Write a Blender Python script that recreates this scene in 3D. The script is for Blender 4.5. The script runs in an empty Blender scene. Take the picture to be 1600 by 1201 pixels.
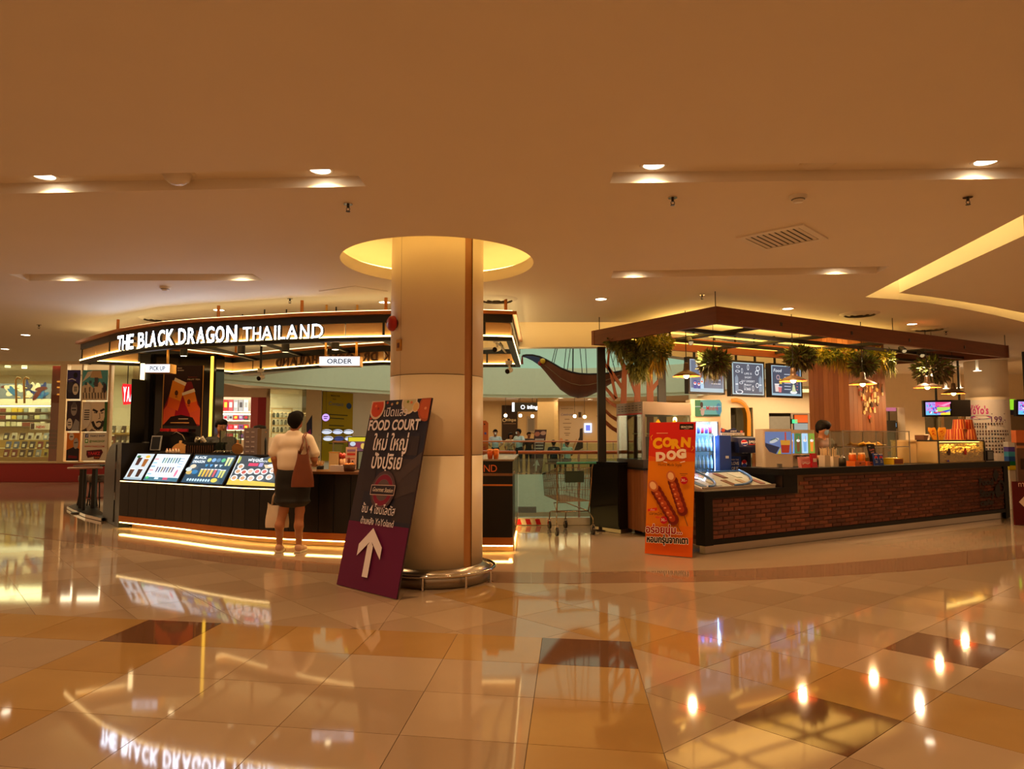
import bpy,math,random
import numpy as np
from mathutils import Vector,Matrix,geometry
V=Vector
PI=math.pi
rnd=random.Random(7)
S=bpy.context.scene
C=S.collection
# camera
EYE=1.432
FPX=1110.0
PITCH=math.atan((685-600.5)/FPX)
cam=bpy.data.cameras.new('camera')
cam.sensor_width=36.0
cam.lens=FPX/1600*36.0
cam.clip_end=300
co=bpy.data.objects.new('camera',cam)
C.objects.link(co)
co.location=(0,0,EYE)
co.rotation_euler=(PI/2+PITCH,0,0)
S.camera=co
# exposure, world, large lights
S.view_settings.view_transform='Standard'
S.view_settings.look='None'
S.view_settings.exposure=0.3
S.view_settings.gamma=1.0
S.view_settings.use_curve_mapping=False
w=bpy.data.worlds.new('mall')
w.use_nodes=True
w.node_tree.nodes['Background'].inputs[0].default_value=(1.0,0.52,0.22,1)
w.node_tree.nodes['Background'].inputs[1].default_value=0.42
S.world=w
S.cycles.sample_clamp_indirect=4.0
S.cycles.max_bounces=8
S.cycles.diffuse_bounces=4
S.cycles.transparent_max_bounces=16
S.cycles.caustics_reflective=False
S.cycles.caustics_refractive=False
WARM=(1.0,0.585,0.245)
GOLD=(1.0,0.62,0.22)
CEIL=3.3
def area(name,loc,target,sx,sy,power,col,shape='RECTANGLE',spread=PI):
 l=bpy.data.lights.new(name,'AREA')
 l.shape=shape
 l.size=sx
 l.size_y=sy
 l.energy=power
 l.color=col
 l.spread=spread
 o=bpy.data.objects.new(name,l)
 C.objects.link(o)
 o.location=loc
 d=V(target)-V(loc)
 o.rotation_euler=d.to_track_quat('-Z','Y').to_euler()
 return o
area('atrium_fill',(1.5,21,11.5),(1.5,21,0),14,12,820,(0.80,1.0,0.86))  # unseen area light added under the roof to light the far gallery
area('book_shop_light',(-17.5,25.3,3.98),(-17.5,25.3,0),10,2.4,480,(1.0,0.86,0.55))
area('toy_shop_light',(-10.6,26.6,3.35),(-10.8,27.2,0),5,1.6,420,(1.0,0.86,0.62))
area('gallery_light',(1.5,31.5,3.05),(1.5,31.5,0),14,3,170,(1.0,0.66,0.32))
area('shop_front_fill',(-16.5,20.0,4.8),(-16.5,20.0,0),10,1.5,60,(1.0,0.72,0.42))  # unseen fill panel added to brighten the dark shop front
area('concourse_light',(9.5,24.0,3.2),(9.5,24.0,0),6,3,240,(1.0,0.72,0.42))
# placing
_c,_s=math.cos(PITCH),math.sin(PITCH)
def ray(px,py):
 u=(px-800)/FPX
 v=(600.5-py)/FPX
 return V((u,_c-v*_s,_s+v*_c))
def Pz(px,py,z):
 d=ray(px,py)
 t=(z-EYE)/d.z
 return V((d.x*t,d.y*t,z))
def G(px,py):
 return Pz(px,py,0.0)
def Py(px,py,y):
 d=ray(px,py)
 t=y/d.y
 return V((d.x*t,y,EYE+d.z*t))
def onseg(a,b,px,py):
 d=ray(px,py)
 ax,ay,bx,by=a[0],a[1],b[0],b[1]
 ex,ey=bx-ax,by-ay
 den=d.x*ey-d.y*ex
 t=(ax*ey-ay*ex)/den
 return V((d.x*t,d.y*t,EYE+d.z*t))
 # materials
MATS={}
def lin(c):
 out=[]
 for x in c[:3]:
  x=x/255.0
  out.append(x/12.92 if x<=0.04045 else((x+0.055)/1.055)**2.4)
 return(*out,1.0)
def M(key,rgb,rough=0.5,metal=0.0,spec=0.5,var=0.06,scale=8.0,kind='noise',stretch=(1,1,1),rgb2=None,bump=0.0):
 if key in MATS:
  return MATS[key]
 m=bpy.data.materials.new(key)
 m.use_nodes=True
 nt=m.node_tree
 b=nt.nodes['Principled BSDF']
 b.inputs['Roughness'].default_value=rough
 b.inputs['Metallic'].default_value=metal
 b.inputs['Specular IOR Level'].default_value=spec
 c1=lin(rgb)
 if var>0 or rgb2:
  tc=nt.nodes.new('ShaderNodeTexCoord')
  mp=nt.nodes.new('ShaderNodeMapping')
  mp.inputs['Scale'].default_value=stretch
  nz=nt.nodes.new('ShaderNodeTexNoise')
  nz.inputs['Scale'].default_value=scale
  nz.inputs['Detail'].default_value=4
  mx=nt.nodes.new('ShaderNodeMix')
  mx.data_type='RGBA'
  c2=lin(rgb2)if rgb2 else tuple(min(1,x*(1+2*var))for x in c1[:3])+(1,)
  ca=c1 if rgb2 else tuple(x*(1-2*var)for x in c1[:3])+(1,)
  mx.inputs[6].default_value=ca
  mx.inputs[7].default_value=c2
  nt.links.new(tc.outputs['Object'],mp.inputs[0])
  nt.links.new(mp.outputs[0],nz.inputs['Vector'])
  nt.links.new(nz.outputs['Fac'],mx.inputs[0])
  nt.links.new(mx.outputs[2],b.inputs['Base Color'])
  if bump:
   bp=nt.nodes.new('ShaderNodeBump')
   bp.inputs['Strength'].default_value=bump
   bp.inputs['Distance'].default_value=0.01
   nt.links.new(nz.outputs['Fac'],bp.inputs['Height'])
   nt.links.new(bp.outputs[0],b.inputs['Normal'])
 else:
  b.inputs['Base Color'].default_value=c1
 MATS[key]=m
 return m
def E(rgb,st=1.0):
 key='glow_%d_%d_%d_%.2f'%(*rgb,st)
 if key in MATS:
  return MATS[key]
 m=bpy.data.materials.new(key)
 m.use_nodes=True
 b=m.node_tree.nodes['Principled BSDF']
 b.inputs['Base Color'].default_value=(0.02,0.02,0.02,1)
 b.inputs['Roughness'].default_value=0.35
 b.inputs['Emission Color'].default_value=lin(rgb)
 b.inputs['Emission Strength'].default_value=st
 MATS[key]=m
 return m
def INK(rgb,rough=0.45):
 return M('ink_%d_%d_%d'%tuple(rgb),rgb,rough,spec=0.2,var=0)
def GLASS(key='clear_glass',tint=(235,245,238),refl=0.10,haze=0.0):
 if key in MATS:
  return MATS[key]
 m=bpy.data.materials.new(key)
 m.use_nodes=True
 nt=m.node_tree
 nt.nodes.remove(nt.nodes['Principled BSDF'])
 out=nt.nodes['Material Output']
 tr=nt.nodes.new('ShaderNodeBsdfTransparent')
 tr.inputs[0].default_value=lin(tint)
 gl=nt.nodes.new('ShaderNodeBsdfGlossy')
 gl.inputs['Roughness'].default_value=0.02
 fr=nt.nodes.new('ShaderNodeLayerWeight')
 fr.inputs[0].default_value=0.25
 ma=nt.nodes.new('ShaderNodeMath')
 ma.operation='MULTIPLY_ADD'
 ma.inputs[1].default_value=0.5
 ma.inputs[2].default_value=refl*0.5
 nt.links.new(fr.outputs['Fresnel'],ma.inputs[0])
 mx=nt.nodes.new('ShaderNodeMixShader')
 nt.links.new(ma.outputs[0],mx.inputs[0])
 nt.links.new(tr.outputs[0],mx.inputs[1])
 nt.links.new(gl.outputs[0],mx.inputs[2])
 nt.links.new(mx.outputs[0],out.inputs[0])
 MATS[key]=m
 return m
 # mesh builder
class MB:
 def __init__(s):
  s.v=[];s.f=[];s.mi=[];s.sm=[];s.mats=[];s.cur=0
 def use(s,m):
  if m in s.mats:
   s.cur=s.mats.index(m)
  else:
   s.mats.append(m)
   s.cur=len(s.mats)-1
  return s
 def add(s,vs,fs,smooth=False):
  n=len(s.v)
  s.v.extend([tuple(p)for p in vs])
  for f in fs:
   s.f.append(tuple(i+n for i in f))
   s.mi.append(s.cur)
   s.sm.append(smooth)
  return s
 def obox(s,o,a,b,c):
  o,a,b,c=V(o),V(a),V(b),V(c)
  if a.cross(b).dot(c)<0:
   o,a=o+a,-a
  p=[o,o+a,o+a+b,o+b,o+c,o+a+c,o+a+b+c,o+b+c]
  return s.add(p,[(0,3,2,1),(4,5,6,7),(0,1,5,4),(1,2,6,5),(2,3,7,6),(3,0,4,7)])
 def box(s,x0,y0,z0,x1,y1,z1):
  return s.obox((x0,y0,z0),(x1-x0,0,0),(0,y1-y0,0),(0,0,z1-z0))
 def cbox(s,c,sx,sy,sz,yaw=0.0):
  a=V((math.cos(yaw),math.sin(yaw),0));b=V((-a.y,a.x,0));z=V((0,0,1))
  return s.obox(V(c)-a*sx/2-b*sy/2-z*sz/2,a*sx,b*sy,z*sz)
 def rbox(s,c,sx,sy,sz,yaw=0.0,r=0.02,n=3):
  a=V((math.cos(yaw),math.sin(yaw),0));b=V((-a.y,a.x,0));c=V(c)
  ring=[]
  for(qx,qy,t0)in((1,1,0),(-1,1,PI/2),(-1,-1,PI),(1,-1,1.5*PI)):
   for k in range(n+1):
    t=t0+k*PI/2/n
    ring.append((qx*(sx/2-r)+r*math.cos(t),qy*(sy/2-r)+r*math.sin(t)))
  lo=[c+a*x+b*y-V((0,0,sz/2))for x,y in ring]
  return s.prism(lo,V((0,0,sz)))
 def prism(s,poly,ext,smooth=False):
  poly=[V(p)for p in poly];ext=V(ext);n=len(poly)
  nor=V((0,0,0))
  for i in range(n):
   nor+=poly[i].cross(poly[(i+1)%n])
  if nor.dot(ext)<0:
   poly.reverse()
  s.add(poly+[p+ext for p in poly],[tuple(range(n-1,-1,-1)),tuple(range(n,2*n))]+[(i,(i+1)%n,n+(i+1)%n,n+i)for i in range(n)],smooth)
  return s
 def cyl(s,p0,p1,r0,r1=None,n=12,caps=True,smooth=True):
  r1=r0 if r1 is None else r1
  p0,p1=V(p0),V(p1)
  d=(p1-p0).normalized()
  u=d.orthogonal().normalized();v=d.cross(u)
  vs=[]
  for p,r in((p0,r0),(p1,r1)):
   for k in range(n):
    t=2*PI*k/n
    vs.append(p+u*(r*math.cos(t))+v*(r*math.sin(t)))
  s.add(vs,[(k,(k+1)%n,n+(k+1)%n,n+k)for k in range(n)],smooth)
  if caps:
   s.add(vs[:n],[tuple(range(n-1,-1,-1))]);s.add(vs[n:],[tuple(range(n))])
  return s
 def tube(s,pts,r,n=6,closed=False):
  pts=[V(p)for p in pts];m=len(pts);vs=[]
  u=None
  for i,p in enumerate(pts):
   a=pts[i-1]if(i or closed)else p
   b=pts[(i+1)%m]if(i<m-1 or closed)else p
   d=(b-a).normalized()
   if u is None:
    u=d.orthogonal().normalized()
   else:
    u=(u-d*u.dot(d)).normalized()
   w_=d.cross(u)
   rr=r[i]if isinstance(r,(list,tuple))else r
   for k in range(n):
    t=2*PI*k/n
    vs.append(p+u*(rr*math.cos(t))+w_*(rr*math.sin(t)))
  fs=[]
  for i in range(m if closed else m-1):
   j=(i+1)%m
   for k in range(n):
    fs.append((i*n+k,i*n+(k+1)%n,j*n+(k+1)%n,j*n+k))
  if not closed:
   fs.append(tuple(range(n-1,-1,-1)));fs.append(tuple((m-1)*n+k for k in range(n)))
  return s.add(vs,fs,True)
 def lathe(s,prof,c=(0,0,0),n=24,t0=0.0,t1=2*PI,smooth=True):
  c=V(c);full=abs(t1-t0-2*PI)<1e-6;cols=n if full else n+1;vs=[]
  for k in range(cols):
   t=t0+(t1-t0)*k/n
   for r,z in prof:
    vs.append(c+V((r*math.cos(t),r*math.sin(t),z)))
  m=len(prof);fs=[]
  for k in range(n):
   k2=(k+1)%cols
   for i in range(m-1):
    fs.append((k*m+i,k2*m+i,k2*m+i+1,k*m+i+1))
  return s.add(vs,fs,smooth)
 def ell(s,c,r,nu=12,nv=8,rot=None):
  c=V(c);vs=[];fs=[]
  for j in range(nv+1):
   ph=-PI/2+PI*j/nv
   for i in range(nu):
    t=2*PI*i/nu
    p=V((r[0]*math.cos(ph)*math.cos(t),r[1]*math.cos(ph)*math.sin(t),r[2]*math.sin(ph)))
    vs.append(c+(rot@p if rot else p))
  for j in range(nv):
   for i in range(nu):
    fs.append((j*nu+i,j*nu+(i+1)%nu,(j+1)*nu+(i+1)%nu,(j+1)*nu+i))
  return s.add(vs,fs,True)
 def quad(s,a,b,c,d):
  return s.add([a,b,c,d],[(0,1,2,3)])
 def mesh(s,name):
  me=bpy.data.meshes.new(name)
  me.from_pydata(s.v,[],s.f)
  for m in s.mats:
   me.materials.append(m)
  if s.f:
   me.polygons.foreach_set('material_index',s.mi)
   me.polygons.foreach_set('use_smooth',s.sm)
  me.update()
  return me
 def build(s,name,mat=None,parent=None,local=False):
  if mat is not None and not s.mats:
   s.mats.append(mat)
  return put(name,s.mesh(name),parent,local)
def put(name,me,parent=None,local=False):
 o=bpy.data.objects.new(name,me)
 C.objects.link(o)
 if parent is not None:
  o.parent=parent
  if parent.type=='EMPTY' and not local:
   o.matrix_parent_inverse=(Matrix.Translation(parent.location)@Matrix.Rotation(parent.rotation_euler.z,4,'Z')).inverted()
 return o
def tag(o,label=None,cat=None,group=None,kind=None):
 if label:o['label']=label
 if cat:o['category']=cat
 if group:o['group']=group
 if kind:o['kind']=kind
 return o
def thing(name,label,cat,loc=(0,0,0),rz=0.0,group=None):
 o=bpy.data.objects.new(name,None)
 C.objects.link(o)
 o.empty_display_size=0.1
 o.location=loc
 o.rotation_euler=(0,0,rz)
 return tag(o,label,cat,group)
def struct(name,mb,mat=None,label=None,parent=None):
 o=mb.build(name,mat,parent)
 if parent is None:
  tag(o,label,None,None,'structure')
 return o
def dup(root,loc,rz=None,label=None,group=None):
 r=root.copy();C.objects.link(r);r.location=loc
 if rz is not None:r.rotation_euler=(0,0,rz)
 if label:r['label']=label
 if group:r['group']=group
 for ch in list(root.children):
  c=ch.copy();C.objects.link(c);c.parent=r
  for g in list(ch.children):
   d=g.copy();C.objects.link(d);d.parent=c
 return r
 # lettering and flat print
_T={}
def glyphs(txt,bold=0.0,ext=0.0):
 k=(txt,bold,ext)
 if k not in _T:
  cu=bpy.data.curves.new('lettering','FONT')
  cu.body=txt;cu.size=1;cu.offset=bold;cu.extrude=ext;cu.resolution_u=3
  ob=bpy.data.objects.new('lettering',cu)
  me=bpy.data.meshes.new_from_object(ob)
  vs=[v.co.copy()for v in me.vertices]
  fs=[tuple(p.vertices)for p in me.polygons]
  bpy.data.objects.remove(ob);bpy.data.curves.remove(cu);bpy.data.meshes.remove(me)
  _T[k]=(vs,fs)
 return _T[k]
class F:
 def __init__(s,o,u,v):
  s.o=V(o);s.u=V(u).normalized();s.v=V(v).normalized();s.n=s.u.cross(s.v).normalized()
 def at(s,a,b,c=0.0):
  return s.o+s.u*a+s.v*b+s.n*c
def frame_of(tl,tr,bl):
 tl,tr,bl=V(tl),V(tr),V(bl)
 return F(bl,tr-tl,tl-bl),(tr-tl).length,(tl-bl).length
class Print:
 def __init__(s,fr,glow=None,off=0.002,step=0.0006):
  s.f=fr;s.mb=MB();s.glow=glow;s.h=off;s.step=step
 def col(s,rgb):
  s.mb.use(E(rgb,s.glow)if s.glow else INK(rgb));s.h+=s.step
 def poly(s,pts,rgb):
  s.col(rgb)
  ar=sum(pts[i][0]*pts[(i+1)%len(pts)][1]-pts[(i+1)%len(pts)][0]*pts[i][1]for i in range(len(pts)))
  if ar<0:pts=pts[::-1]
  s.mb.add([s.f.at(a,b,s.h)for a,b in pts],[tuple(range(len(pts)))])
  return s
 def rect(s,a,b,w_,h,rgb):
  return s.poly([(a,b),(a+w_,b),(a+w_,b+h),(a,b+h)],rgb)
 def ell(s,a,b,rx,ry,rgb,n=18,rot=0.0):
  c_,s_=math.cos(rot),math.sin(rot)
  pts=[]
  for k in range(n):
   x,y=rx*math.cos(2*PI*k/n),ry*math.sin(2*PI*k/n)
   pts.append((a+x*c_-y*s_,b+x*s_+y*c_))
  return s.poly(pts,rgb)
 def ring(s,a,b,r,t,rgb,n=28,sy=1.0):
  s.col(rgb)
  vs=[]
  for k in range(n):
   c_,s_=math.cos(2*PI*k/n),math.sin(2*PI*k/n)
   vs+=[s.f.at(a+(r-t)*c_,b+(r-t)*s_*sy,s.h),s.f.at(a+r*c_,b+r*s_*sy,s.h)]
  s.mb.add(vs,[(2*k,2*k+1,(2*k+3)%(2*n),(2*k+2)%(2*n))for k in range(n)])
  return s
 def line(s,pts,w_,rgb):
  for(a,b),(c_,d)in zip(pts,pts[1:]):
   L=math.hypot(c_-a,d-b)or 1e-6
   x,y=-(d-b)/L*w_/2,(c_-a)/L*w_/2
   s.poly([(a+x,b+y),(a-x,b-y),(c_-x,d-y),(c_+x,d+y)],rgb);s.h-=s.step
  s.h+=s.step
  return s
 def text(s,txt,a,b,size,rgb,bold=0.0,al='C',width=None,shear=0.0,rot=0.0,sx=1.0):
  vs,fs=glyphs(txt,bold)
  if not vs:return s
  x0=min(v.x for v in vs);x1=max(v.x for v in vs)
  k=size*sx
  if width:k=width/(x1-x0)
  org={'C':(x0+x1)/2,'L':x0,'R':x1}[al]
  s.col(rgb)
  c_,s_=math.cos(rot),math.sin(rot)
  out=[]
  for v in vs:
   x,y=(v.x-org)*k+v.y*size*shear,v.y*size
   out.append(s.f.at(a+x*c_-y*s_,b+x*s_+y*c_,s.h))
  s.mb.add(out,fs)
  return s
 def done(s,name,parent):
  return s.mb.build(name,None,parent)
def panel(name,fr,w_,h,t,mat,parent):
 mb=MB().obox(fr.at(0,0,-t),fr.u*w_,fr.v*h,fr.n*t)
 return mb.build(name,mat,parent)
def letter(ch,fr,a,b,h,width,depth,face,side,parent,bold=0.0,name='letter',shear=0.0):
 vs,fs=glyphs(ch,bold,0.5)
 x0=min(v.x for v in vs);x1=max(v.x for v in vs);y0=min(v.y for v in vs);y1=max(v.y for v in vs)
 kx=width/(x1-x0);ky=h/(y1-y0)
 mb=MB()
 pts=[fr.at(a+(v.x-x0)*kx+shear*(v.y-y0)*ky,b+(v.y-y0)*ky,(v.z+0.5)*depth)for v in vs]
 mb.use(face).use(side)
 mb.add(pts,fs)
 for i,f in enumerate(mb.f):
  if all(vs[j].z>0.4 for j in f):mb.mi[i]=0
 return mb.build(name,None,parent)
 # the setting: materials
CREAM=[M('cream_tile_%d'%k,c,0.05,spec=0.36,var=0.03,scale=3)for k,c in enumerate(((172,148,124),(166,142,118),(177,154,130)))]
TAN=[M('tan_tile_%d'%k,c,0.05,spec=0.36,var=0.05,scale=3)for k,c in enumerate(((174,140,90),(168,132,82)))]
DARK=M('brown_tile',(110,76,54),0.05,var=0.06,scale=3)
RING=M('walnut_tile',(150,118,96),0.08,var=0.06,scale=2)
GROUT=M('grout',(92,70,50),0.7)
PLASTER=M('ceiling_paint',(236,226,210),0.75,var=0.015,scale=1.5)
WHITE=M('white_paint',(232,224,210),0.6,var=0.02,scale=2)
BLACK=M('black_laminate',(17,14,13),0.35,spec=0.3,var=0.05)
BLACKM=M('black_metal',(24,22,21),0.4,spec=0.5,var=0.05)
COPPER=M('copper_sheet',(196,122,62),0.28,metal=0.9,var=0.05,scale=3)
BRASS=M('brass_sheet',(212,160,84),0.3,metal=0.9,var=0.05,scale=3)
STEEL=M('brushed_steel',(170,160,150),0.28,metal=1.0,var=0.05,scale=40,stretch=(1,1,12))
CHROME=M('chrome',(215,210,205),0.1,metal=1.0,var=0)
GREYP=M('grey_plastic',(120,116,112),0.45)
DKGREY=M('dark_grey_plastic',(58,55,54),0.45)
WPLAST=M('white_plastic',(228,220,208),0.35)
WOOD=M('orange_wood',(150,84,42),0.45,rgb2=(112,58,28),scale=5,stretch=(6,6,0.6),var=0.05)
WOODB=M('beam_wood',(128,68,38),0.45,rgb2=(94,47,26),scale=4,stretch=(0.8,0.8,9),var=0.05)
PLANKS=[M('plank_wood_%d'%k,c,0.5,rgb2=c2,scale=5,stretch=(7,7,0.7),var=0.05)for k,(c,c2)in enumerate((((152,94,54),(122,72,40)),((140,84,46),(112,64,34)),((162,104,60),(134,80,46))))]
REDP=M('red_panel',(150,22,26),0.35,var=0.04)
GLS=GLASS()
LED=E((255,214,140),5.0)
LEDW=E((255,236,200),4.0)
# floor: a screed with the tiles laid on it
fl=MB()
FLOORPOLY=[(-24,-5),(24,-5),(24,27),(7.6,27),(7.6,14.5),(3.2,12.15),(0.1,12.1),(-1.2,12.9),(-1.6,14.9),(-6.0,16.6),(-8.5,19.5),(-9.2,24),(-9.2,34),(-24,34)]
tri=geometry.tessellate_polygon([[V((x,y,0))for x,y in FLOORPOLY]])
fl.use(M('polished_floor',(174,150,126),0.06,var=0.03,scale=1.2))
fv=[(x,y,-0.004)for x,y in FLOORPOLY]
for t in tri:
 a,b,c=(V(fv[i])for i in t)
 fl.add(fv,[t if(b-a).cross(c-a).z>0 else t[::-1]])
n=len(FLOORPOLY)
fl.add(fv+[(x,y,-0.45)for x,y in FLOORPOLY],[(i,n+i,n+(i+1)%n,(i+1)%n)for i in range(n)])
fl.use(GROUT)
fl.box(-4.6,1.75,-0.02,4.4,6.6,-0.0035)
floor=struct('floor',fl,None,'polished cream tiled mall floor')
def clip(poly,a,b,c):
 out=[]
 for i in range(len(poly)):
  p,q=poly[i],poly[(i+1)%len(poly)]
  dp,dq=a*p[0]+b*p[1]-c,a*q[0]+b*q[1]-c
  if dp<=0:out.append(p)
  if dp*dq<0:
   t=dp/(dp-dq)
   out.append((p[0]+(q[0]-p[0])*t,p[1]+(q[1]-p[1])*t))
 return out
def shrink(poly,g):
 cx=sum(p[0]for p in poly)/len(poly);cy=sum(p[1]for p in poly)/len(poly)
 out=[]
 for x,y in poly:
  d=math.hypot(x-cx,y-cy)or 1
  out.append((x-(x-cx)/d*g,y-(y-cy)/d*g))
 return out
def seen(poly,mg=1.5):
 for x,y in poly:
  if y>1.6 and abs(x)<y*0.725+mg:return True
 return False
TILES={}
def tile(poly,mat,z=0.0,name='floor_tile'):
 if len(poly)<3 or not seen(poly):return
 ar=abs(sum(poly[i][0]*poly[(i+1)%len(poly)][1]-poly[(i+1)%len(poly)][0]*poly[i][1]for i in range(len(poly))))/2
 if ar<0.004:return
 p=shrink(poly,0.0028)
 MB().prism([(x,y,z-0.008)for x,y in p],(0,0,0.008)).build(name,mat,floor)
A0,A1,A2=V((0.2193,5.2539)),V((0.6201,-0.1011)),V((0.0487,0.5973))
def ga(i,j):return tuple(A0+A1*i+A2*j)
for i in range(-8,1):
 for j in range(-6,0):
  if i==-5 and j==-1 or i==0 and j==-1:m=DARK
  elif j==-1 or i==0 or i==-5:m=TAN[(i*3+j*5)%2]
  else:m=CREAM[(i*7+j*4)%3]
  tile([ga(i,j),ga(i+1,j),ga(i+1,j+1),ga(i,j+1)],m)
na=V((-A1.y,A1.x)).normalized();ca=na.dot(A0)
nb=V((A2.y,-A2.x)).normalized();cb=nb.dot(A0+A1)
inner=[G(*p).to_2d()for p in((-60,803),(0,812),(100,828),(200,843),(300,858),(400,868),(530,881),(680,889),(830,894),(1000,892),(1180,888),(1400,872),(1600,850),(1680,841))]
outer=[G(*p).to_2d()for p in((-60,824),(0,833),(100,845),(200,858),(300,873),(400,885),(530,897),(680,906),(830,911),(1000,910),(1180,906),(1400,893),(1600,872),(1680,862))]
def spl(pts,k=4):
 out=[]
 for i in range(len(pts)-1):
  p0=pts[max(i-1,0)];p1=pts[i];p2=pts[i+1];p3=pts[min(i+2,len(pts)-1)]
  for q in range(k):
   t=q/k
   out.append(0.5*((2*p1)+(p2-p0)*t+(2*p0-5*p1+4*p2-p3)*t*t+(3*p1-p0-3*p2+p3)*t**3))
 return out+[pts[-1]]
si,so=spl(inner),spl(outer)
for k in range(0,len(si)-2,2):
 tile([tuple(so[k]),tuple(so[k+1]),tuple(so[k+2]),tuple(si[k+2]),tuple(si[k+1]),tuple(si[k])],RING,0.0015)
def ring_y(x):
 for p,q in zip(so,so[1:]):
  if p.x<=x<=q.x:return p.y+(q.y-p.y)*(x-p.x)/(q.x-p.x)
 return 7.0
def slant(o,e1,e2,ri,rj,side,pat):
 for i in ri:
  for j in rj:
   p=[tuple(o+e1*(i+a)+e2*(j+b))for a,b in((0,0),(1,0),(1,1),(0,1))]
   cx=sum(q[0]for q in p)/4;cy=sum(q[1]for q in p)/4
   if cy>ring_y(cx)+0.3:continue
   if side>0:
    p=clip(p,-1,0,1.0)
    if cx<1.6 and cy<5.6:
     q1=clip(p,-nb.x,-nb.y,-cb)
     q2=clip(clip(p,nb.x,nb.y,cb),-na.x,-na.y,-ca)
     for q in(q1,q2):tile(q,pat(i,j),-0.0008)
     continue
   else:
    p=clip(clip(p,1,0,-1.0),-na.x,-na.y,-ca)
   tile(p,pat(i,j),-0.0008)
def patc(i,j):
 if(i,j)==(-1,-1)or(i,j)==(-1,2):return DARK
 if j==0:return TAN[i%2]
 return CREAM[(i*5+j*7)%3]
slant(V((1.987,3.7378)),V((0.3884,-0.4213)),V((0.4709,0.4125)),range(-7,6),range(-6,7),1,patc)
slant(V((-3.66,6.58)),V((0.387,-0.458)),V((0.46,0.386)),range(-9,7),range(-6,7),-1,lambda i,j:CREAM[(i*5+j*7)%3])
# ceiling with slots, cove and recess
COLX,COLY,COLR=-0.79,7.45,0.485
def far_slot(pa,pb,w_=0.34):
 a,b=Pz(*pa,CEIL),Pz(*pb,CEIL)
 d=(b-a).normalized();nrm=V((d.y,-d.x,0))
 return[a+nrm*w_,b+nrm*w_,b,a]
SLOTS=[far_slot((-70,304),(572,291)),far_slot((953,286),(1690,278)),far_slot((45,438.5),(411,438)),far_slot((955,434),(1370,427))]
rec_out=[Pz(1352,464,CEIL)]
for px,py in((1405,468),(1450,473),(1500,481),(1550,491),(1600,503),(1680,527)):rec_out.append(Pz(px,py,CEIL))
rec_out+=[V((15.5,13.0,CEIL)),V((15.5,3.0,CEIL)),Pz(1700,283,CEIL)]
cc=Pz(683.5,406,CEIL);CR=1.02
cc=V((COLX,COLY+0.02,CEIL))
circ=[cc+V((CR*math.cos(2*PI*k/64),CR*math.sin(2*PI*k/64),0))for k in range(64)]
EDGE=[(-24,17.0),(-7.0,17.0),(-4.5,14.6),(-1.6,12.0),(-0.6,11.45),(0.2,11.33),(2.45,11.33),(3.1,12.5),(5.2,14.6),(7.3,16.0),(7.6,27)]
cpoly=[V((x,y,CEIL))for x,y in[(24,27),(24,-5),(-24,-5)]+EDGE]
loops=[cpoly,circ,rec_out]+SLOTS
tri=geometry.tessellate_polygon(loops)
flat=[p for l in loops for p in l]
ce=MB().use(PLASTER)
for t in tri:
 a,b,c=(flat[i]for i in t)
 ce.add([a,b,c],[(0,1,2)if(b-a).cross(c-a).z<0 else(0,2,1)])
ceiling=struct('ceiling',ce,None,'cream plaster mall ceiling with lit recesses')
for k,q in enumerate(SLOTS):
 mb=MB().use(PLASTER)
 up=V((0,0,0.08));e=V((0,0,0))
 t_=0.02
 for i in range(4):
  a,b=q[i],q[(i+1)%4]
  mb.quad(a,b,b+up,a+up)
 mb.quad(q[0]+up,q[1]+up,q[2]+up,q[3]+up)
 mb.build('ceiling_slot',None,ceiling)
mb=MB().use(PLASTER)
mb.lathe([(CR,0.0),(CR,0.13),(CR+0.28,0.13),(CR+0.28,0.46),(COLR-0.02,0.52)],cc,64)
mb.build('cove_ring',None,ceiling)
mb=MB().use(E((255,205,110),7.0))
mb.lathe([(CR+0.10,0.145),(CR+0.16,0.145),(CR+0.16,0.17),(CR+0.10,0.17),(CR+0.10,0.145)],cc,64)
mb.build('cove_light',None,ceiling)
up=V((0,0,0.50))
mb=MB().use(PLASTER)
nr=len(rec_out)
for i in range(nr):
 mb.quad(rec_out[i],rec_out[(i+1)%nr],rec_out[(i+1)%nr]+up,rec_out[i]+up)
mb.add([p+up for p in rec_out],[tuple(range(nr))])
mb.build('recess',None,ceiling)
zi=CEIL+0.05
isl=[Pz(1405,457.5,zi)]
for px,py in((1450,463),(1500,470.5),(1550,479),(1600,489),(1680,510)):isl.append(Pz(px,py,zi))
isl+=[V((15.0,12.6,zi)),V((15.0,5.2,zi)),Pz(1600,368,zi)]
MB().use(PLASTER).prism(isl,(0,0,0.20)).build('recess_panel',None,ceiling)
ls=MB().use(E((255,214,130),8.5))
def strip_along(mb,pts,inset,z,wd=0.04):
 pts=[V(p)for p in pts]
 for a,b in zip(pts,pts[1:]):
  d=(b-a).normalized();nn=V((-d.y,d.x,0))
  mb.obox(V((a.x,a.y,z))+nn*inset,b-a,nn*wd,V((0,0,0.03)))
cen=V((9,8.5,0))
strip_along(ls,rec_out[:7],-0.07,CEIL+0.33)
strip_along(ls,[rec_out[0],rec_out[-1]],0.10,CEIL+0.30)
ls.build('recess_light',None,ceiling)
def offs(pts,d):
 out=[]
 for i,p in enumerate(pts):
  a=V(pts[max(i-1,0)]);b=V(pts[min(i+1,len(pts)-1)])
  t=(b-a).normalized();nn=V((-t.y,t.x))
  out.append(V(p)+nn*d)
 return out
ee=[V(p)for p in EDGE[1:]]
eo=offs(ee,0.55)
mb=MB().use(PLASTER)
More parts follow.
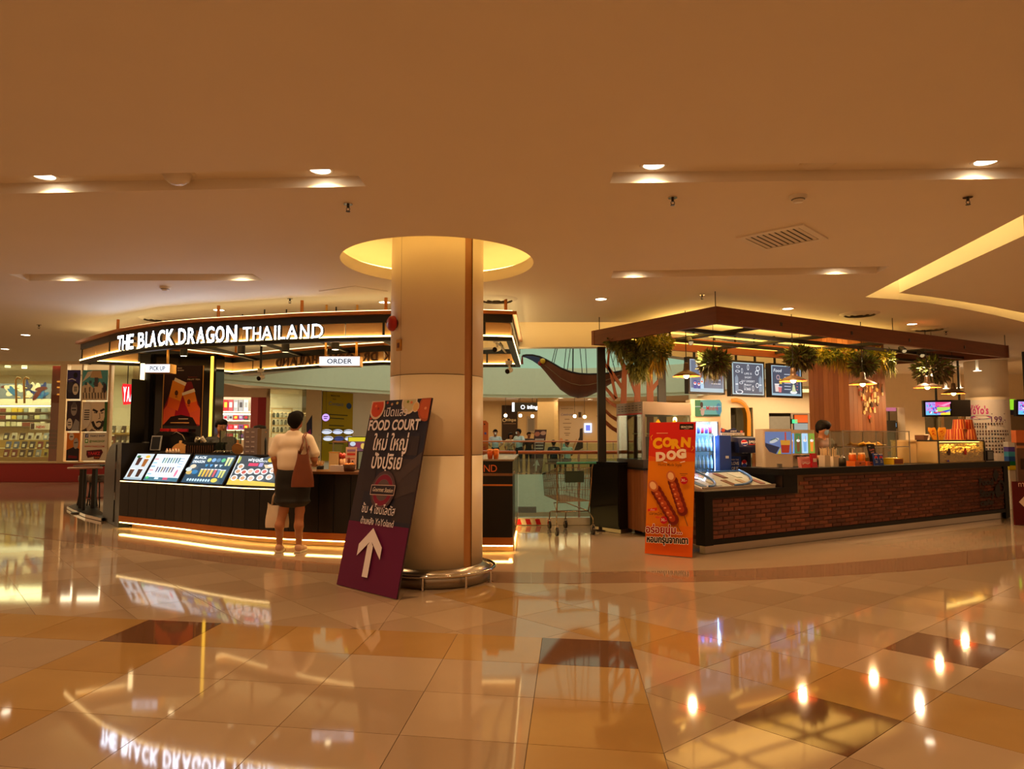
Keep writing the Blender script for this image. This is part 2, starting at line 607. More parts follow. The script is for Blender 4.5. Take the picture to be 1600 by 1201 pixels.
for a,b,c,d in zip(ee,ee[1:],eo,eo[1:]):
 mb.quad((a.x,a.y,CEIL),(b.x,b.y,CEIL),(b.x,b.y,CEIL+0.08),(a.x,a.y,CEIL+0.08))
 mb.quad((c.x,c.y,2.97),(d.x,d.y,2.97),(d.x,d.y,3.7),(c.x,c.y,3.7))
 g1=c+(c-a).normalized()*0.25;g2=d+(d-b).normalized()*0.25
 mb.quad((c.x,c.y,2.97),(d.x,d.y,2.97),(g2.x,g2.y,2.97),(g1.x,g1.y,2.97))
 mb.quad((g1.x,g1.y,2.97),(g2.x,g2.y,2.97),(g2.x,g2.y,6.5),(g1.x,g1.y,6.5))
 mb.quad((a.x,a.y,3.7),(b.x,b.y,3.7),(d.x,d.y,3.7),(c.x,c.y,3.7))
struct('ceiling_bulkhead',mb,None,'plaster bulkhead along the edge of the atrium')
mb=MB().use(E((255,200,100),6.0))
for a,b,c,d in zip(ee[2:8],ee[3:9],eo[2:8],eo[3:9]):
 m1=a.lerp(c,0.22);m2=b.lerp(d,0.22)
 mb.obox((m1.x,m1.y,CEIL+0.09),(m2.x-m1.x,m2.y-m1.y,0),(0,0.05,0),(0,0,0.03))
mb.build('cove_light',None,ceiling)
# the round column
SKIN=M('column_panel',(242,226,198),0.42,var=0.02,scale=1.5)
mb=MB().use(M('column_joint',(96,66,42),0.6))
mb.lathe([(COLR-0.012,0),(COLR-0.012,3.84)],(COLX,COLY,0),48)
column=struct('column',mb,None,'thick round panelled column in the middle of the floor')
def ang(px):
 d=ray(px,690);d=V((d.x,d.y)).normalized();c=V((COLX,COLY))
 t=d.dot(c)-math.sqrt(max(0,COLR**2-(c.length_squared-d.dot(c)**2)))
 p=d*t-c
 return math.atan2(p.y,p.x)%(2*PI)
g0,g1,g2=ang(624),ang(725.5),ang(737.5)
vs_=[g2+0.004,g0+2*PI-0.003]if g0<g2 else None
rows=[(0.16,1.27),(1.275,1.98),(1.985,3.84)]
segs=[(g0+0.006,g1),(g2,g2+1.6),(g2+1.606,g0+2*PI-1.0),(g0-0.994,g0)]
for(za,zb)in((0.16,1.262),(1.27,2.065),(2.073,3.84)):
 for a,b in segs:
  mb=MB()
  nn=max(4,int((b-a)/0.09))
  mb.lathe([(COLR-0.012,za),(COLR,za),(COLR,zb),(COLR-0.012,zb)],(COLX,COLY,0),nn,a,b)
  for p in range(len(mb.sm)):mb.sm[p]=(p%3==1)
  mb.build('column_panel',SKIN,column)
mb=MB().use(M('column_groove',(176,120,66),0.45))
mb.lathe([(COLR-0.011,0.16),(COLR-0.011,3.84)],(COLX,COLY,0),4,g1-0.01,g2+0.01)
mb.build('column_reveal',None,column)
mb=MB().use(STEEL)
mb.lathe([(COLR+0.055,0),(COLR+0.075,0.005),(COLR+0.075,0.125),(COLR,0.17)],(COLX,COLY,0),64)
mb.build('steel_skirt',None,column)
rl=thing('guard_rail','low chrome bumper rail around the foot of the round column','rail',(COLX,COLY,0))
RR=COLR+0.125
MB().use(CHROME).tube([(COLX+RR*math.cos(2*PI*k/56),COLY+RR*math.sin(2*PI*k/56),0.125)for k in range(56)],0.019,8,True).build('rail_tube',None,rl)
for a in(4.62,5.32,5.95,0.4,1.3,2.3,3.1,3.85):
 x,y=COLX+RR*math.cos(a),COLY+RR*math.sin(a)
 MB().use(CHROME).cyl((x,y,0),(x,y,0.11),0.013).cyl((x,y,0),(x,y,0.006),0.026).build('rail_post',None,rl)
d=ray(620,508);p=V((COLX,COLY,0));a=g0-0.02
def oncol(a,z,r=COLR):return V((COLX+r*math.cos(a),COLY+r*math.sin(a),z))
a=ang(616.5);pz=Py(620,508,COLY-0.2).z
bell=thing('fire_bell','round red fire alarm bell on the column','alarm',oncol(a,pz))
nrm=V((math.cos(a),math.sin(a),0))
RED=M('bell_red',(168,20,26),0.3,var=0.03)
mb=MB().use(RED)
u_=V((-nrm.y,nrm.x,0));vz=V((0,0,1))
prof=[(0.0,0.075),(0.05,0.073),(0.072,0.055),(0.08,0.03),(0.08,0.02),(0.05,0.0)]
vs=[]
for k in range(24):
 t=2*PI*k/24
 for r,h in prof:vs.append(oncol(a,pz)+nrm*(h+0.012)+u_*r*math.cos(t)+vz*r*math.sin(t))
m_=len(prof)
mb.add(vs,[(k*m_+i,k*m_+i+1,((k+1)%24)*m_+i+1,((k+1)%24)*m_+i)for k in range(24)for i in range(m_-1)],True)
mb.build('gong',None,bell)
MB().use(DKGREY).cyl(oncol(a,pz)-nrm*0.01,oncol(a,pz)+nrm*0.02,0.045).build('bell_base',None,bell)
MB().use(CHROME).cyl(oncol(a,pz)+nrm*0.08,oncol(a,pz)+nrm*0.095,0.012).build('bell_bolt',None,bell)
a2=ang(622.5);pz2=Py(623,542,COLY-0.2).z;n2=V((math.cos(a2),math.sin(a2),0));u2=V((-n2.y,n2.x,0))
cp=thing('call_point','small brass call plate under the red fire bell','switch',oncol(a2,pz2))
MB().use(BRASS).obox(oncol(a2,pz2-0.058)-u2*0.036-n2*0.006,u2*0.072,n2*0.022,vz*0.116).build('face_plate',None,cp)
MB().use(M('bronze_dark',(110,64,30),0.4,var=0.02)).obox(oncol(a2,pz2-0.028)-u2*0.016+n2*0.014,u2*0.032,n2*0.006,vz*0.05).build('push_cover',None,cp)
# downlights and ceiling fittings
LAMPW=E((255,238,205),14.0)
RIM=M('lamp_rim',(225,215,198),0.4,var=0)
def downlight(p,label,watts,r=0.085,rec=0.0,beam=2.4,group=None):
 p=V(p)
 t=thing('downlight',label,'ceiling light',p,0,group)
 MB().use(RIM).lathe([(r*0.86,0.0),(r*0.86,-0.006),(r*1.16,-0.004),(r*1.2,0.002)],p,24).build('rim',None,t)
 MB().use(LAMPW).cyl(p+V((0,0,-0.0005)),p+V((0,0,0.004)),r*0.86,n=24).build('lens',None,t)
 if watts:
  l=bpy.data.lights.new('lamp','AREA');l.shape='DISK';l.size=r*1.6;l.energy=watts;l.color=WARM;l.spread=beam
  o=bpy.data.objects.new('lamp',l);C.objects.link(o)
  o.location=p+V((0,0,-0.012));o.parent=t
  o.matrix_parent_inverse=Matrix.Translation(-p)
 return t
def slot_pt(q,px,k=0.60):
 a=q[0].lerp(q[3],k);b=q[1].lerp(q[2],k)
 h=onseg(a,b,px,300)
 return V((h.x,h.y,CEIL+0.079))
downlight(slot_pt(SLOTS[0],68),'downlight in the long ceiling slot, left of the domed speaker',15)
downlight(slot_pt(SLOTS[0],500),'downlight in the long ceiling slot, between the domed speaker and the column',15)
downlight(slot_pt(SLOTS[1],1022),'downlight in the ceiling slot, first right of the column',15)
downlight(slot_pt(SLOTS[1],1543),'downlight at the far right end of the near ceiling slot',15)
for px,s_,lb in((104,2,'left lamp of the short far slot above the dragon tea kiosk'),(375,2,'right lamp of the short far slot above the dragon tea kiosk'),(990,3,'left lamp of the far slot in front of the wooden canopy'),(1308,3,'right lamp of the far slot in front of the wooden canopy')):
 downlight(slot_pt(SLOTS[s_],px),lb,13,0.075)
for px,py,lb in((342,484,'flush downlight above the lit kiosk letters'),(601,472,'flush downlight half hidden by the column'),(939,467,'flush downlight above the end of the wooden canopy'),(1231,482,'flush downlight above the middle of the wooden canopy'),(1425,506,'flush downlight above the right half of the wooden canopy'),(40,523,'flush downlight above the manga shop, nearer one'),(8,545,'flush downlight above the manga shop, farther one')):
 downlight(Pz(px,py,CEIL-0.001),lb,13,0.085)
for x,y in((-3.2,1.6),(0.3,1.4),(3.6,1.5),(-6.8,3.6),(6.6,5.6),(-1.5,-1.6),(2.6,-1.7),(-7.6,8.6),(8.3,9.0)):  # repeat lamps out of view, added to light the floor
 downlight((x,y,CEIL-0.001),'unseen flush downlight added behind and beside the viewer to light the floor',15,group='downlights outside the view')
for px,s_,lb in((276,0,'white domed speaker in the long ceiling slot'),(1280,1,'round grille speaker in the right ceiling slot')):
 p=slot_pt(SLOTS[s_],px)
 t=thing('ceiling_speaker',lb,'speaker',p)
 MB().use(WPLAST).lathe([(0.0,-0.085),(0.05,-0.08),(0.085,-0.055),(0.1,-0.02),(0.105,0.0)]if s_==0 else[(0,-0.012),(0.09,-0.012),(0.11,-0.006),(0.115,0.0)],p,24).build('dome' if s_==0 else 'grille_plate',None,t)
 MB().use(RIM).lathe([(0.1,-0.008),(0.125,-0.006),(0.13,0.001)],p,24).build('rim',None,t)
for px,py,lb in((544,318,'sprinkler head left of the column'),(1051,308,'sprinkler head right of the column'),(1512,307,'sprinkler head at the far right near the slot'),(1097,460,'sprinkler head above the wooden canopy corner'),(61,507,'sprinkler head above the manga shop'),(453,466,'small sprinkler head behind the kiosk letters'),(1478,517,'sprinkler head above the wooden canopy far end')):
 p=Pz(px,py,CEIL)
 t=thing('sprinkler',lb,'sprinkler',p)
 MB().use(CHROME).cyl(p,p+V((0,0,-0.008)),0.036).build('escutcheon',None,t)
 mb=MB().use(BLACKM).cyl(p,p+V((0,0,-0.035)),0.011)
 mb.tube([p+V((-0.012,0,-0.035)),p+V((-0.014,0,-0.05)),p+V((0,0,-0.062)),p+V((0.014,0,-0.05)),p+V((0.012,0,-0.035))],0.003)
 mb.cyl(p+V((0,0,-0.062)),p+V((0,0,-0.066)),0.018)
 mb.build('nozzle',None,t)
for px,py,lb in((1247,306,'smoke detector between the right sprinkler heads'),(258,448,'smoke detector above the dragon tea kiosk')):
 p=Pz(px,py,CEIL)
 t=thing('smoke_detector',lb,'detector',p)
 MB().use(WPLAST).lathe([(0.0,-0.05),(0.035,-0.05),(0.042,-0.03),(0.062,-0.022),(0.066,0.0)],p,20).build('housing',None,t)
 MB().use(GREYP).lathe([(0.043,-0.034),(0.052,-0.028)],p,20).build('intake',None,t)
p=Pz(1222,371,CEIL);gy=math.radians(-43)
t=thing('air_grille','square slatted air grille in the ceiling','vent',p,gy)
mb=MB().use(WHITE)
for(x0,y0,x1,y1)in((-.31,-.31,.31,-.25),(-.31,.25,.31,.31),(-.31,-.25,-.25,.25),(.25,-.25,.31,.25)):mb.box(x0,y0,-0.014,x1,y1,0.0)
mb.build('frame',None,t,True)
MB().use(M('duct_dark',(30,22,15),0.8)).box(-.25,-.25,-0.003,.25,.25,-0.001).build('duct',None,t,True)
for k in range(9):
 x=-.222+k*.0555
 MB().use(WHITE).obox((x-.018,-.25,-.011),(.028,0,.008),(0,.5,0),(.001,0,.003)).build('slat',None,t,True)
for px,py,lb in((248,497.5,'round air diffuser above the kiosk letters'),(776,467,'round air diffuser right of the column'),(1343,490,'round air diffuser above the wooden canopy'),(1452,513,'dark round air diffuser above the canopy far end')):
 p=Pz(px,py,CEIL)
 t=thing('air_diffuser',lb,'vent',p)
 for k,r in enumerate((0.27,0.19,0.11)):
  MB().use(WHITE).lathe([(r-0.055,-0.028),(r,-0.008),(r+0.012,0.0 if k==0 else-0.004)],p,28).build('ring',None,t)
 MB().use(M('duct_brown',(110,78,50),0.8)).cyl(p+V((0,0,-0.002)),p+V((0,0,-0.001)),0.26,n=28).build('duct',None,t)
q=[Pz(498,454.5,CEIL-.002),Pz(555,465.5,CEIL-.002),Pz(606,455,CEIL-.002),Pz(555,446.5,CEIL-.002)]
MB().use(PLASTER).prism(q,(0,0,-0.004)).build('ceiling_hatch',None,ceiling)
# the tea kiosk
ZT,ZB=3.10,2.715
def vlen(a,b):return(V(b)-V(a)).length
front=[Pz(129,562,2.78),Pz(150,556.5,2.78),Pz(172,551,2.78),Pz(193,546.8,2.78)]
front+=[Pz(px,py,ZT)for px,py in((225,509.3),(260,504),(320,499.3),(380,496),(467,491),(540,488.5),(600,487),(680,486),(757,486),(797,487.5))]
backs=[Pz(px,py,ZB)for px,py in((807,565),(757,565),(680,567),(600,570),(500,575),(430,580),(363,585.5))]
backs[0]=V((0.12,12.75,0));backs[1]=V((-0.45,12.75,0));backs[2]=V((-1.4,12.72,0))
loop=[V((p.x,p.y,0))for p in front+backs]+[V((-6.63,12.55,0))]
def resample(pts,step,closed=False):
 pts=[V(p)for p in pts]
 if closed:pts=pts+[pts[0]]
 out=[pts[0]]
 for a,b in zip(pts,pts[1:]):
  n_=max(1,round((b-a).length/step))
  for k in range(1,n_+1):out.append(a.lerp(b,k/n_))
 return out
def loop_n(pts,closed=True):
 ar=sum(pts[i].x*pts[(i+1)%len(pts)].y-pts[(i+1)%len(pts)].x*pts[i].y for i in range(len(pts)))
 sg=1 if ar>0 else-1
 out=[]
 for i in range(len(pts)):
  a,b,c=pts[i-1],pts[i],pts[(i+1)%len(pts)]
  t1=(b-a).normalized();t2=(c-b).normalized()
  m=(t1+t2);m=m.normalized()if m.length>1e-4 else t1
  nn=V((m.y,-m.x,0))*sg
  k=1/max(0.5,nn.dot(V((t1.y,-t1.x,0))*sg))
  out.append(nn*k)
 return out
LN=loop_n(loop)
def ring_band(mb,o0,o1,z0,z1,pts=None,nrm=None,closed=True):
 pts=pts or loop;nrm=nrm or LN
 n_=len(pts)
 vs=[]
 for p,q in zip(pts,nrm):
  for o,z in((o0,z0),(o1,z0),(o1,z1),(o0,z1)):vs.append(p+q*o+V((0,0,z)))
 fs=[]
 for i in range(n_ if closed else n_-1):
  j=(i+1)%n_
  for k in range(4):fs.append((i*4+k,i*4+(k+1)%4,j*4+(k+1)%4,j*4+k))
 if not closed:fs+=[(0,3,2,1),tuple((n_-1)*4+k for k in range(4))]
 ar=sum(pts[i].x*pts[(i+1)%n_].y-pts[(i+1)%n_].x*pts[i].y for i in range(n_))
 return mb.add(vs,fs)
cano=thing('kiosk_canopy','crescent canopy frame with copper fascia hung over the dragon tea kiosk','canopy',(-3.2,11.4,ZB))
ring_band(MB().use(COPPER),-0.06,0.09,3.055,ZT).build('copper_cap',None,cano)
ring_band(MB().use(BLACKM),-0.05,0.03,2.955,3.054).build('top_beam',None,cano)
ring_band(MB().use(BLACKM),-0.05,0.03,ZB,2.765).build('bottom_rail',None,cano)
ring_band(MB().use(E((255,214,140),8.0)),-0.04,0.035,2.7655,2.783).build('light_strip',None,cano)
ring_band(MB().use(E((255,220,150),3.0)),-0.03,0.03,ZT+0.001,ZT+0.02).build('top_light_strip',None,cano)
pan=resample(loop,0.62,True)
FASC=M('fascia_copper',(226,182,122),0.4,metal=0.1,var=0.05,scale=2,stretch=(1,1,6))
for a,b in zip(pan,pan[1:]):
 d=(b-a);u=d.normalized()
 nn=V((u.y,-u.x,0))
 MB().use(FASC).obox(a+u*0.012+nn*-0.012+V((0,0,2.784)),u*(d.length-0.024),nn*0.018,V((0,0,0.170))).build('fascia_panel',None,cano)
for i,p in enumerate(pan[:-1]):
 if i%2==0:
  MB().use(BLACKM).cbox((p.x,p.y,2.87),0.03,0.03,0.21).build('upright',None,cano)
def back_x(y0,x):
 bb=sorted([(p.x,p.y)for p in loop[len(front):]])
 for(xa,ya),(xb,yb)in zip(bb,bb[1:]):
  if xa<=x<=xb:return ya+(yb-ya)*(x-xa)/(xb-xa)
 return 12.7
fx=sorted([(p.x,p.y)for p in front])
def front_y(x):
 for(xa,ya),(xb,yb)in zip(fx,fx[1:]):
  if xa<=x<=xb:return ya+(yb-ya)*(x-xa)/(xb-xa)
 return fx[-1][1]
for x in(-5.3,-4.2,-3.2,-2.2,-1.2,-0.4):
 y0,y1=front_y(x)+0.04,back_x(0,x)-0.04
 MB().use(BLACKM).obox((x-0.02,y0,2.955),(0.04,0,0),(0.3,y1-y0,0),(0,0,0.05)).build('cross_bar',None,cano)
mid=[V((x,(front_y(x)*0.62+back_x(0,x)*0.38),2.93))for x in(-6.0,-5,-4,-3,-2,-1,0.0)]
MB().use(BLACKM).tube(mid,0.022,6).build('cross_bar',None,cano)
def on_front(px):
 for a,b in zip(front,front[1:]):
  pa,pb=a.copy(),b.copy()
  h=onseg(pa,pb,px,600)
  t=(h.x-pa.x)/(pb.x-pa.x)
  if-0.001<=t<=1.001:return V((h.x,h.y,0))
 return V((front[-1].x,front[-1].y,0))
for px,dz in((177,0.22),(335,0.22),(467,0.22),(600,0.2),(790,0.2)):
 p=on_front(px)+V((0,0.06,0))
 MB().use(COPPER).cyl(p+V((0,0,ZT)),p+V((0,0,CEIL)),0.022).build('hanger_rod',None,cano)
for p in((0.05,12.5),(-3.4,12.9),(-5.4,13.8)):
 MB().use(COPPER).cyl((p[0],p[1],ZT),(p[0],p[1],CEIL),0.022).build('hanger_rod',None,cano)
sign=thing('kiosk_sign','large white illuminated letters across the front of the copper canopy','sign',on_front(350)+V((0,0,2.75)))
LW=E((222,234,255),11.0)
LSIDE=M('letter_return',(40,44,60),0.4,var=0)
spec=[('T',194,201.2),('H',201.8,209.4),('E',210.6,219),('B',226,236),('L',237.8,244.2),('A',244.6,254.4),('C',255.6,266),('K',268,280),('D',287.2,299),('R',301.8,313),('A',314.7,327.4),('G',329.2,342),('O',344,357.6),('N',361,377)]
thin=[('T',386.4,399.6),('H',402.2,414.4),('A',415.6,432.2),('I',435.4,438.2),('L',441.6,452.6),('A',453.6,471),('N',474.4,488),('D',492.4,509.6)]
for ch,x0,x1,bold,zb,hh in[(c,a,b,0.018,2.752,0.222)for c,a,b in spec]+[(c,a,b,0.0,2.757,0.182)for c,a,b in thin]:
 a,b=on_front(x0),on_front(x1)
 u=(b-a).normalized()
 fr=F(a,u,(0,0,1))
 off=0.075
 fr.o=fr.at(0,0,off)
 letter(ch,fr,0,zb,hh,(b-a).length,0.05,LW,LSIDE,sign,bold)
bsign=thing('rear_kiosk_sign','letters on the far side of the copper canopy, seen from behind','sign',(-3.0,12.8,2.78))
LB=M('letter_back',(96,60,34),0.45,var=0.04)
bpts=sorted([V((p.x,p.y,0))for p in backs],key=lambda p:p.x)
def on_back(px):
 for a,b in zip(bpts,bpts[1:]):
  h=onseg(a,b,px,600)
  t=(h.x-a.x)/(b.x-a.x)
  if-0.001<=t<=1.001:return V((h.x,h.y,0))
 return bpts[-1].copy()
txt=[('D',433,441),('N',443.5,452),('A',455,465),('L',467,472),('I',474,476),('A',478,487),('H',489,497),('T',499,506.5),('N',516,527),('O',529,540),('G',542,553),('A',555,566),('R',568,578),('D',580,591),('K',598,608)]
for ch,x0,x1 in txt:
 a,b=on_back(x0),on_back(x1)
 u=(a-b).normalized()
 fr=F(b,u,(0,0,1));fr.o=fr.at(0,0,-0.045)
 letter(ch,fr,0,2.79,0.16,(b-a).length,0.028,LB,LB,bsign,0.02)
def spot(px,py,y,label,lit=True,r=0.055):
 p=Py(px,py,y)
 t=thing('spotlight',label,'spotlight',p)
 MB().use(BLACKM).cyl(p,p+V((0,0,0.19)),r,n=16).build('can',None,t)
 MB().use(E((255,226,170),10.0 if lit else 1.5)).cyl(p+V((0,0,-0.002)),p,r*0.8,n=16).build('lens',None,t)
 MB().use(BLACKM).cyl(p+V((0,0,0.19)),(p.x,p.y,CEIL),0.010).build('stem',None,t)
 if lit:
  l=bpy.data.lights.new('lamp','AREA');l.shape='DISK';l.size=0.08;l.energy=14;l.color=(1,0.66,0.3);l.spread=2.2
  o=bpy.data.objects.new('lamp',l);C.objects.link(o);o.location=p+V((0,0,-0.01));o.parent=t
  o.matrix_parent_inverse=Matrix.Translation(-p)
for px,py,y,lb,lit in((377,553,10.6,'black can spotlight right of the poster tower',False),(412,540,10.2,'black can spotlight behind the end of the word DRAGON',False),(446,550,10.2,'black can spotlight under the middle of the last sign word',False),(524,546,10.0,'black can spotlight beside the ORDER sign',True),(287,556,11.2,'lit black can spotlight in front of the poster tower',True),(607,526,10.2,'black can spotlight partly behind the round column',True)):
 spot(px,py,y,lb,lit)
def cctv(px,py,y,label,aim=(0,-1),z_up=None):
 p=Py(px,py,y)
 t=thing('security_camera',label,'camera',p)
 MB().use(WPLAST).cyl(p+V((0,0,0.10)),p+V((0,0,0.16)),0.055,n=16).build('mount_base',None,t)
 MB().use(WPLAST).tube([p+V((0,0,0.10)),p+V((0.02,0,0.04)),p],0.018,8).build('bracket',None,t)
 d=V((aim[0],aim[1],-0.35)).normalized()
 MB().use(WPLAST).cyl(p-d*0.07,p+d*0.05,0.042,n=16).build('housing',None,t)
 MB().use(M('lens_black',(10,10,12),0.15,var=0)).cyl(p+d*0.05,p+d*0.058,0.04,n=16).build('lens_ring',None,t)
 if z_up:
  MB().use(BLACKM).cyl(p+V((0,0,0.16)),(p.x,p.y,z_up),0.02).build('drop_pole',None,t)
cctv(407,590,12.4,'white security camera on a drop pole behind the letters',(-0.3,-1),CEIL)
cctv(795,579,11.4,'white security camera under the canopy corner beside the column',(-0.5,-1),ZB)
cctv(776,545,11.0,'white security camera inside the canopy corner beside the column',(-0.6,-1),CEIL)
cctv(141,553.5,12.3,'white security camera at the far left tip of the canopy',(-0.2,-1),ZB)
def box_sign(txt,x0,y0,x1,y1,y,dep,label,posts):
 a=Py(x0,y1,y);b=Py(x1,y1,y);hh=Py(x0,y0,y).z-a.z
 wd=b.x-a.x
 t=thing('hanging_sign',label,'sign',a)
 MB().use(BRASS).box(a.x-0.006,y+0.004,a.z-0.008,b.x+0.006,y+dep,a.z+hh+0.008).build('case',None,t)
 fr=F(a,(1,0,0),(0,0,1))
 pr=Print(fr,1.25)
 pr.rect(0,0,wd,hh,(240,244,255))
 pr.mb.use(INK((40,42,52)));pr.glow=None
 pr.text(txt,wd*0.5,hh*0.24,hh*0.74,(30,32,44),0.02,width=wd*0.62)
 pr.done('light_face',t)
 for px in posts:
  q=Py(px,y0,y+dep*0.6)
  MB().use(BRASS).cbox((q.x,q.y,(q.z+CEIL)/2),0.028,0.028,CEIL-q.z).build('post',None,t)
box_sign('ORDER',499,557,562,571,9.75,0.17,'lit white ORDER sign hanging from the copper canopy',(509,557))
box_sign('PICK UP',227,569,265,581.5,10.9,0.2,'lit white PICK UP sign in front of the poster tower',(262,))
# counter
base=[G(px,py)for px,py in((185,825),(228,830),(271,835),(326,842.5),(381,849),(450,854),(520,857),(600,860.5),(680,863),(740,864.5),(801,865))]
base=[V((p.x,p.y,0))for p in base]
def on_base(px):
 for a,b in zip(base,base[1:]):
  h=onseg(a,b,px,850);t=(h.x-a.x)/(b.x-a.x)
  if-0.001<=t<=1.001:return V((h.x,h.y,0)),(b-a).normalized()
 a,b=(base[0],base[1])if px<400 else(base[-2],base[-1])
 h=onseg(a,b,px,850)
 return V((h.x,h.y,0)),(b-a).normalized()
def inward(u):return V((-u.y,u.x,0))
ctr=thing('kiosk_counter','curved black panelled counter of the dragon tea kiosk, glowing along the floor','counter',(-3,9.8,0))
bs=resample(base,0.225)
split=on_base(434)[0].x
raised=on_base(640)[0].x
BPAN=M('counter_panel',(24,19,18),0.38,spec=0.35,var=0.05)
for k,(a,b)in enumerate(zip(bs,bs[1:])):
 u=(b-a).normalized();n_=inward(u)
 zt=0.745 if b.x<split+0.05 else 0.965
 MB().use(BPAN).obox(a+u*0.004+V((0,0,0.205)),u*((b-a).length-0.008),n_*0.02,V((0,0,zt-0.205))).build('front_panel',None,ctr)
def sweep(mb,pts,o0,o1,z0,z1):
 nr_=[]
 for i in range(len(pts)):
  a=pts[max(i-1,0)];b=pts[min(i+1,len(pts)-1)]
  nr_.append(inward((b-a).normalized()))
 return ring_band(mb,o0,o1,z0,z1,pts,nr_,False)
sweep(MB().use(BLACK),bs,0.021,0.62,0.20,0.744).build('body',None,ctr)
sweep(MB().use(COPPER),bs,-0.004,0.03,0.105,0.2).build('copper_kick',None,ctr)
sweep(MB().use(M('plinth',(150,104,60),0.5,var=0.04)),bs,0.22,0.5,0.0,0.105).build('plinth',None,ctr)
sweep(MB().use(E((255,208,112),13.0)),bs,0.012,0.07,0.088,0.104).build('kick_light',None,ctr)
lft=[p for p in bs if p.x<split+0.03]
rgt=[p for p in bs if p.x>split-0.08]
sweep(MB().use(LED),lft,-0.006,0.012,0.746,0.756).build('edge_light',None,ctr)
TOPW=M('counter_wood_top',(120,78,46),0.3,var=0.06)
sweep(MB().use(TOPW),rgt,-0.03,0.62,0.966,0.999).build('worktop',None,ctr)
sweep(MB().use(BLACK),rgt,0.022,0.6,0.745,0.965).build('upper_body',None,ctr)
sweep(MB().use(BLACK),lft,0.26,0.30,0.745,1.19).build('rack_back',None,ctr)
sweep(MB().use(BLACK),lft,0.30,0.95,1.15,1.19).build('back_shelf',None,ctr)
end=[p for p in bs if p.x>raised]
sweep(MB().use(BLACK),end,-0.012,0.02,0.86,1.15).build('name_board',None,ctr)
sweep(MB().use(COPPER),end,-0.016,0.02,0.84,0.86).build('copper_line',None,ctr)
sweep(MB().use(M('kiosk_stone',(150,128,104),0.25,var=0.08)),end,-0.016,0.62,1.15,1.172).build('end_top',None,ctr)
ltr=M('orange_letter',(220,106,44),0.35,var=0)
x=776.5
for ch,wpx in(('D',9.5),('N',9.5),('A',11),('L',8),('I',3),('A',11),('H',10),('T',9)):
 q,u=on_base(x);p0,_=on_base(x-wpx)
 fr=F(p0,(q-p0),(0,0,1));fr.o=fr.at(0,0,0.014)
 letter(ch,fr,0,1.015,0.088,(q-p0).length,0.012,ltr,ltr,ctr,0.0)
 x-=wpx+1.7
cr=base[-1]
bk=V((0.10,12.02,0))
dv=(bk-cr).normalized();rt=V((dv.y,-dv.x,0))
SHEEN=M('smoked_laminate',(62,52,44),0.14,var=0.03)
L_=(bk-cr).length
for k in range(6):
 MB().use(SHEEN).obox(cr+dv*(L_/6*k+0.004)+V((0,0,0.205)),dv*(L_/6-0.008),-rt*0.02,V((0,0,0.94))).build('side_panel',None,ctr)
MB().use(BLACK).obox(cr+V((0,0,0.2))-rt*0.022,dv*L_,-rt*0.5,V((0,0,0.945))).build('side_body',None,ctr)
MB().use(COPPER).obox(cr+V((0,0,0.105))+rt*0.004,dv*L_,-rt*0.03,V((0,0,0.095))).build('copper_kick',None,ctr)
MB().use(E((255,208,112),13.0)).obox(cr+V((0,0,0.088))-rt*0.012,dv*L_,-rt*0.04,V((0,0,0.016))).build('kick_light',None,ctr)
MB().use(M('kiosk_stone',(150,128,104),0.25)).obox(cr+V((0,0,1.15))+rt*0.016,dv*L_,-rt*0.55,V((0,0,0.022))).build('side_top',None,ctr)
def scr(px0,px1):
 a,u0=on_base(px0);b,u1=on_base(px1)
 u=(b-a).normalized();n_=inward(u)
 lo=V((0,0,0.785));up=n_*0.22+V((0,0,0.40))
 return F(a+lo+n_*0.02,u,up),(b-a).length,up.length
W_=(255,255,255)
def cup(pr,x,y,w_,h,c,lid=(240,240,245)):
 pr.poly([(x-w_*.36,y),(x+w_*.36,y),(x+w_*.5,y+h),(x-w_*.5,y+h)],c)
 pr.rect(x-w_*.55,y+h,w_*1.1,h*.1,lid)
rr=random.Random(3)
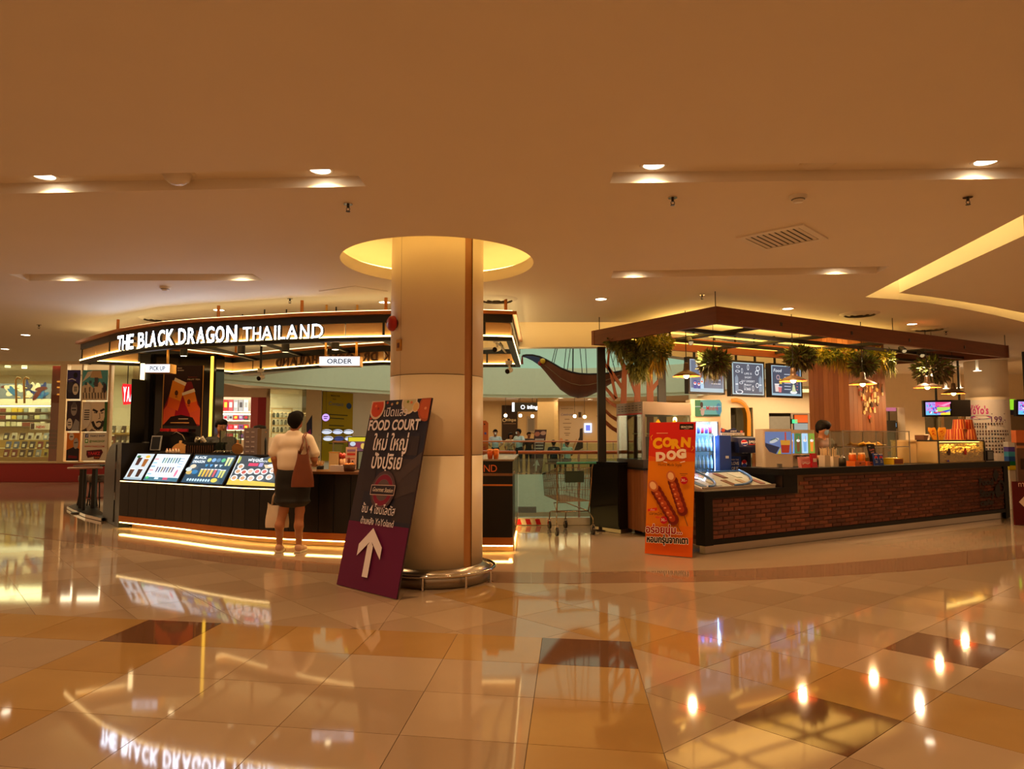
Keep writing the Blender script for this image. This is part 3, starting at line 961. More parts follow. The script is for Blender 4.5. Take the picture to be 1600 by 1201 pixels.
for k,(x0,x1,nm)in enumerate(((187,214,'sloping menu screen with four photographed coffee cups, first from the kiosk end'),(218,270,'sloping white menu screen with two rows of drinks'),(277.5,342,'sloping dark blue menu screen with fruit tea cups'),(349,426,'sloping menu screen with round food dishes beside the shopper'))):
 fr,wd,hh=scr(x0,x1)
 t=thing('menu_screen',nm,'screen',fr.at(0,0))
 bez=MB().use(M('screen_bezel',(18,20,30),0.25,var=0)).obox(fr.at(-0.03,-0.025,-0.05),fr.u*(wd+0.06),fr.v*(hh+0.05),fr.n*0.048).build('bezel',None,t)
 pr=Print(fr,1.15,0.0)
 if k==0:
  pr.rect(0,0,wd,hh,(196,206,210))
  for(a,b,c)in((.3,.55,(70,40,34)),(.7,.5,(150,90,40)),(.22,.08,(90,56,40)),(.68,.1,(60,34,26))):
   cup(pr,wd*a,hh*b,wd*.26,hh*.3,c)
  pr.ell(wd*.72,hh*.88,wd*.13,hh*.06,(236,176,60));pr.ell(wd*.2,hh*.88,wd*.12,hh*.05,(40,90,50))
  pr.rect(0,0,wd,hh*.06,(150,170,180))
 elif k==1:
  pr.rect(0,0,wd,hh,(222,240,250))
  pr.rect(0,0,wd,hh*.13,(60,110,130))
  for i in range(7):cup(pr,wd*(.30+i*.08),hh*.66,wd*.05,hh*.2,((90,130,140),(120,150,130),(80,110,130))[i%3],(200,220,230))
  for i in range(7):cup(pr,wd*(.26+i*.08),hh*.30,wd*.05,hh*.2,((110,90,110),(90,100,130),(130,110,90))[i%3],(200,215,225))
  for i in range(5):pr.rect(wd*.05,hh*(.2+i*.14),wd*.13,hh*.05,((150,190,210),(220,150,160),(120,160,190))[i%3])
  pr.ell(wd*.9,hh*.28,wd*.035,hh*.14,(220,120,150));pr.ell(wd*.12,hh*.08,wd*.05,hh*.05,(80,190,110));pr.rect(wd*.6,hh*.02,wd*.14,hh*.09,(200,90,120));pr.rect(wd*.35,hh*.03,wd*.12,hh*.07,(210,230,240))
  for i in range(4):pr.rect(wd*.84,hh*(.5+i*.1),wd*.12,hh*.03,(150,170,200))
 elif k==2:
  pr.rect(0,0,wd,hh,(34,70,92))
  pr.text('BLACK',wd*.18,hh*.86,hh*.13,(235,245,250),0.03,width=wd*.3)
  pr.text('DRAGON',wd*.18,hh*.71,hh*.13,(235,245,250),0.03,width=wd*.3)
  for i,c in enumerate(((190,200,120),(120,170,220),(90,130,160),(90,180,130))):pr.ell(wd*(.42+i*.115),hh*.82,wd*.05,hh*.07,c)
  for i in range(4):pr.poly([(wd*(.38+i*.115),hh*.66),(wd*(.46+i*.115),hh*.66),(wd*(.42+i*.115),hh*.56)],((60,140,190),(90,160,220),(230,235,235),(170,200,210))[i])
  for i,c in enumerate(((206,190,90),(222,180,70),(214,160,80),(214,190,110),(200,90,100),(100,150,190))):cup(pr,wd*(.37+i*.085),hh*.22,wd*.06,hh*.25,c)
  for i in range(2):cup(pr,wd*(.88+i*.08),hh*(.62),wd*.06,hh*.27,(206,210,150));cup(pr,wd*(.86+i*.07),hh*.2,wd*.055,hh*.25,(200,200,120))
  for(a,b,c)in((.13,.56,(220,200,170)),(.1,.34,(200,170,100)),(.06,.45,(190,200,200)),(.24,.36,(40,120,170)),(.8,.1,(220,200,90))):pr.ell(wd*a,hh*b,wd*.075,hh*.075,c)
  for i in range(9):pr.ell(wd*(.17+i*.065),hh*.08,wd*.024,hh*.05,(190,220,235))
 else:
  pr.rect(0,0,wd,hh,(58,72,80))
  pr.rect(0,0,wd*.015,hh,(235,240,245))
  pr.poly([(0,0),(wd,0),(wd,hh*.1),(wd*.5,hh*.16),(0,hh*.22)],(220,186,80))
  pr.text('ฟรุตตี้',wd*.38,hh*.82,hh*.13,(240,244,246),0.02,width=wd*.3);pr.text('และของหวาน',wd*.52,hh*.79,hh*.1,(240,244,246),0.01,width=wd*.24)
  pr.rect(wd*.28,hh*.65,wd*.2,hh*.1,(214,60,96));pr.rect(wd*.5,hh*.63,wd*.08,hh*.13,(150,150,200))
  pr.poly([(wd*.6,hh*.7),(wd*.66,hh*.58),(wd*.9,hh*.62),(wd*.97,hh*.84),(wd*.88,hh*.74),(wd*.72,hh*.7)],(226,196,160));pr.ell(wd*.78,hh*.68,wd*.1,hh*.05,(244,240,230))
  pr.ell(wd*.7,hh*.87,wd*.06,hh*.08,(210,180,60));pr.rect(wd*.91,hh*.8,wd*.08,hh*.16,(170,190,205));pr.ell(wd*.05,hh*.85,wd*.03,hh*.12,(170,180,90))
  for(a,b)in((.14,.62),(.13,.45),(.26,.43),(.39,.46),(.53,.46),(.68,.46),(.84,.5),(.92,.56),(.12,.22),(.3,.22),(.47,.22),(.65,.25),(.83,.28)):
   pr.ell(wd*a,hh*b,wd*.068,hh*.095,(236,232,226));pr.ell(wd*a,hh*b,wd*.045,hh*.06,rr.choice(((206,110,110),(200,150,110),(190,90,80),(222,180,160))))
 pr.done('display',bez)
 # poster tower
TY=12.3
tw=thing('poster_tower','tall glossy black storage tower with a fruit tea poster inside the kiosk','cabinet',(Py(284,700,TY).x,TY,0))
GLOSS=M('black_glass',(20,17,16),0.08,var=0.02)
xa,xb=Py(234,700,TY).x,Py(334,700,TY).x
MB().use(GLOSS).box(xa,TY,0,xb,TY+0.35,2.9).build('body',None,tw)
for px,zt in((234.5,2.5),(331,2.86)):
 q=Py(px,600,TY)
 MB().use(E((255,196,60),2.2)).box(q.x-0.022,TY-0.02,0.9,q.x+0.022,TY-0.001,zt).build('gold_strip',None,tw)
for px in(256,317.5):
 q=Py(px,600,TY)
 MB().use(BRASS).box(q.x-0.006,TY-0.012,1.2,q.x+0.006,TY-0.001,2.7).build('gold_trim',None,tw)
q=Py(213.5,600,12.0)
MB().use(E((255,222,160),4.0)).box(q.x-0.025,12.15,2.3,q.x+0.025,12.2,2.72).build('light_strip',None,tw)
MB().use(BLACK).box(q.x-0.07,12.2,0.0,q.x+0.12,12.3,2.9).build('post',None,tw)
wl,wr=Py(206,650,12.0),Py(233,650,12.25)
wg=MB().use(BLACK)
wg.obox((wl.x,11.95,0.0),(wr.x-wl.x-0.01,0.33,0),(-0.05,0.12,0),(0,0,Py(206,592,12.0).z))
wg.build('wing_panel',None,tw)
a,b=Py(255,665,TY),Py(316.5,571,TY)
po=thing('fruit_tea_poster','dark poster of two orange iced drinks held in hands on the black tower','poster',a)
fr=F((a.x,TY-0.018,a.z),(1,0,0),(0,0,1));wd,hh=b.x-a.x,b.z-a.z
panel('board',fr,wd,hh,0.014,BLACK,po)
pr=Print(fr,None,0.001)
def P2(px,py):return((px-255)/61.5*wd,(665-py)/94*hh)
pr.rect(0,0,wd,hh,(44,20,22))
pr.poly([P2(255,665),P2(255,640),P2(270,600),P2(300,596),P2(316,640),P2(316,665)],(128,22,34))
pr.poly([P2(268,655),P2(287,616),P2(304,655)],(150,18,40))
pr.poly([P2(255,663),P2(256,640),P2(266,626),P2(276,634),P2(274,650),P2(262,663)],(206,82,48))
pr.poly([P2(316,664),P2(316,638),P2(308,628),P2(297,640),P2(300,652),P2(308,662)],(200,78,46))
pr.poly([P2(269,594),P2(290,602),P2(279,642),P2(261,634)],(224,138,34))
pr.poly([P2(273,590),P2(292,598),P2(290,603),P2(271,595)],(236,222,196))
pr.poly([P2(264,620),P2(283,627),P2(279,642),P2(261,634)],(214,90,30))
pr.poly([P2(286,616),P2(306,611),P2(313,640),P2(298,645)],(222,130,40))
pr.poly([P2(285,614),P2(305,607),P2(307,612),P2(286,618)],(238,224,200))
pr.poly([P2(291,631),P2(310,627),P2(313,640),P2(298,645)],(208,82,30))
for x,y in((276,614),(297,628)):
 pr.ell(*P2(x,y),wd*.045,hh*.045,(90,46,22));pr.rect(P2(x,y)[0]-wd*.03,P2(x,y)[1]-hh*.07,wd*.06,hh*.012,(90,46,22))
pr.poly([P2(255,665),P2(268,651),P2(285,648),P2(304,652),P2(312,665)],(30,14,14))
pr.text('FRUIT TEA',*P2(304,594),hh*.032,(220,190,150),0.01,width=wd*.34)
pr.text('Summer',*P2(302,590),hh*.026,(180,60,50),0.0,width=wd*.25,shear=.25)
pr.text('BLACK',*P2(280.5,576),hh*.024,(236,214,186),0.02);pr.text('DRAGON',*P2(282,579.5),hh*.024,(236,214,186),0.03)
pr.rect(*P2(281,655),wd*.26,hh*.014,(200,170,140));pr.rect(*P2(268,661),wd*.5,hh*.014,(214,160,90))
pr.done('print',po)
# things on the kiosk shelf
def shelf(px,back=0.55,z=1.19):
 p,u=on_base(px)
 q=p+inward(u)*back
 for _ in range(6):
  h=onseg(q,q+u,px,700);q=V((h.x,h.y,0))
 return V((q.x,q.y,z)),u
def wpx(px0,px1,p):return(px1-px0)*p.y/FPX
p,u=shelf(211,.4)
t=thing('table_lamp','tiny lit cube lamp at the left end of the kiosk shelf','lamp',p)
MB().use(E((255,232,190),5.0)).cbox(p+V((0,0,0.07)),0.055,0.055,0.1).build('shade',None,t);MB().use(BLACK).cbox(p+V((0,0,0.01)),0.07,0.07,0.02).build('base',None,t)
p,u=shelf(227,.5)
t=thing('cup_holder','black cup holder with a stack of cups left of the tablet','holder',p)
MB().use(BLACK).lathe([(0.0,0.0),(0.055,0),(0.065,0.14),(0.055,0.14),(0.05,0.01)],p,18).build('holder_tube',None,t)
MB().use(DKGREY).lathe([(0.0,0.05),(0.05,0.05),(0.055,0.19),(0.0,0.19)],p,18).build('cup_stack',None,t)
p,u=shelf(242,.45)
t=thing('tablet','grey framed tablet on a stand beside the black espresso machine','tablet',p,-0.05)
MB().use(M('tablet_frame',(150,148,150),0.35,var=0)).obox((-0.085,0,0.05),(0.17,0,0),(0,0.02,0.0),(0,0.05,0.24)).build('frame',None,t,True)
MB().use(M('tablet_glass',(36,40,48),0.1,var=0)).obox((-0.07,-0.003,0.068),(0.14,0,0),(0,0.002,0),(0,0.042,0.205)).build('screen',None,t,True)
MB().use(DKGREY).cbox((0,0.06,0.006),0.12,0.1,0.012).build('base',None,t,True);MB().use(DKGREY).obox((-0.02,0.03,0.01),(0.04,0,0),(0,0.015,0),(0,0.02,0.1)).build('stem',None,t,True)
p,u=shelf(272,.75)
t=thing('espresso_machine','black espresso machine with a sloping hood in front of the poster tower','machine',p)
mb=MB().use(BLACK)
mb.prism([p+V((-.27,-.12,0)),p+V((-.27,-.12,.30)),p+V((-.2,-.12,.36)),p+V((.12,-.12,.35)),p+V((.22,-.12,.26)),p+V((.3,-.12,.1)),p+V((.3,-.12,0))],(0,.4,0))
mb.build('body',None,t)
MB().use(CHROME).tube([p+V((.0,-.13,.3)),p+V((.1,-.14,.355)),p+V((.2,-.14,.3)),p+V((.24,-.14,.22))],.008).build('steam_pipe',None,t)
MB().use(DKGREY).cbox(p+V((0,-.16,.02)),.3,.1,.03).build('drip_tray',None,t)
for k,(dx,c,nm)in enumerate(((-.16,(176,24,30),'red'),(.02,(200,70,50),'orange-red'),(.13,(150,20,40),'dark red'))):
 q=p+V((dx,.02,.362-.004*k))
 MB_=MB().use(INK(c));MB_.rbox(q+V((0,0,.028)),.16,.12,.05,.1*k,.02)
 o=tag(MB_.build('tea_packet',None),nm+' tea packet lying on top of the black espresso machine','packet','packets on the espresso machine')
for k in range(5):
 q,u=shelf(261+k*4.6,.36)
 MB_=MB().use(M('bottle_cream',(226,200,180),0.3,var=0));MB_.lathe([(0,0),(.018,0),(.02,.045),(.012,.06),(.009,.085),(0,.085)],q,10)
 t=thing('syrup_bottle','tiny pale syrup bottle in the row before the black espresso machine, %s from the tablet'%('first','second','third','fourth','fifth')[k],'bottle',q,0,'syrup bottles in a row')
 MB_.build('body',None,t)
 MB().use(INK((210,120,110))).lathe([(.0101,.062),(.0101,.086),(0,.088)],q,10).build('cap',None,t)
p,u=shelf(281,.5)
t=thing('wooden_paddle','rounded tan wooden board standing behind the syrup bottles','board',p)
BOARD=M('paddle_wood',(190,136,76),0.5,var=0.06)
MB().use(BOARD).prism([p+V((.15*math.cos(a),0,max(0,.17*math.sin(a))))for a in[k*PI/12 for k in range(13)]],(0,.02,0)).build('blade',None,t)
MB().use(BOARD).obox(p+V((-.02,.003,.16)),(.04,0,0),(0,.014,0),(0,.01,.05)).build('handle',None,t)
p,u=shelf(316,.55)
t=thing('topping_warmer','ribbed dark metal topping warmer with a flat lid behind the blue menu screen','machine',p)
rbm=M('bronze_rib',(92,66,52),0.25,metal=0.8,var=0.03)
MB().use(BLACK).rbox(p+V((0,.05,.075)),.48,.3,.15,0,.06).build('body',None,t)
for k in range(13):MB().use(rbm).cyl(p+V((-.21+k*.035,-.103,.015)),p+V((-.21+k*.035,-.103,.135)),.013,n=8).build('rib',None,t)
MB().use(BLACK).rbox(p+V((0,.05,.165)),.52,.34,.03,0,.07).build('lid',None,t)
for k,(dx,rot,lb)in enumerate(((-.1,.5,'small white cup lying on the ribbed topping warmer, the farther one'),(.0,-.4,'white cup tipped over on the ribbed topping warmer, the bigger one'))):
 q=p+V((dx,.02,.22));d=V((math.sin(rot),-.35,.6)).normalized()*(.075+.02*k)
 t2=thing('paper_cup',lb,'cup',p+V((dx,.02,.18)),0,'white cups on the topping warmer')
 MB().use(WPLAST).cyl(q-d*.5,q+d*.5,.024+.004*k,.034+.006*k,14,False).cyl(q-d*.5,q-d*.48,.024+.004*k,n=14).build('wall',None,t2)
 MB().use(WPLAST).tube([q+d*.5+(d.orthogonal().normalized()*math.cos(a)+d.cross(d.orthogonal()).normalized()*math.sin(a))*(.035+.006*k)for a in[i*PI/6 for i in range(12)]],.004,5,True).build('rolled_lip',None,t2)
p,u=shelf(348,.5)
t=thing('utensil_tray','black tray of tongs and scoops beside the topping warmer','tray',p)
MB().use(BLACK).cbox(p+V((0,0,.015)),.3,.2,.03).build('tray_base',None,t)
for k in range(5):MB().use(CHROME).tube([p+V((-.12+k*.05,-.05,.035)),p+V((-.1+k*.05,.03,.06)),p+V((-.06+k*.05,.07,.045))],.008).build('utensil',None,t)
p,u=shelf(360,1.0)
t=thing('display_case','small empty glass case between the staff and the cup trays','case',p)
z0=V((0,0,0))
MB().use(GLASS('green_glass',(196,214,196),.25)).cbox(p+V((0,0,.19)),.24,.24,.36).build('glass_box',None,t)
mb=MB().use(BLACKM)
for sx in(-1,1):
 for sy in(-1,1):mb.cbox(p+V((sx*.12,sy*.12,.19)),.012,.012,.38)
mb.cbox(p+V((0,0,.005)),.26,.26,.01);mb.build('frame',None,t)
p,u=shelf(371,.5)
t=thing('round_board','round tan serving board leaning by the cup trays','board',p)
MB().use(BOARD).cyl(p+V((0,0,.085)),p+V((0,.02,.09)),.085,n=24).build('disc',None,t)
MB().use(BOARD).obox(p+V((-.015,0,.16)),(.03,0,0),(0,.018,0),(0,.005,.06)).build('handle',None,t)
p,u=shelf(391,.55)
t=thing('cup_dispenser','mauve grey cup dispenser tower with rows of dents','dispenser',p,0.0)
MAU=M('mauve_plastic',(128,112,116),0.4,var=0.03)
MB().use(MAU).box(-.1,0,0,.1,.16,.4).build('body',None,t,True)
MB().use(M('taupe_plastic',(112,88,68),0.45,var=0.03)).box(.1,.002,0,.16,.3,.39).build('side_box',None,t,True)
for i in range(2):
 for j in range(5):MB().use(M('dent',(176,160,162),0.35,var=0)).rbox((-.045+i*.08,-.003,.05+j*.072),.045,.012,.02,0,.005,2).build('dent_slot',None,t,True)
p2,u=shelf(405,.75)
t=thing('blender','black blender with a copper rim behind the cup dispenser','machine',p2)
MB().use(BLACK).lathe([(0,0),(.1,0),(.11,.2),(.08,.33),(.0,.33)],p2,20).build('motor_base',None,t)
MB().use(BLACK).lathe([(0,.33),(.07,.33),(.095,.40),(.09,.43),(0,.45)],p2,20).build('lid',None,t)
MB().use(COPPER).lathe([(.085,.325),(.1,.33),(.1,.345),(.085,.35)],p2,20).build('rim',None,t)
p2,u=shelf(425,.5)
t=thing('paper_sheet','white paper notice standing beside the shopper','notice',p2)
MB().use(INK((222,210,196))).obox(p2+V((-.06,0,0)),(.11,0,0),(0,.004,0),(0,.04,.26)).build('sheet',None,t)
MB().use(INK((190,70,50))).obox(p2+V((-.055,-.004,.01)),(.1,0,0),(0,.002,0),(0,.008,.05)).build('print',None,t)
def desk(px,back=.2):return shelf(px,back,0.999)[0]
p=desk(558,.5)
t=thing('till_monitor','black till monitor showing a yellow picture beside the food court banner','monitor',p)
MB().use(BLACK).box(-.13,0,.25,.13,.03,.46).build('housing',None,t,True)
pr=Print(F(p+V((-.12,-.001,.26)),(1,0,0),(0,0,1)),.9,0.0)
pr.rect(0,0,.24,.19,(96,60,70));pr.rect(0,.135,.24,.055,(206,186,30));pr.rect(0,0,.08,.05,(200,210,60));pr.ell(.13,.08,.05,.04,(120,40,60));pr.ell(.06,.1,.04,.03,(190,200,214));pr.ell(.2,.07,.03,.04,(210,170,80))
pr.done('display',t)
MB().use(DKGREY).cyl((0,.02,0.01),(0,.02,.26),.018).cyl((0,.02,0),(0,.02,.015),.09,n=20).build('stand',None,t,True)
p=desk(548,.22)
t=thing('flyer_stand','pink flyer in a clear holder on the order counter','notice',p)
MB().use(INK((232,196,186))).obox(p+V((-.075,0,.02)),(.15,0,0),(0,.006,0),(0,.05,.3)).build('flyer',None,t)
pr=Print(F(p+V((-.075,0,.02)),(1,0,0),(0,.05,.3)),None,.004)
pr.rect(.02,.24,.11,.03,(150,120,180));pr.rect(.02,.19,.11,.03,(196,60,50));pr.ell(.05,.1,.02,.06,(120,60,40));pr.ell(.1,.08,.015,.04,(90,60,70));pr.rect(.02,.14,.11,.012,(200,80,70))
pr.done('print',t)
MB().use(GLASS('acrylic',(240,240,236),.2)).cbox(p+V((0,.03,.012)),.16,.08,.02).build('holder',None,t)
p=desk(523,.3)
t=thing('acrylic_box','frosted acrylic box with gold lid on the order counter','box',p)
MB().use(M('frosted',(210,186,140),0.4,var=0.05)).cbox(p+V((0,0,.12)),.12,.12,.24).build('body',None,t);MB().use(BRASS).cbox(p+V((0,0,.247)),.13,.13,.014).build('lid',None,t)
p=desk(536,.36)
t=thing('dessert_cup','red and cream dessert cup behind the acrylic box','cup',p)
MB().use(M('cream_cup',(220,170,130),0.35)).lathe([(0,0),(.04,0),(.055,.16),(0,.16)],p,16).build('cup_body',None,t)
mb=MB().use(M('cherry',(180,46,36),0.4))
for a in range(5):mb.ell(p+V((.03*math.cos(a*1.26),.03*math.sin(a*1.26),.19+.01*(a%2))),(.03,.03,.04),8,6)
mb.build('topping',None,t)
p=desk(526,.08)
t=thing('tip_box','white tip box with blue lettering at the edge of the order counter','box',p,0.06)
MB().use(INK((214,206,214))).box(-.085,0,0,.085,.06,.08).build('body',None,t,True)
Print(F(p+V((-.085,-.002,0)),(1,.06,0),(0,0,1)),None,.0).text('TIP BOX',.085,.026,.045,(90,80,120),0.01,width=.14).done('lettering',t)
p=desk(546.5,.1)
t=thing('basket','dark woven basket at the edge of the order counter','basket',p)
MB().use(M('basket_weave',(74,44,28),0.7,bump=.6,scale=60)).lathe([(0,.006),(.06,.006),(.078,.085),(.084,.085),(.066,0),(0,0)],p,18).build('bowl',None,t)
MB().use(M('basket_rim',(96,60,36),0.6)).tube([p+V((.081*math.cos(k*PI/9),.081*math.sin(k*PI/9),.086))for k in range(18)],.006,6,True).build('rim',None,t)
for k,(dx,dy,dz)in enumerate(((-.034,-.01,.082),(.034,.0,.086),(.0,.045,.08))):
 q=p+V((dx,dy,dz))
 t=thing('orange',('orange at the front left of the dark basket','orange at the right of the dark basket, the highest','orange at the back of the dark basket')[k],'fruit',q,0,'oranges in the basket')
 MB().use(M('orange_peel',(226,130,24),0.45,var=.04)).ell(q,(.033,.033,.031),14,10).build('peel',None,t)
 MB().use(INK((60,80,30))).cyl(q+V((0,0,.029)),q+V((0,0,.035)),.004,n=6).build('stalk',None,t)
p=desk(501,.12)
t=thing('napkin_pot','black pot holding cream napkins beside the shopper','pot',p)
MB().use(BLACK).lathe([(0,0),(.045,0),(.05,.07),(.042,.07),(.04,.01)],p,16).build('pot_body',None,t)
mb=MB().use(INK((226,190,140)))
for k in range(5):mb.obox(p+V((-.03+k*.012,-.01,.03)),(.012,0,0),(0,.03,0),(.01*(k-2),0,.1+.01*(k%2)))
mb.build('napkins',None,t)
p=desk(512,.14)
t=thing('serving_tray','pale serving tray on the order counter beside the tip box','tray',p)
MB().use(INK((214,196,160))).cbox(p+V((-.03,0,.006)),.2,.12,.012).build('tray_base',None,t);MB().use(INK((226,210,180))).obox(p+V((-.13,-.06,.012)),(.2,0,0),(0,.006,0),(0,0,.012)).build('tray_lip',None,t)
for k,(px,c,lb)in enumerate(((766,(214,90,30),'orange iced drink on the raised kiosk end, the one by the column'),(775,(226,116,40),'orange iced drink on the raised kiosk end, the one by the aisle'))):
 p=shelf(px,.22,1.172)[0]
 t=thing('iced_drink',lb,'drink',p,0,'orange drinks on the raised end')
 MB().use(M('tea_%d'%k,c,0.2)).lathe([(0,0),(.03,0),(.042,.1),(0,.1)],p,16).build('cup',None,t)
 MB().use(M('lid_%d'%k,(236,150,80),0.25)).lathe([(.043,.1),(.043,.112),(.026,.128),(0,.13)],p,16).build('lid',None,t)
 # left end: rounded screen, bar table, stools, platform
p0,p1=G(160,812),G(185,823)
sc=thing('counter_end','black rounded end screen at the far left of the dragon tea kiosk','counter',p0)
u=(p1-p0).normalized();L_=(p1-p0).length
prof=[(0,0),(L_,0),(L_,1.36)]+[(L_*.62-L_*.62*math.sin(a),.86+.5*math.cos(a))for a in[k*PI/2/8 for k in range(9)]]
MB().use(BLACK).prism([p0+u*a+V((0,0,b))for a,b in prof],inward(u)*.5).build('body',None,sc)
MB().use(BLACKM).obox(p0+u*(L_*.7)+V((0,0,.05))-inward(u)*.012,u*.014,inward(u)*.012,V((0,0,1.28))).build('door_seam',None,sc)
for z in(.42,.92):MB().use(CHROME).obox(p0+u*(L_*.8)+V((0,0,z))-inward(u)*.03,u*.012,inward(u)*.02,V((0,0,.13))).build('handle',None,sc)
pf=MB().use(BLACK)
q=[G(106,794.5),G(118,801),G(135,808),G(160,814),G(166,810),G(150,796),G(128,787)]
pl=thing('low_platform','low black platform with a bright metal edge at the kiosk end','platform',q[3])
pf.prism([V((p.x,p.y,0))for p in q],(0,0,.05)).build('deck',None,pl)
eb=MB().use(CHROME)
for a,b in zip(q[:3],q[1:4]):
 d=(b-a).normalized();eb.obox(V((a.x,a.y,.004))+V((d.y,-d.x,0))*.008,b-a,V((d.y,-d.x,0))*.012,V((0,0,.05)))
eb.build('metal_edge',None,pl)
tb=G(140,797);tb.z=0
t=thing('bar_table','high narrow bar table with black legs at the kiosk end','table',tb)
ty=tb.y
for px in(127,146.5):
 a=Py(px,780,ty)
 MB().use(BLACKM).box(a.x-.035,ty-.04,.05,a.x+.035,ty+.04,.875).build('leg',None,t)
a,b=Py(124,736,ty),Py(164,736,ty)
MB().use(BLACK).box(a.x,ty-.2,.875,b.x,ty+.3,.91).build('tabletop',None,t)
MB().use(M('table_edge',(160,120,100),0.3)).box(a.x-.004,ty-.205,.888,b.x,ty-.2,.908).build('edge_band',None,t)
a=Py(133,731,13.9)
t=thing('round_table','round high table with a pale top behind the bar table','table',(a.x,13.9,0))
MB().use(M('table_pale',(170,128,112),0.3)).lathe([(0,.85),(.29,.85),(.3,.865),(.29,.88),(0,.88)],(a.x,13.9,0),28).build('tabletop',None,t)
MB().use(BLACKM).cyl((a.x,13.9,.02),(a.x,13.9,.85),.03).build('pedestal',None,t);MB().use(BLACKM).lathe([(0,.03),(.2,.02),(.21,0)],(a.x,13.9,0),24).build('foot',None,t)
for k,(px,y,lb)in enumerate(((137,ty+.65,'grey padded bar stool behind the bar table, the one at its outer leg'),(152,ty+.55,'grey padded bar stool behind the bar table, the one by the end screen'))):
 a=Py(px,770,y)
 z=.53
 t=thing('bar_stool',lb,'stool',(a.x,y,0),0,'stools at the bar table')
 MB().use(M('stool_pad',(112,92,84),0.6)).lathe([(0,z),(.17,z),(.185,z+.04),(.18,z+.12),(.15,z+.15),(0,z+.155)],(a.x,y,0),24).build('seat',None,t)
 for i in range(4):
  an=PI/4+i*PI/2
  MB().use(BLACKM).cyl((a.x+.12*math.cos(an),y+.12*math.sin(an),z),(a.x+.19*math.cos(an),y+.19*math.sin(an),0),.014).build('leg',None,t)
 MB().use(M('stool_ring',(150,70,56),0.3,metal=.6)).tube([(a.x+.165*math.cos(j*PI/10),y+.165*math.sin(j*PI/10),.2)for j in range(20)],.01,6,True).build('footrest',None,t)
 # the snack booth on the right
c0,c1=G(1102,866),G(1576,808.5)
c0=V((c0.x,c0.y,0));c1=V((c1.x,c1.y,0))
U=(c1-c0).normalized();IN=V((-U.y,U.x,0));YAW=math.atan2(U.y,U.x);LB_=(c1-c0).length
def bp(s,back=0.0,z=0.0):return c0+U*s+IN*back+V((0,0,z))
def s_at(px,back=0.0):
 h=onseg(bp(0,back),bp(1,back),px,700);return(V((h.x,h.y,0))-bp(0,back)).dot(U)
s1=s_at(1222);s1b=s_at(1243)
HL,HT=0.77,1.02
bc=thing('brick_counter','long brick fronted snack counter with black top and steel kick plate','counter',bp(3,0.3),0)
BT=M('counter_black',(12,9,8),0.45,spec=0.18,var=0.04)
def bar(name,mat,s0,s_1,b0,b1,z0,z1,par=bc):
 return MB().use(mat).obox(bp(s0,b0,z0),U*(s_1-s0),IN*(b1-b0),V((0,0,z1-z0))).build(name,None,par)
MORT=M('mortar',(112,84,64),0.8,var=0.08)
bar('wall_core',MORT,s1,LB_,0.016,0.14,0.165,HT-0.09);bar('wall_core',MORT,0.02,s1,0.016,0.14,0.165,HL-0.085)
bar('steel_kick',STEEL,0.03,LB_-0.02,0.03,0.12,0.0,0.105)
bar('bottom_rail',BT,-0.005,LB_,-0.012,0.14,0.105,0.168)
bar('low_top',BT,-0.03,s1+0.02,-0.03,0.75,HL-0.085,HL)
bar('high_top',BT,s1-0.02,LB_+0.06,-0.04,0.75,HT-0.09,HT)
bar('corner_post',BT,-0.012,0.135,-0.014,0.14,0.10,HL-0.085)
bar('step_post',BT,s1,s1b,-0.014,0.73,HL-0.085,HT-0.09)
bar('end_post',BT,LB_-0.13,LB_+0.03,-0.016,0.73,0.0,HT-0.09)
bar('return_core',MORT,0.0,0.12,0.14,.56,0.105,HL-0.085)
bmats=[M('brick_%d'%k,c,0.75,var=0.12,scale=14,bump=0.25)for k,c in enumerate(((104,54,38),(92,46,34),(114,62,44),(84,44,34)))]
bl_,bh_=0.205,0.0475
bmesh_=[]
for m in bmats:
 mb=MB().use(m);g=0.006
 x0,x1,z0,z1,y0=0,bl_-0.011,0,bh_,0
 mb.add([(x0+g,-0.001,z0+g),(x1-g,-0.001,z0+g),(x1-g,-0.001,z1-g),(x0+g,-0.001,z1-g),(x0,0.004,z0),(x1,0.004,z0),(x1,0.004,z1),(x0,0.004,z1),(x0,0.02,z0),(x1,0.02,z0),(x1,0.02,z1),(x0,0.02,z1)],[(0,1,2,3),(0,4,5,1),(1,5,6,2),(2,6,7,3),(3,7,4,0),(4,8,9,5),(5,9,10,6),(6,10,11,7),(7,11,8,4)])
 bmesh_.append(mb.mesh('brick'))
spots=[]
br=random.Random(5)
row=0
z=0.172
while z+bh_<HT-0.092:
 s=0.137-(bl_/2 if row%2 else 0)
 while s<LB_-0.13:
  a,b=max(s,0.137),min(s+bl_,LB_-0.13)
  lim=HL-0.087 if s<s1b-0.02 else HT
  if z+bh_<lim and b-a>0.04:
   a2=a if lim==HT or True else a
   if not(z+bh_>=HL-0.087 and a<s1b):spots.append((a,b,z))
  s+=bl_
 z+=bh_+0.0085
 row+=1
MI=Matrix.Translation(bc.location).inverted()
RM=Matrix(((U.x,IN.x,0,0),(U.y,IN.y,0,0),(0,0,1,0),(0,0,0,1)))
rest=MB()
for k,(a,b,z)in enumerate(sorted(spots,key=lambda q:bp(q[0]).length)):
 me=br.choice(bmesh_)
 dep=br.uniform(-0.003,0.002)
 mat=Matrix.Translation(bp(a,dep,z))@RM@Matrix.Diagonal(((b-a)/bl_,1,1,1))
 if k<296:
  o=bpy.data.objects.new('brick',me);C.objects.link(o);o.parent=bc;o.matrix_parent_inverse=MI;o.matrix_basis=mat
 else:
  rest.use(me.materials[0]);rest.add([mat@v.co for v in me.vertices],[tuple(p.vertices)for p in me.polygons])
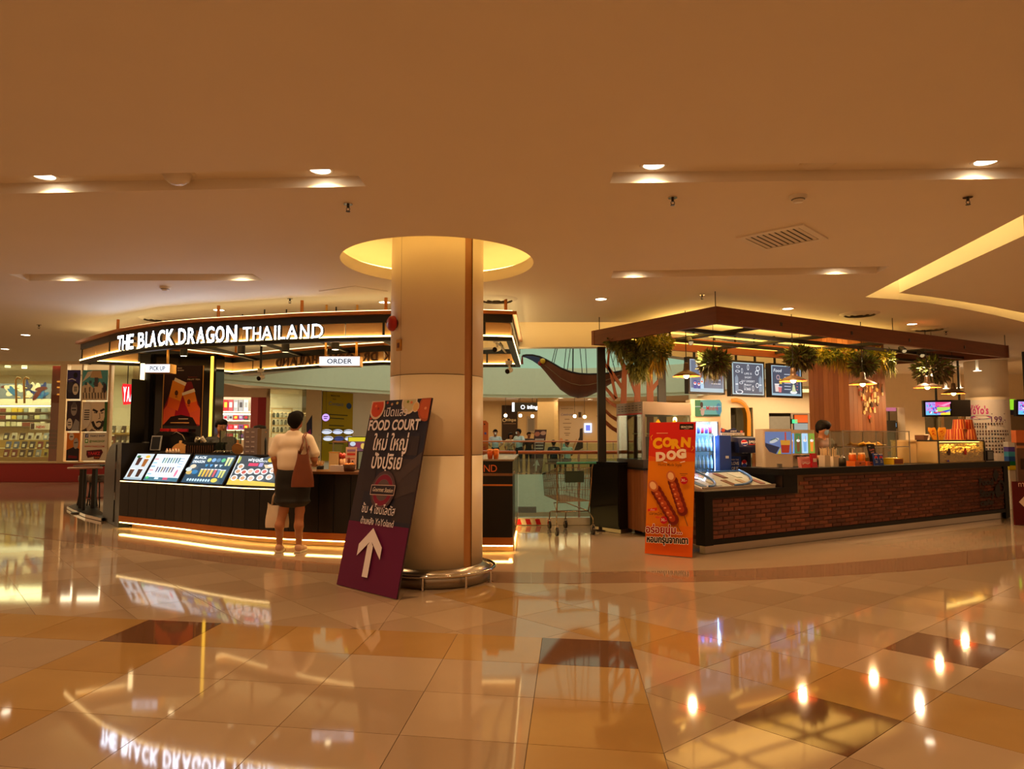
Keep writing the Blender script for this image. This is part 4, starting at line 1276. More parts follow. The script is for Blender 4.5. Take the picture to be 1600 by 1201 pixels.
tag(rest.build('brickwork',None,bc),kind='stuff')
for r_ in range(9):
 for q in range(2):
  a=0.15+q*0.2+(0.1 if r_%2 else 0)
  zz=0.172+r_*(bh_+0.0085)
  MB().use(br.choice(bmats)).obox(bp(0.002,a,zz),U*-0.012,IN*0.19,V((0,0,bh_))).build('return_brick',None,bc)
EMB=M('emblem_black',(26,18,15),0.5,var=0)
fr=F(bp(0,-0.012),U,(0,0,1))
pr=Print(fr,None,0.004,0.0015)
sa,sb=s_at(1524),s_at(1568)
w_=sb-sa
c_=(24,16,14)
pr.poly([(sa+w_*.62,.66),(sa+w_*.52,.78),(sa+w_*.62,.9),(sa+w_*.74,.78)],c_)
pr.text('Food',sa+w_*.28,.62,.16,c_,.05,width=w_*.5);pr.text('Story',sa+w_*.3,.42,.17,c_,.05,width=w_*.55)
pr.ring(sa+w_*.8,.56,.13,.05,c_);pr.ell(sa+w_*.66,.5,.1,.12,c_);pr.text('cafe',sa+w_*.25,.27,.14,c_,.05,width=w_*.45)
pr.done('emblem',bc)
# timber canopy
ZC0,ZC1=2.885,3.105
K0,K1,K2=Pz(1119,478,ZC1),Pz(1576,540,ZC1),Pz(924,517,ZC1)
K3=V((K2.x+(K1-K0).x*.94,K2.y+(K1-K0).y*.80,ZC1))
tc=thing('timber_canopy','square timber beam canopy hung over the brick snack counter','canopy',(K0.x,K0.y,ZC0))
def beam(a,b,name='beam',t=0.07,z0=ZC0,z1=ZC1,mat=WOODB,inn=1):
 d=V((b.x-a.x,b.y-a.y,0));n_=V((-d.y,d.x,0)).normalized()
 return MB().use(mat).obox(V((a.x,a.y,z0)),d,n_*t*inn,V((0,0,z1-z0))).build(name,None,tc)
WOODB_LIT=M('beam_wood_lit',(150,78,40),0.45,rgb2=(120,58,30),scale=4,stretch=(0.8,0.8,9),var=0.05)  # brighter copy of the beam wood: glow on the inner face coloured in
beam(K0,K1);beam(K2,K0);beam(K3,K2,mat=WOODB_LIT);beam(K1,K3)
pa,pb=Pz(1050,510.5,2.93),Pz(1470,559.5,2.93)
pd=(pb-pa)
def steel_bar(a,b,z=2.905):
 d=V((b.x-a.x,b.y-a.y,0));n_=V((-d.y,d.x,0)).normalized()
 return MB().use(BLACKM).obox(V((a.x,a.y,z)),d,n_*0.05,V((0,0,0.05))).build('cross_bar',None,tc)
def lerp2(a,b,t):return a.lerp(b,t)
for t_ in(0.30,0.66):
 a=K0.lerp(K2,t_);b=K1.lerp(K3,t_)
 steel_bar(a,b,2.90)
for t_ in(0.17,0.38,0.58,0.8):
 steel_bar(K0.lerp(K1,t_),K2.lerp(K3,t_),2.952)
for p in(K0,K0.lerp(K1,.52),K1.lerp(K0,.012),K2.lerp(K0,.08),K3):
 MB().use(BLACKM).cyl((p.x,p.y+0.03,ZC1),(p.x,p.y+0.03,CEIL),0.006,n=6).build('hanger_wire',None,tc)
ws=MB().use(E((255,186,70),3.0))
for a,b in((K2,K3),(K0.lerp(K2,.66),K1.lerp(K3,.66))):
 d=V((b.x-a.x,b.y-a.y,0));n_=V((-d.y,d.x,0)).normalized()
 ws.obox(V((a.x,a.y,3.0))+d*.08-n_*.12,d*.75,n_*0.03,V((0,0,0.02)))
ws.build('strip_light',None,tc)
area('canopy_wash',(4.3,11.6,2.97),(4.3,11.6,4),4.2,1.0,55,(1.0,0.60,0.14)).rotation_euler=(PI,0,0.5)
for px,py,y in((1078,533,10.6),(1034,524,10.7),(1410,546,12.0),(1438,553,12.3)):
 p=Py(px,py,y);zt=2.905
 t=thing('track_light','small black track light on the canopy bars, %s'%{1078:'above the first pendant lamp',1034:'above the bright ivy',1410:'right of the timber column',1438:'above the fern near the television'}[px],'spotlight',p)
 MB().use(BLACKM).cyl((p.x,p.y,p.z+.02),(p.x,p.y,max(zt,p.z+.05)),.012,n=8).build('stem',None,t)
 MB().use(BLACKM).cyl(p+V((0,.05,.04)),p+V((0,-.06,-.03)),.045,n=14).build('head',None,t)
 MB().use(E((255,220,160),.4)).cyl(p+V((0,-.06,-.03)),p+V((0,-.062,-.031)),.036,n=14).build('lens',None,t)
 l=bpy.data.lights.new('lamp','SPOT');l.energy=130;l.color=(1,.72,.42);l.spot_size=1.7;l.spot_blend=.8;l.shadow_soft_size=.04
 o=bpy.data.objects.new('lamp',l);C.objects.link(o);o.location=p+V((0,-.07,-.06));o.rotation_euler=(V({1078:(3.1,11.3,1),1034:(2.4,11.2,1),1410:(5.2,11.0,1),1438:(6.6,11.8,1)}[px])-o.location).to_track_quat('-Z','Y').to_euler();o.parent=t;o.matrix_parent_inverse=Matrix.Translation(-p)
for px,y,lb in((939.5,K2.y+.27,'black steel post under the far corner of the timber canopy'),(1033.5,11.75,'black steel post behind the hanging ivy')):
 q=Py(px,600,y)
 t=thing('canopy_post',lb,'post',(q.x,q.y,0))
 MB().use(BLACKM).box(q.x-.062,y-.06,0.01,q.x+.062,y+.06,ZC0 if px<1000 else 2.95).build('shaft',None,t)
 MB().use(BLACKM).box(q.x-.11,y-.11,0,q.x+.11,y+.11,.012).build('base_plate',None,t)
 # tree-shaped cut-out screens
def limb(mb,a,b,w0,w1,y,th=0.03):
 a,b=Py(*a,y),Py(*b,y);d=(b-a).normalized();n_=V((d.z,0,-d.x))
 mb.prism([a+n_*w0/2,a-n_*w0/2,b-n_*w1/2,b+n_*w1/2],(0,th,0))
TW=M('cutout_wood',(158,88,50),0.5,rgb2=(136,70,38),scale=5,stretch=(7,7,.7),var=.05)
def tree(lb,y,trunk,limbs):
 g_=Py(trunk[-1][0],trunk[-1][1],y)
 t=thing('tree_cutout',lb,'screen',(g_.x,y,0),0)
 mb=MB().use(TW)
 for(p,q)in zip(trunk,trunk[1:]):limb(mb,p[:2],q[:2],p[2],q[2],y)
 a=Py(*trunk[-1][:2],y)
 mb.prism([V((a.x-trunk[-1][2]/2,y,0)),V((a.x+trunk[-1][2]/2,y,0)),V((a.x+trunk[-1][2]/2,y,a.z)),V((a.x-trunk[-1][2]/2,y,a.z))],(0,.03,0))
 mb.build('trunk',None,t)
 for l in limbs:
  mb=MB().use(TW)
  for p,q in zip(l,l[1:]):limb(mb,p[:2],q[:2],p[2],q[2],y+.002)
  mb.build('branch',None,t)
tree('wooden tree cut-out beside the black canopy post',11.62,[(963,545,.05),(976,575,.08),(975,606,.09),(974,640,.10),(976,680,.13)],[[(974,608,.06),(954,579,.05),(934,556,.04)],[(962,624,.06),(938,596,.04)],[(963,622,.05),(955,584,.04),(950,570,.04),(952,545,.03)],[(974,640,.06),(955,630,.05),(936,612,.03)],[(972,660,.07),(955,650,.05),(934,630,.04)],[(973,678,.07),(956,668,.06),(934,648,.05)],[(978,655,.06),(1000,640,.04)],[(945,640,.03),(941,626,.03),(938,606,.02)]])
tree('wooden tree cut-out with a forked top under the ivy',11.66,[(997,560,.08),(997,590,.085),(996,622,.1),(996,690,.12)],[[(995,618,.05),(985,592,.04),(980,570,.03)],[(997,650,.06),(1012,632,.04)]])
tree('wooden tree cut-out nearest to the second black post',11.7,[(1013,555,.07),(1015,585,.1),(1016,622,.11),(1016,690,.12)],[[(1018,609,.07),(1030,594,.06),(1036,590,.04)],[(1015,581,.06),(1028,566,.04),(1036,556,.03)]])
# left end: cabinets, warming case
Q0=V((1.93,10.5,0));QL=V((-.30,.954,0));QF=V((.86,.51,0))
def qp(f,l,z=0.0):return Q0+QF*f+QL*l+V((0,0,z))
wcb=thing('wood_cabinet','striped wooden base cabinet on feet under the steel warming case','cabinet',qp(.5,.4))
MB().use(BLACK).obox(qp(.012,.012,.07),QF*1.0,QL*.86,V((0,0,.91))).build('body',None,wcb)
for k in range(9):
 MB().use(PLANKS[k%3 if k%3!=2 else 1]).obox(qp(0,k*.098+.002,.07),QL*.094,QF*.014,V((0,0,.9))).build('plank',None,wcb)
for k in range(10):
 MB().use(PLANKS[(k+1)%3]).obox(qp(k*.1+.002,0,.07),QF*.096,QL*.014,V((0,0,.9))).build('plank',None,wcb)
MB().use(BLACK).obox(qp(-.02,-.02,.97),QF*1.05,QL*.93,V((0,0,.03))).build('worktop',None,wcb)
for f,l in((.08,.08),(.9,.08),(.08,.78),(.9,.78)):MB().use(BLACKM).cyl(qp(f,l),qp(f,l,.07),.03).build('foot',None,wcb)
cs=thing('warming_case','steel framed glass warming case with a red line on its header','case',qp(.5,.4,1.0))
for f,l in((.03,.03),(.97,.03),(.03,.85),(.97,.85)):
 MB().use(STEEL).obox(qp(f-.025,l-.025,1.0),QF*.05,QL*.05,V((0,0,.80))).build('corner_frame',None,cs)
HDR=M('case_header',(148,132,118),0.35,metal=.5,var=.03)
MB().use(HDR).obox(qp(0,0,1.79),QF*1.0,QL*.88,V((0,0,.19))).build('header',None,cs)
MB().use(RED).obox(qp(-.004,.02,1.795),QL*.84,QF*.004,V((0,0,.018))).build('red_line',None,cs)
for k in range(7):
 for j in range(3):
  MB().use(DKGREY).obox(qp(-.005,.04+k*.118,1.85+j*.036),QL*.07,QF*.004,V((0,0,.01))).build('vent_slot',None,cs)
MB().use(M('case_floor',(60,48,40),.4)).obox(qp(0,0,1.0),QF*1.0,QL*.88,V((0,0,.12))).build('case_base',None,cs)
MB().use(GLS).obox(qp(0.003,.05,1.12),QL*.78,QF*.006,V((0,0,.67))).build('glass_pane',None,cs)
MB().use(GLS).obox(qp(.05,.003,1.12),QF*.9,QL*.006,V((0,0,.67))).build('glass_pane',None,cs)
MB().use(BLACKM).obox(qp(.3,.4,1.12),QF*.5,QL*.3,V((0,0,.34))).build('heater_unit',None,cs)
MB().use(CHROME).obox(qp(.05,.4,1.5),QF*.9,QL*.02,V((0,0,.015))).build('rack_rail',None,cs)
for f in(.3,.63):
 q=qp(f,-.002,1.66)
 MB().use(INK((238,160,24))).prism([q+QF*.06,q+V((0,0,.065)),q-QF*.06,q-V((0,0,.065))],-QL*.003).build('warning_sticker',None,cs)
MB().use(E((255,210,150),6.0)).ell(qp(.85,.3,1.73),(.035,.035,.045),10,8).build('bulb',None,cs)
e0,e1=G(922,827),G(968,833.5)
t=thing('black_cabinet','plain black end cabinet between the trolley and the wooden cabinet','cabinet',(e0+e1)/2)
du=V((e1.x-e0.x,e1.y-e0.y,0));dn=V((-du.y,du.x,0)).normalized()
MB().use(BLACK).obox(V((e0.x,e0.y,.06)),du,dn*.3,V((0,0,.98))).build('carcass',None,t)
MB().use(BLACK).obox(V((e0.x,e0.y,1.042))-du*.02-dn*.02,du*1.04,dn*.34,V((0,0,.03))).build('worktop',None,t)
MB().use(STEEL).obox(V((e0.x,e0.y,0))+dn*.03,du,dn*.25,V((0,0,.06))).build('plinth',None,t)
MB().use(BLACK).obox(V((e0.x,e0.y,.1))-dn*.012+du*.02,du*.96,dn*.012,V((0,0,.92))).build('door',None,t)
# drinks fridge
fy=11.0
f0,f1=Py(1080,700,fy).x,Py(1127,700,fy).x
fz=Py(1100,652,fy).z
frg=thing('drinks_fridge','white upright drinks fridge with a glowing glass door and green topper sign','fridge',((f0+f1)/2,fy,0))
FRW=M('fridge_white',(226,206,172),.35,var=.02)
d_=.52
mb=MB().use(FRW)
mb.box(f0,fy,0,f0+.05,fy+d_,fz);mb.box(f1-.05,fy,0,f1,fy+d_,fz);mb.box(f0+.05,fy,fz-.06,f1-.05,fy+d_,fz);mb.box(f0+.05,fy,0,f1-.05,fy+d_,.5);mb.box(f0+.05,fy+d_-.03,.5,f1-.05,fy+d_,fz-.06)
mb.build('cabinet_shell',None,frg)
dx0,dx1=f0+.05,f1-.06
MB().use(GLASS('fridge_glass',(222,236,250),.1)).box(dx0,fy+.004,.5,dx1,fy+.01,fz-.07).build('door_glass',None,frg)
dfr=MB().use(M('fridge_trim',(120,130,150),.3,metal=.4,var=0)).box(dx1,fy-.012,.5,dx1+.02,fy,fz-.07).build('door_frame',None,frg)
MB().use(CHROME).tube([(dx1+.012,fy-.012,1.1),(dx1+.012,fy-.05,1.12),(dx1+.012,fy-.05,1.42),(dx1+.012,fy-.012,1.44)],.008,6).build('handle',None,dfr)
MB().use(E((190,220,255),26.0)).box(dx1-.035,fy+.03,.55,dx1-.012,fy+.05,fz-.1).build('light_strip',None,frg)
MB().use(M('fridge_inner',(150,180,220),.5,var=0)).box(dx0,fy+.46,.5,dx1,fy+.47,fz-.07).build('liner',None,frg)
area('fridge_light',((dx0+dx1)/2,fy+.05,fz-.1),((dx0+dx1)/2,fy+.3,1.0),.3,.06,30,(.7,.85,1.0))
levels=[Py(1100,py,fy+.1).z for py in(677,704.5,731.5,754)]
for z in levels:
 MB().use(GLASS('shelf_glass',(226,234,222),.02)).box(dx0,fy+.03,z-.012,dx1-.035,fy+.44,z-.002).build('shelf',None,frg)
bw=(dx1-.05-dx0)/5
BOT=M('water_bottle',(176,206,236),.15,var=0,spec=.8)
for li,z in enumerate(levels[1:]):
 for k in range(5):
  q=V((dx0+bw*(k+.5),fy+.09,z))
  hgt=.205
  o=MB().use(BOT)
  t=thing('water_bottle','clear water bottle in the drinks fridge, %s from the hinge on the %s shelf'%(('first','second','third','fourth','fifth')[k],('upper','middle','lowest')[li]),'bottle',q,0,'water bottles in the fridge')
  o.lathe([(0,0),(bw*.42,.003),(bw*.44,.06),(bw*.40,.08),(bw*.44,.1),(bw*.44,.13),(bw*.2,.175),(bw*.18,.19)],q,12);o.build('body',None,t)
  MB().use(INK((90,150,210))).lathe([(bw*.2,.188),(bw*.2,.204),(0,.206)],q,10).build('cap',None,t)
  MB().use(INK((220,236,246))).lathe([(bw*.445,.068),(bw*.445,.125)],q,12).build('label_band',None,t)
for k in range(5):
 q=V((dx0+bw*(k+.5),fy+.09,levels[0]))
 c=((130,24,40),(40,50,120),(130,24,40),(60,40,110),(130,24,40))[k]
 t=thing('drink_can','%s drink can on the top fridge shelf, %s from the hinge'%(('dark red','blue','dark red','violet','dark red')[k],('first','second','third','fourth','fifth')[k]),'can',q,0,'cans in the fridge')
 MB().use(M('can_%d'%k,c,.3,metal=.3,var=0)).lathe([(0,0),(bw*.36,0),(bw*.42,.01),(bw*.42,.11),(bw*.34,.122)],q,14).build('body',None,t)
 MB().use(CHROME).lathe([(bw*.345,.119),(bw*.345,.124),(0,.121)],q,14).build('can_lid',None,t)
ta,tb_=Py(1086,650,fy-.01),Py(1127.5,624.5,fy-.01)
MB().use(FRW).box(f0,fy,fz,f1,fy+.3,tb_.z+.01).build('topper_box',None,frg)
pr=Print(F(ta,(1,0,0),(0,0,1)),.62,.0);wd,hh=tb_.x-ta.x,tb_.z-ta.z
pr.poly([(0,0),(wd*.93,0),(wd,hh*.3),(wd,hh*.8),(wd*.93,hh),(0,hh)],(120,190,170))
pr.poly([(0,0),(wd*.35,0),(wd*.2,hh),(0,hh)],(70,140,80));pr.rect(wd*.3,0,wd*.6,hh*.1,(40,90,60));pr.ell(wd*.88,hh*.45,wd*.1,hh*.35,(80,150,170))
pr.rect(0,hh*.57,wd*.97,hh*.035,(225,235,230))
pr.ell(wd*.28,hh*.26,wd*.07,hh*.24,(226,180,150));pr.ell(wd*.26,hh*.58,wd*.04,hh*.1,(226,180,150));pr.ell(wd*.25,hh*.7,wd*.055,hh*.18,(70,40,30));pr.rect(wd*.18,hh*.36,wd*.2,hh*.09,(226,160,140))
pr.text('Minéré',wd*.64,hh*.36,hh*.38,(220,50,50),.015,width=wd*.44)
pr.done('topper_sign',frg)
# soda fountain
gy_=10.75
def X(px,y=gy_):return Py(px,700,y).x
def Zz(py,y=gy_):return Py(1150,py,y).z
sf=thing('soda_fountain','dark blue soda fountain with nozzles and round emblem beside the fridge','dispenser',(X(1150),gy_,.75))
NAVY=M('navy_plastic',(22,34,78),.3,var=.03);BLUE=M('blue_plastic',(36,66,150),.3,var=.03)
MB().use(BLUE).box(X(1125),gy_+.02,.74,X(1143),gy_+.4,Zz(680)).build('side_tower',None,sf)
MB().use(NAVY).box(X(1143.5),gy_+.14,.74,X(1178),gy_+.5,Zz(690)).build('body',None,sf)
mb=MB().use(NAVY)
hx0,hx1=X(1152),X(1185)
mb.prism([V((hx0,gy_-.08,Zz(707))),V((hx0,gy_-.1,Zz(698))),V((hx0,gy_-.04,Zz(684))),V((hx0,gy_+.3,Zz(682))),V((hx0,gy_+.3,Zz(708)))],(hx1-hx0,0,0))
mb.build('hood',None,sf)
for px in(1159.5,1164.5,1178,1183):
 q=V((X(px),gy_-.05,Zz(704)))
 MB().use(WPLAST).cyl(q+V((0,0,-.035)),q+V((0,0,.03)),.017,.022,10).build('nozzle',None,sf)
pr=Print(F((hx0,gy_-.101,Zz(698)),(1,0,0),(0,.06,Zz(684)-Zz(698))),None,.003);wd,hh=hx1-hx0,.15
pr.ell(wd*.27,hh*.45,.05,.05,(225,225,235));pr.poly([(wd*.27-.048,hh*.47),(wd*.27-.03,hh*.72),(wd*.27+.03,hh*.74),(wd*.27+.046,hh*.54),(wd*.27,hh*.5)],(200,30,44));pr.poly([(wd*.27-.046,hh*.38),(wd*.27,hh*.36),(wd*.27+.047,hh*.42),(wd*.27+.03,hh*.18),(wd*.27-.03,hh*.17)],(30,60,160))
pr.text('pepsi',wd*.7,hh*.44,.075,(235,235,240),.02,width=wd*.42);pr.rect(wd*.45,hh*.2,wd*.48,hh*.12,(190,60,60))
pr.done('emblem',sf)
fa=V((X(1144),gy_+.13,Zz(738)))
pr=Print(F(fa,(1,0,0),(0,0,1)),None,.0);wd,hh=X(1172)-fa.x,Zz(713)-fa.z
pr.rect(0,0,wd,hh,(30,70,170));pr.rect(wd*.62,0,wd*.38,hh,(26,30,70))
pr.text('FOR THE',wd*.3,hh*.74,hh*.13,(240,240,244),.02,width=wd*.4);pr.text('LOVE',wd*.3,hh*.46,hh*.28,(240,240,244),.03,width=wd*.42);pr.text('OF IT!',wd*.3,hh*.14,hh*.28,(240,240,244),.03,width=wd*.42)
pr.ell(wd*.81,hh*.55,wd*.15,hh*.24,(225,225,235));pr.ell(wd*.81,hh*.66,wd*.13,hh*.12,(200,30,44));pr.ell(wd*.81,hh*.43,wd*.13,hh*.12,(30,60,160));pr.rect(wd*.68,hh*.1,wd*.25,hh*.1,(200,60,60))
pr.done('front_print',sf)
MB().use(INK((190,200,214))).box(X(1134),gy_+.016,Zz(716),X(1139),gy_+.019,Zz(712)).build('sticker',None,sf)
ta=V((X(1129),gy_+.1,Zz(680)));mb=MB().use(INK((60,66,110)))
tw_,th_=X(1167)-ta.x,Zz(668)-ta.z
mb.prism([ta,ta+V((tw_,0,0)),ta+V((tw_*.95,0,th_*.6)),ta+V((tw_*.75,0,th_*.55)),ta+V((tw_*.6,0,th_)),ta+V((tw_*.3,0,th_*.7)),ta+V((tw_*.05,0,th_))],(0,.015,0));mb.build('topper',None,sf)
pr=Print(F(ta,(1,0,0),(0,0,1)),None,.003);pr.rect(0,0,tw_,th_*.35,(230,226,220));pr.text('EVERYDAY SPECIAL',tw_*.5,th_*.06,th_*.27,(40,40,70),.01,width=tw_*.85);pr.ell(tw_*.12,th_*.68,tw_*.08,th_*.24,(214,90,60));pr.ell(tw_*.88,th_*.5,tw_*.06,th_*.16,(214,120,100));pr.text('pepsi',tw_*.55,th_*.5,th_*.3,(236,236,240),.02,width=tw_*.24);pr.done('topper_print',sf)
wt=thing('prep_counter','black prep counter behind the low end of the brick counter','counter',bp(1.2,1.4))
MB().use(BLACK).obox(bp(.9,.85,.05),U*1.75,IN*.85,V((0,0,.66))).build('carcass',None,wt)
MB().use(STEEL).obox(bp(.88,.83,.71),U*1.79,IN*.9,V((0,0,.03))).build('worktop',None,wt)
cf=thing('ice_cream_freezer','low glass topped ice cream freezer with curved blue rims on the low counter','freezer',bp(.8,.4,HL))
sA,sB=.03,s1-.10
LZ=lambda b:HL+.03+.17*(b-.05)/.62
mb=MB().use(WPLAST);mb.prism([bp(sA,.05,HL),bp(sA,.67,HL),bp(sA,.67,LZ(.67)),bp(sA,.05,LZ(.05))],U*(sB-sA));mb.build('body',None,cf)
BLR=M('blue_rim',(70,116,186),.35,var=.02)
for a0,a1 in((sA+.14,sA+.52),(sA+.62,sB-.03)):
 pts=[bp(a0+(a1-a0)*math.sin(k*PI/20),.07+.57*(1-math.cos(k*PI/20)),LZ(.07+.57*(1-math.cos(k*PI/20)))+.02)for k in range(11)]
 pts=[bp(a1-(a1-a0)*(1-math.cos(k*PI/20)),.64-.57*math.sin(k*PI/20),LZ(.64-.57*math.sin(k*PI/20))+.022)for k in range(11)][::-1]
 MB().use(BLR).tube(pts,.016,6).build('blue_rim',None,cf)
MB().use(BLR).obox(bp(sA,.63,LZ(.63)+.004),U*(sB-sA),IN*.03,V((0,0,.02))).build('blue_rim',None,cf)
MB().use(STEEL).obox(bp(sA,.04,HL+.03),U*(sB-sA),IN*.02,V((0,0,.02))).build('front_rim',None,cf)
mb=MB().use(GLASS('freezer_glass',(232,240,244),.02));mb.add([bp(sA+.02,.07,LZ(.07)+.018),bp(sB-.02,.07,LZ(.07)+.018),bp(sB-.02,.63,LZ(.63)+.018),bp(sA+.02,.63,LZ(.63)+.018)],[(0,1,2,3)]);mb.build('glass_lid',None,cf)
fr2=random.Random(9);SL=V((0,0,0))+IN*.62+V((0,0,.17));SL.normalize()
for k in range(9):
 c=fr2.choice(((214,180,150),(150,100,70),(230,224,214),(120,150,190),(180,120,110)))
 b_=.12+.27*(k%2);mb=MB().use(INK(c));mb.obox(bp(sA+.05+k*(sB-sA-.12)/9,b_,LZ(b_)+.002),U*.1,SL*.2,V((0,0,.008)))
 tag(mb.build('ice_cream_tub',None),'%s ice cream lid under the freezer glass, %s from the corner'%({214:'tan',150:'brown',230:'white',120:'pale blue',180:'dusty red'}[c[0]],('first','second','third','fourth','fifth','sixth','seventh','eighth','ninth')[k]),'tub','lids in the freezer')
def on_prep(px,back=1.2,z=.74):
 h=onseg(bp(0,back),bp(1,back),px,740);return V((h.x,h.y,z))
p=on_prep(1200,.95)
t=thing('wash_tub','white tub with a teal cloth behind the blue rimmed freezer','tub',p)
mb=MB().use(WPLAST);mb.obox(p+V((-.22,-.1,.0)),(.44,.1,0),(0,.28,0),(0,0,.1));mb.build('tub_body',None,t)
MB().use(INK((60,150,170))).obox(p+V((-.2,-.09,.1)),(.34,.08,0),(-.0,.22,.05),(0,0,.012)).build('cloth',None,t)
for px,c,nm,lb,hh_,r_ in((1188,(226,222,216),'paper_tub','white paper tub with a blue rim beside the teal cloth',.15,.05),(1166,(222,200,120),'sauce_tub','yellow sauce tub in front of the soda fountain',.085,.062)):
 p=on_prep(px,1.1)
 t=thing(nm,lb,'tub',p)
 MB().use(INK(c)).lathe([(0,0),(r_*.85,0),(r_,hh_),(0,hh_)],p,18).build('tub_body',None,t)
 MB().use(INK((60,80,140)if px>1170 else(214,190,110))).lathe([(r_*1.02,hh_-.015),(r_*1.06,hh_-.01),(r_*1.06,hh_+.006),(0,hh_+.008)],p,18).build('lid',None,t)
OR=M('orange_cup',(214,116,44),.45,var=.04)
for px,back,hh_,r_,lb in((1201.5,1.0,.22,.038,'short stack of orange paper cups left of the juice machine'),(1217,.9,.33,.072,'tall stack of orange paper cups in front of the juice machine')):
 p=on_prep(px,back,.74+.1)
 t=thing('cup_stack',lb,'cups',p)
 MB().use(STEEL).cyl(p-V((0,0,.1)),p,r_*1.2,n=16).build('stand',None,t)
 n_=int(hh_/.03)
 for k in range(n_):
  z=.03*k
  MB().use(OR).lathe([(r_*.84,z),(r_*.98,z+.027),(r_,z+.029),(r_*.86,z+.031)]if k<n_-1 else[(r_*.84,z),(r_*.98,z+.027),(r_,z+.03),(0,z+.03)],p,16).build('cup',None,t)
def on_top(px,back=.3,z=HT):
 h=onseg(bp(0,back),bp(1,back),px,740);return V((h.x,h.y,z))
WJ=M('juice_white',(230,212,190),.35,var=.02)
def pict(pr,wd,hh,n):
 cols=[((90,150,220),(220,120,60)),((60,110,60),(110,60,30)),((170,210,240),(120,170,220)),((120,150,50),(230,130,40))]
 for i in range(n):
  a=wd*(i+.06)/n;w2=wd*.88/n;bg,fg=cols[i%4]
  pr.rect(a,0,w2,hh,bg);pr.poly([(a+w2*.28,hh*.08),(a+w2*.72,hh*.08),(a+w2*.8,hh*.6),(a+w2*.2,hh*.6)],fg);pr.ell(a+w2*.5,hh*.64,w2*.3,hh*.07,(236,230,220));pr.rect(a+w2*.55,hh*.62,w2*.06,hh*.25,(200,60,50))
p0=on_top(1192,.55,.76);
dj=thing('juice_dispenser','white rounded juice machine with one large fruit drink picture','dispenser',p0)
wA=on_top(1228,.55).x-p0.x
zt=Py(1210,670,p0.y).z-.76
MB().use(WJ).rbox(p0+V((wA/2,.14,zt/2+.0)),wA,.36,zt,0,.04,4).build('body',None,dj)
pr=Print(F(p0+V((.03,-.041,zt-.36)),(1,0,0),(0,0,1)),.55,.002)
w2,h2=wA-.06,.32
pr.poly([(0,h2),(0,h2*.35),(w2*.15,h2*.1),(w2*.4,0),(w2,0),(w2,h2)],(120,140,190));pr.poly([(0,h2*.5),(0,h2*.35),(w2*.15,h2*.1),(w2*.4,0),(w2*.55,h2*.3)],(40,46,66));pr.ell(w2*.35,h2*.6,w2*.2,h2*.09,(230,230,226),rot=.4);pr.line([(w2*.2,h2*.6),(w2*.4,h2*.7),(w2*.5,h2*.62)],.01,(30,90,40));pr.poly([(w2*.62,h2*.05),(w2*.9,h2*.05),(w2*.96,h2*.6),(w2*.58,h2*.6)],(190,50,26));pr.poly([(w2*.6,h2*.4),(w2*.95,h2*.4),(w2*.96,h2*.62),(w2*.58,h2*.62)],(236,160,50));pr.rect(w2*.75,h2*.6,w2*.06,h2*.38,(220,80,60));pr.poly([(w2*.45,0),(w2*.6,0),(w2*.58,h2*.3)],(220,200,60))
pr.done('picture',dj)
MB().use(GREYP).cbox(p0+V((wA/2,-.06,.28)),.05,.08,.06).build('tap',None,dj);MB().use(GREYP).cbox(p0+V((wA/2,-.06,.02)),wA*.8,.1,.03).build('drip_tray',None,dj)
p0=on_top(1229,.42);p1_=on_top(1275,.42)
dj=thing('juice_dispenser','wide white juice machine with four glowing drink pictures','dispenser',p0)
wA=(p1_-p0).length;uu=(p1_-p0).normalized();ii=V((-uu.y,uu.x,0))
zt=Py(1250,671,p0.y).z-HT
MB().use(WJ).rbox(p0+uu*wA/2+ii*.16+V((0,0,zt*.65)),wA,.34,zt*.7,math.atan2(uu.y,uu.x),.035,4).build('hood',None,dj)
MB().use(WJ).obox(p0+ii*.08+V((0,0,0)),uu*wA,ii*.25,V((0,0,zt*.35))).build('body',None,dj)
pr=Print(F(p0+uu*.03-ii*.011+V((0,0,zt*.36)),uu,(0,0,1)),.9,.002);pict(pr,wA-.06,zt*.54,4);pr.done('picture',dj)
MB().use(CHROME).obox(p0-ii*.02+uu*.02+V((0,0,zt*.31)),uu*(wA-.04),ii*.03,V((0,0,.012))).build('trim_bar',None,dj)
for k in range(3):MB().use(GREYP).cbox(p0+uu*(wA*(.2+.3*k))+ii*.05+V((0,0,zt*.26)),.03,.06,.05,math.atan2(uu.y,uu.x)).build('tap',None,dj)
p=on_top(1262,.1)
t=thing('price_card','pink price card folded on the counter before the wide juice machine','card',p)
MB().use(INK((232,150,150))).obox(p-U*.13,U*.26,IN*.05,V((0,0,.15))+IN*.02).build('card',None,t)
pr=Print(F(p-U*.13-IN*.004,U,V((0,0,.15))+IN*.02),None,.002);pr.rect(.0,0,.26,.06,(236,90,90));pr.line([(.02,.05),(.08,.07),(.14,.05),(.2,.075)],.012,(246,220,216));pr.rect(.03,.1,.16,.02,(220,110,120));pr.done('print',t)
p=on_top(1274,.06)
t=thing('snack_packet','shiny red snack packet leaning beside the pink card','packet',p)
mb=MB().use(M('foil_red',(206,40,60),.2,metal=.3,var=.03));mb.prism([p+U*a+V((0,0,b))+IN*.02*(b/.2)for a,b in((-.06,0),(.06,0),(.055,.1),(.065,.2),(-.055,.2),(-.05,.1))],IN*.03);mb.build('pouch',None,t)
MB().use(INK((240,214,214))).obox(p-U*.035+V((0,0,.08))-IN*-.004,U*.07,-IN*.006,V((0,0,.05))).build('label_patch',None,t)
SKW=M('stick_wood',(232,204,160),.5,var=.05)
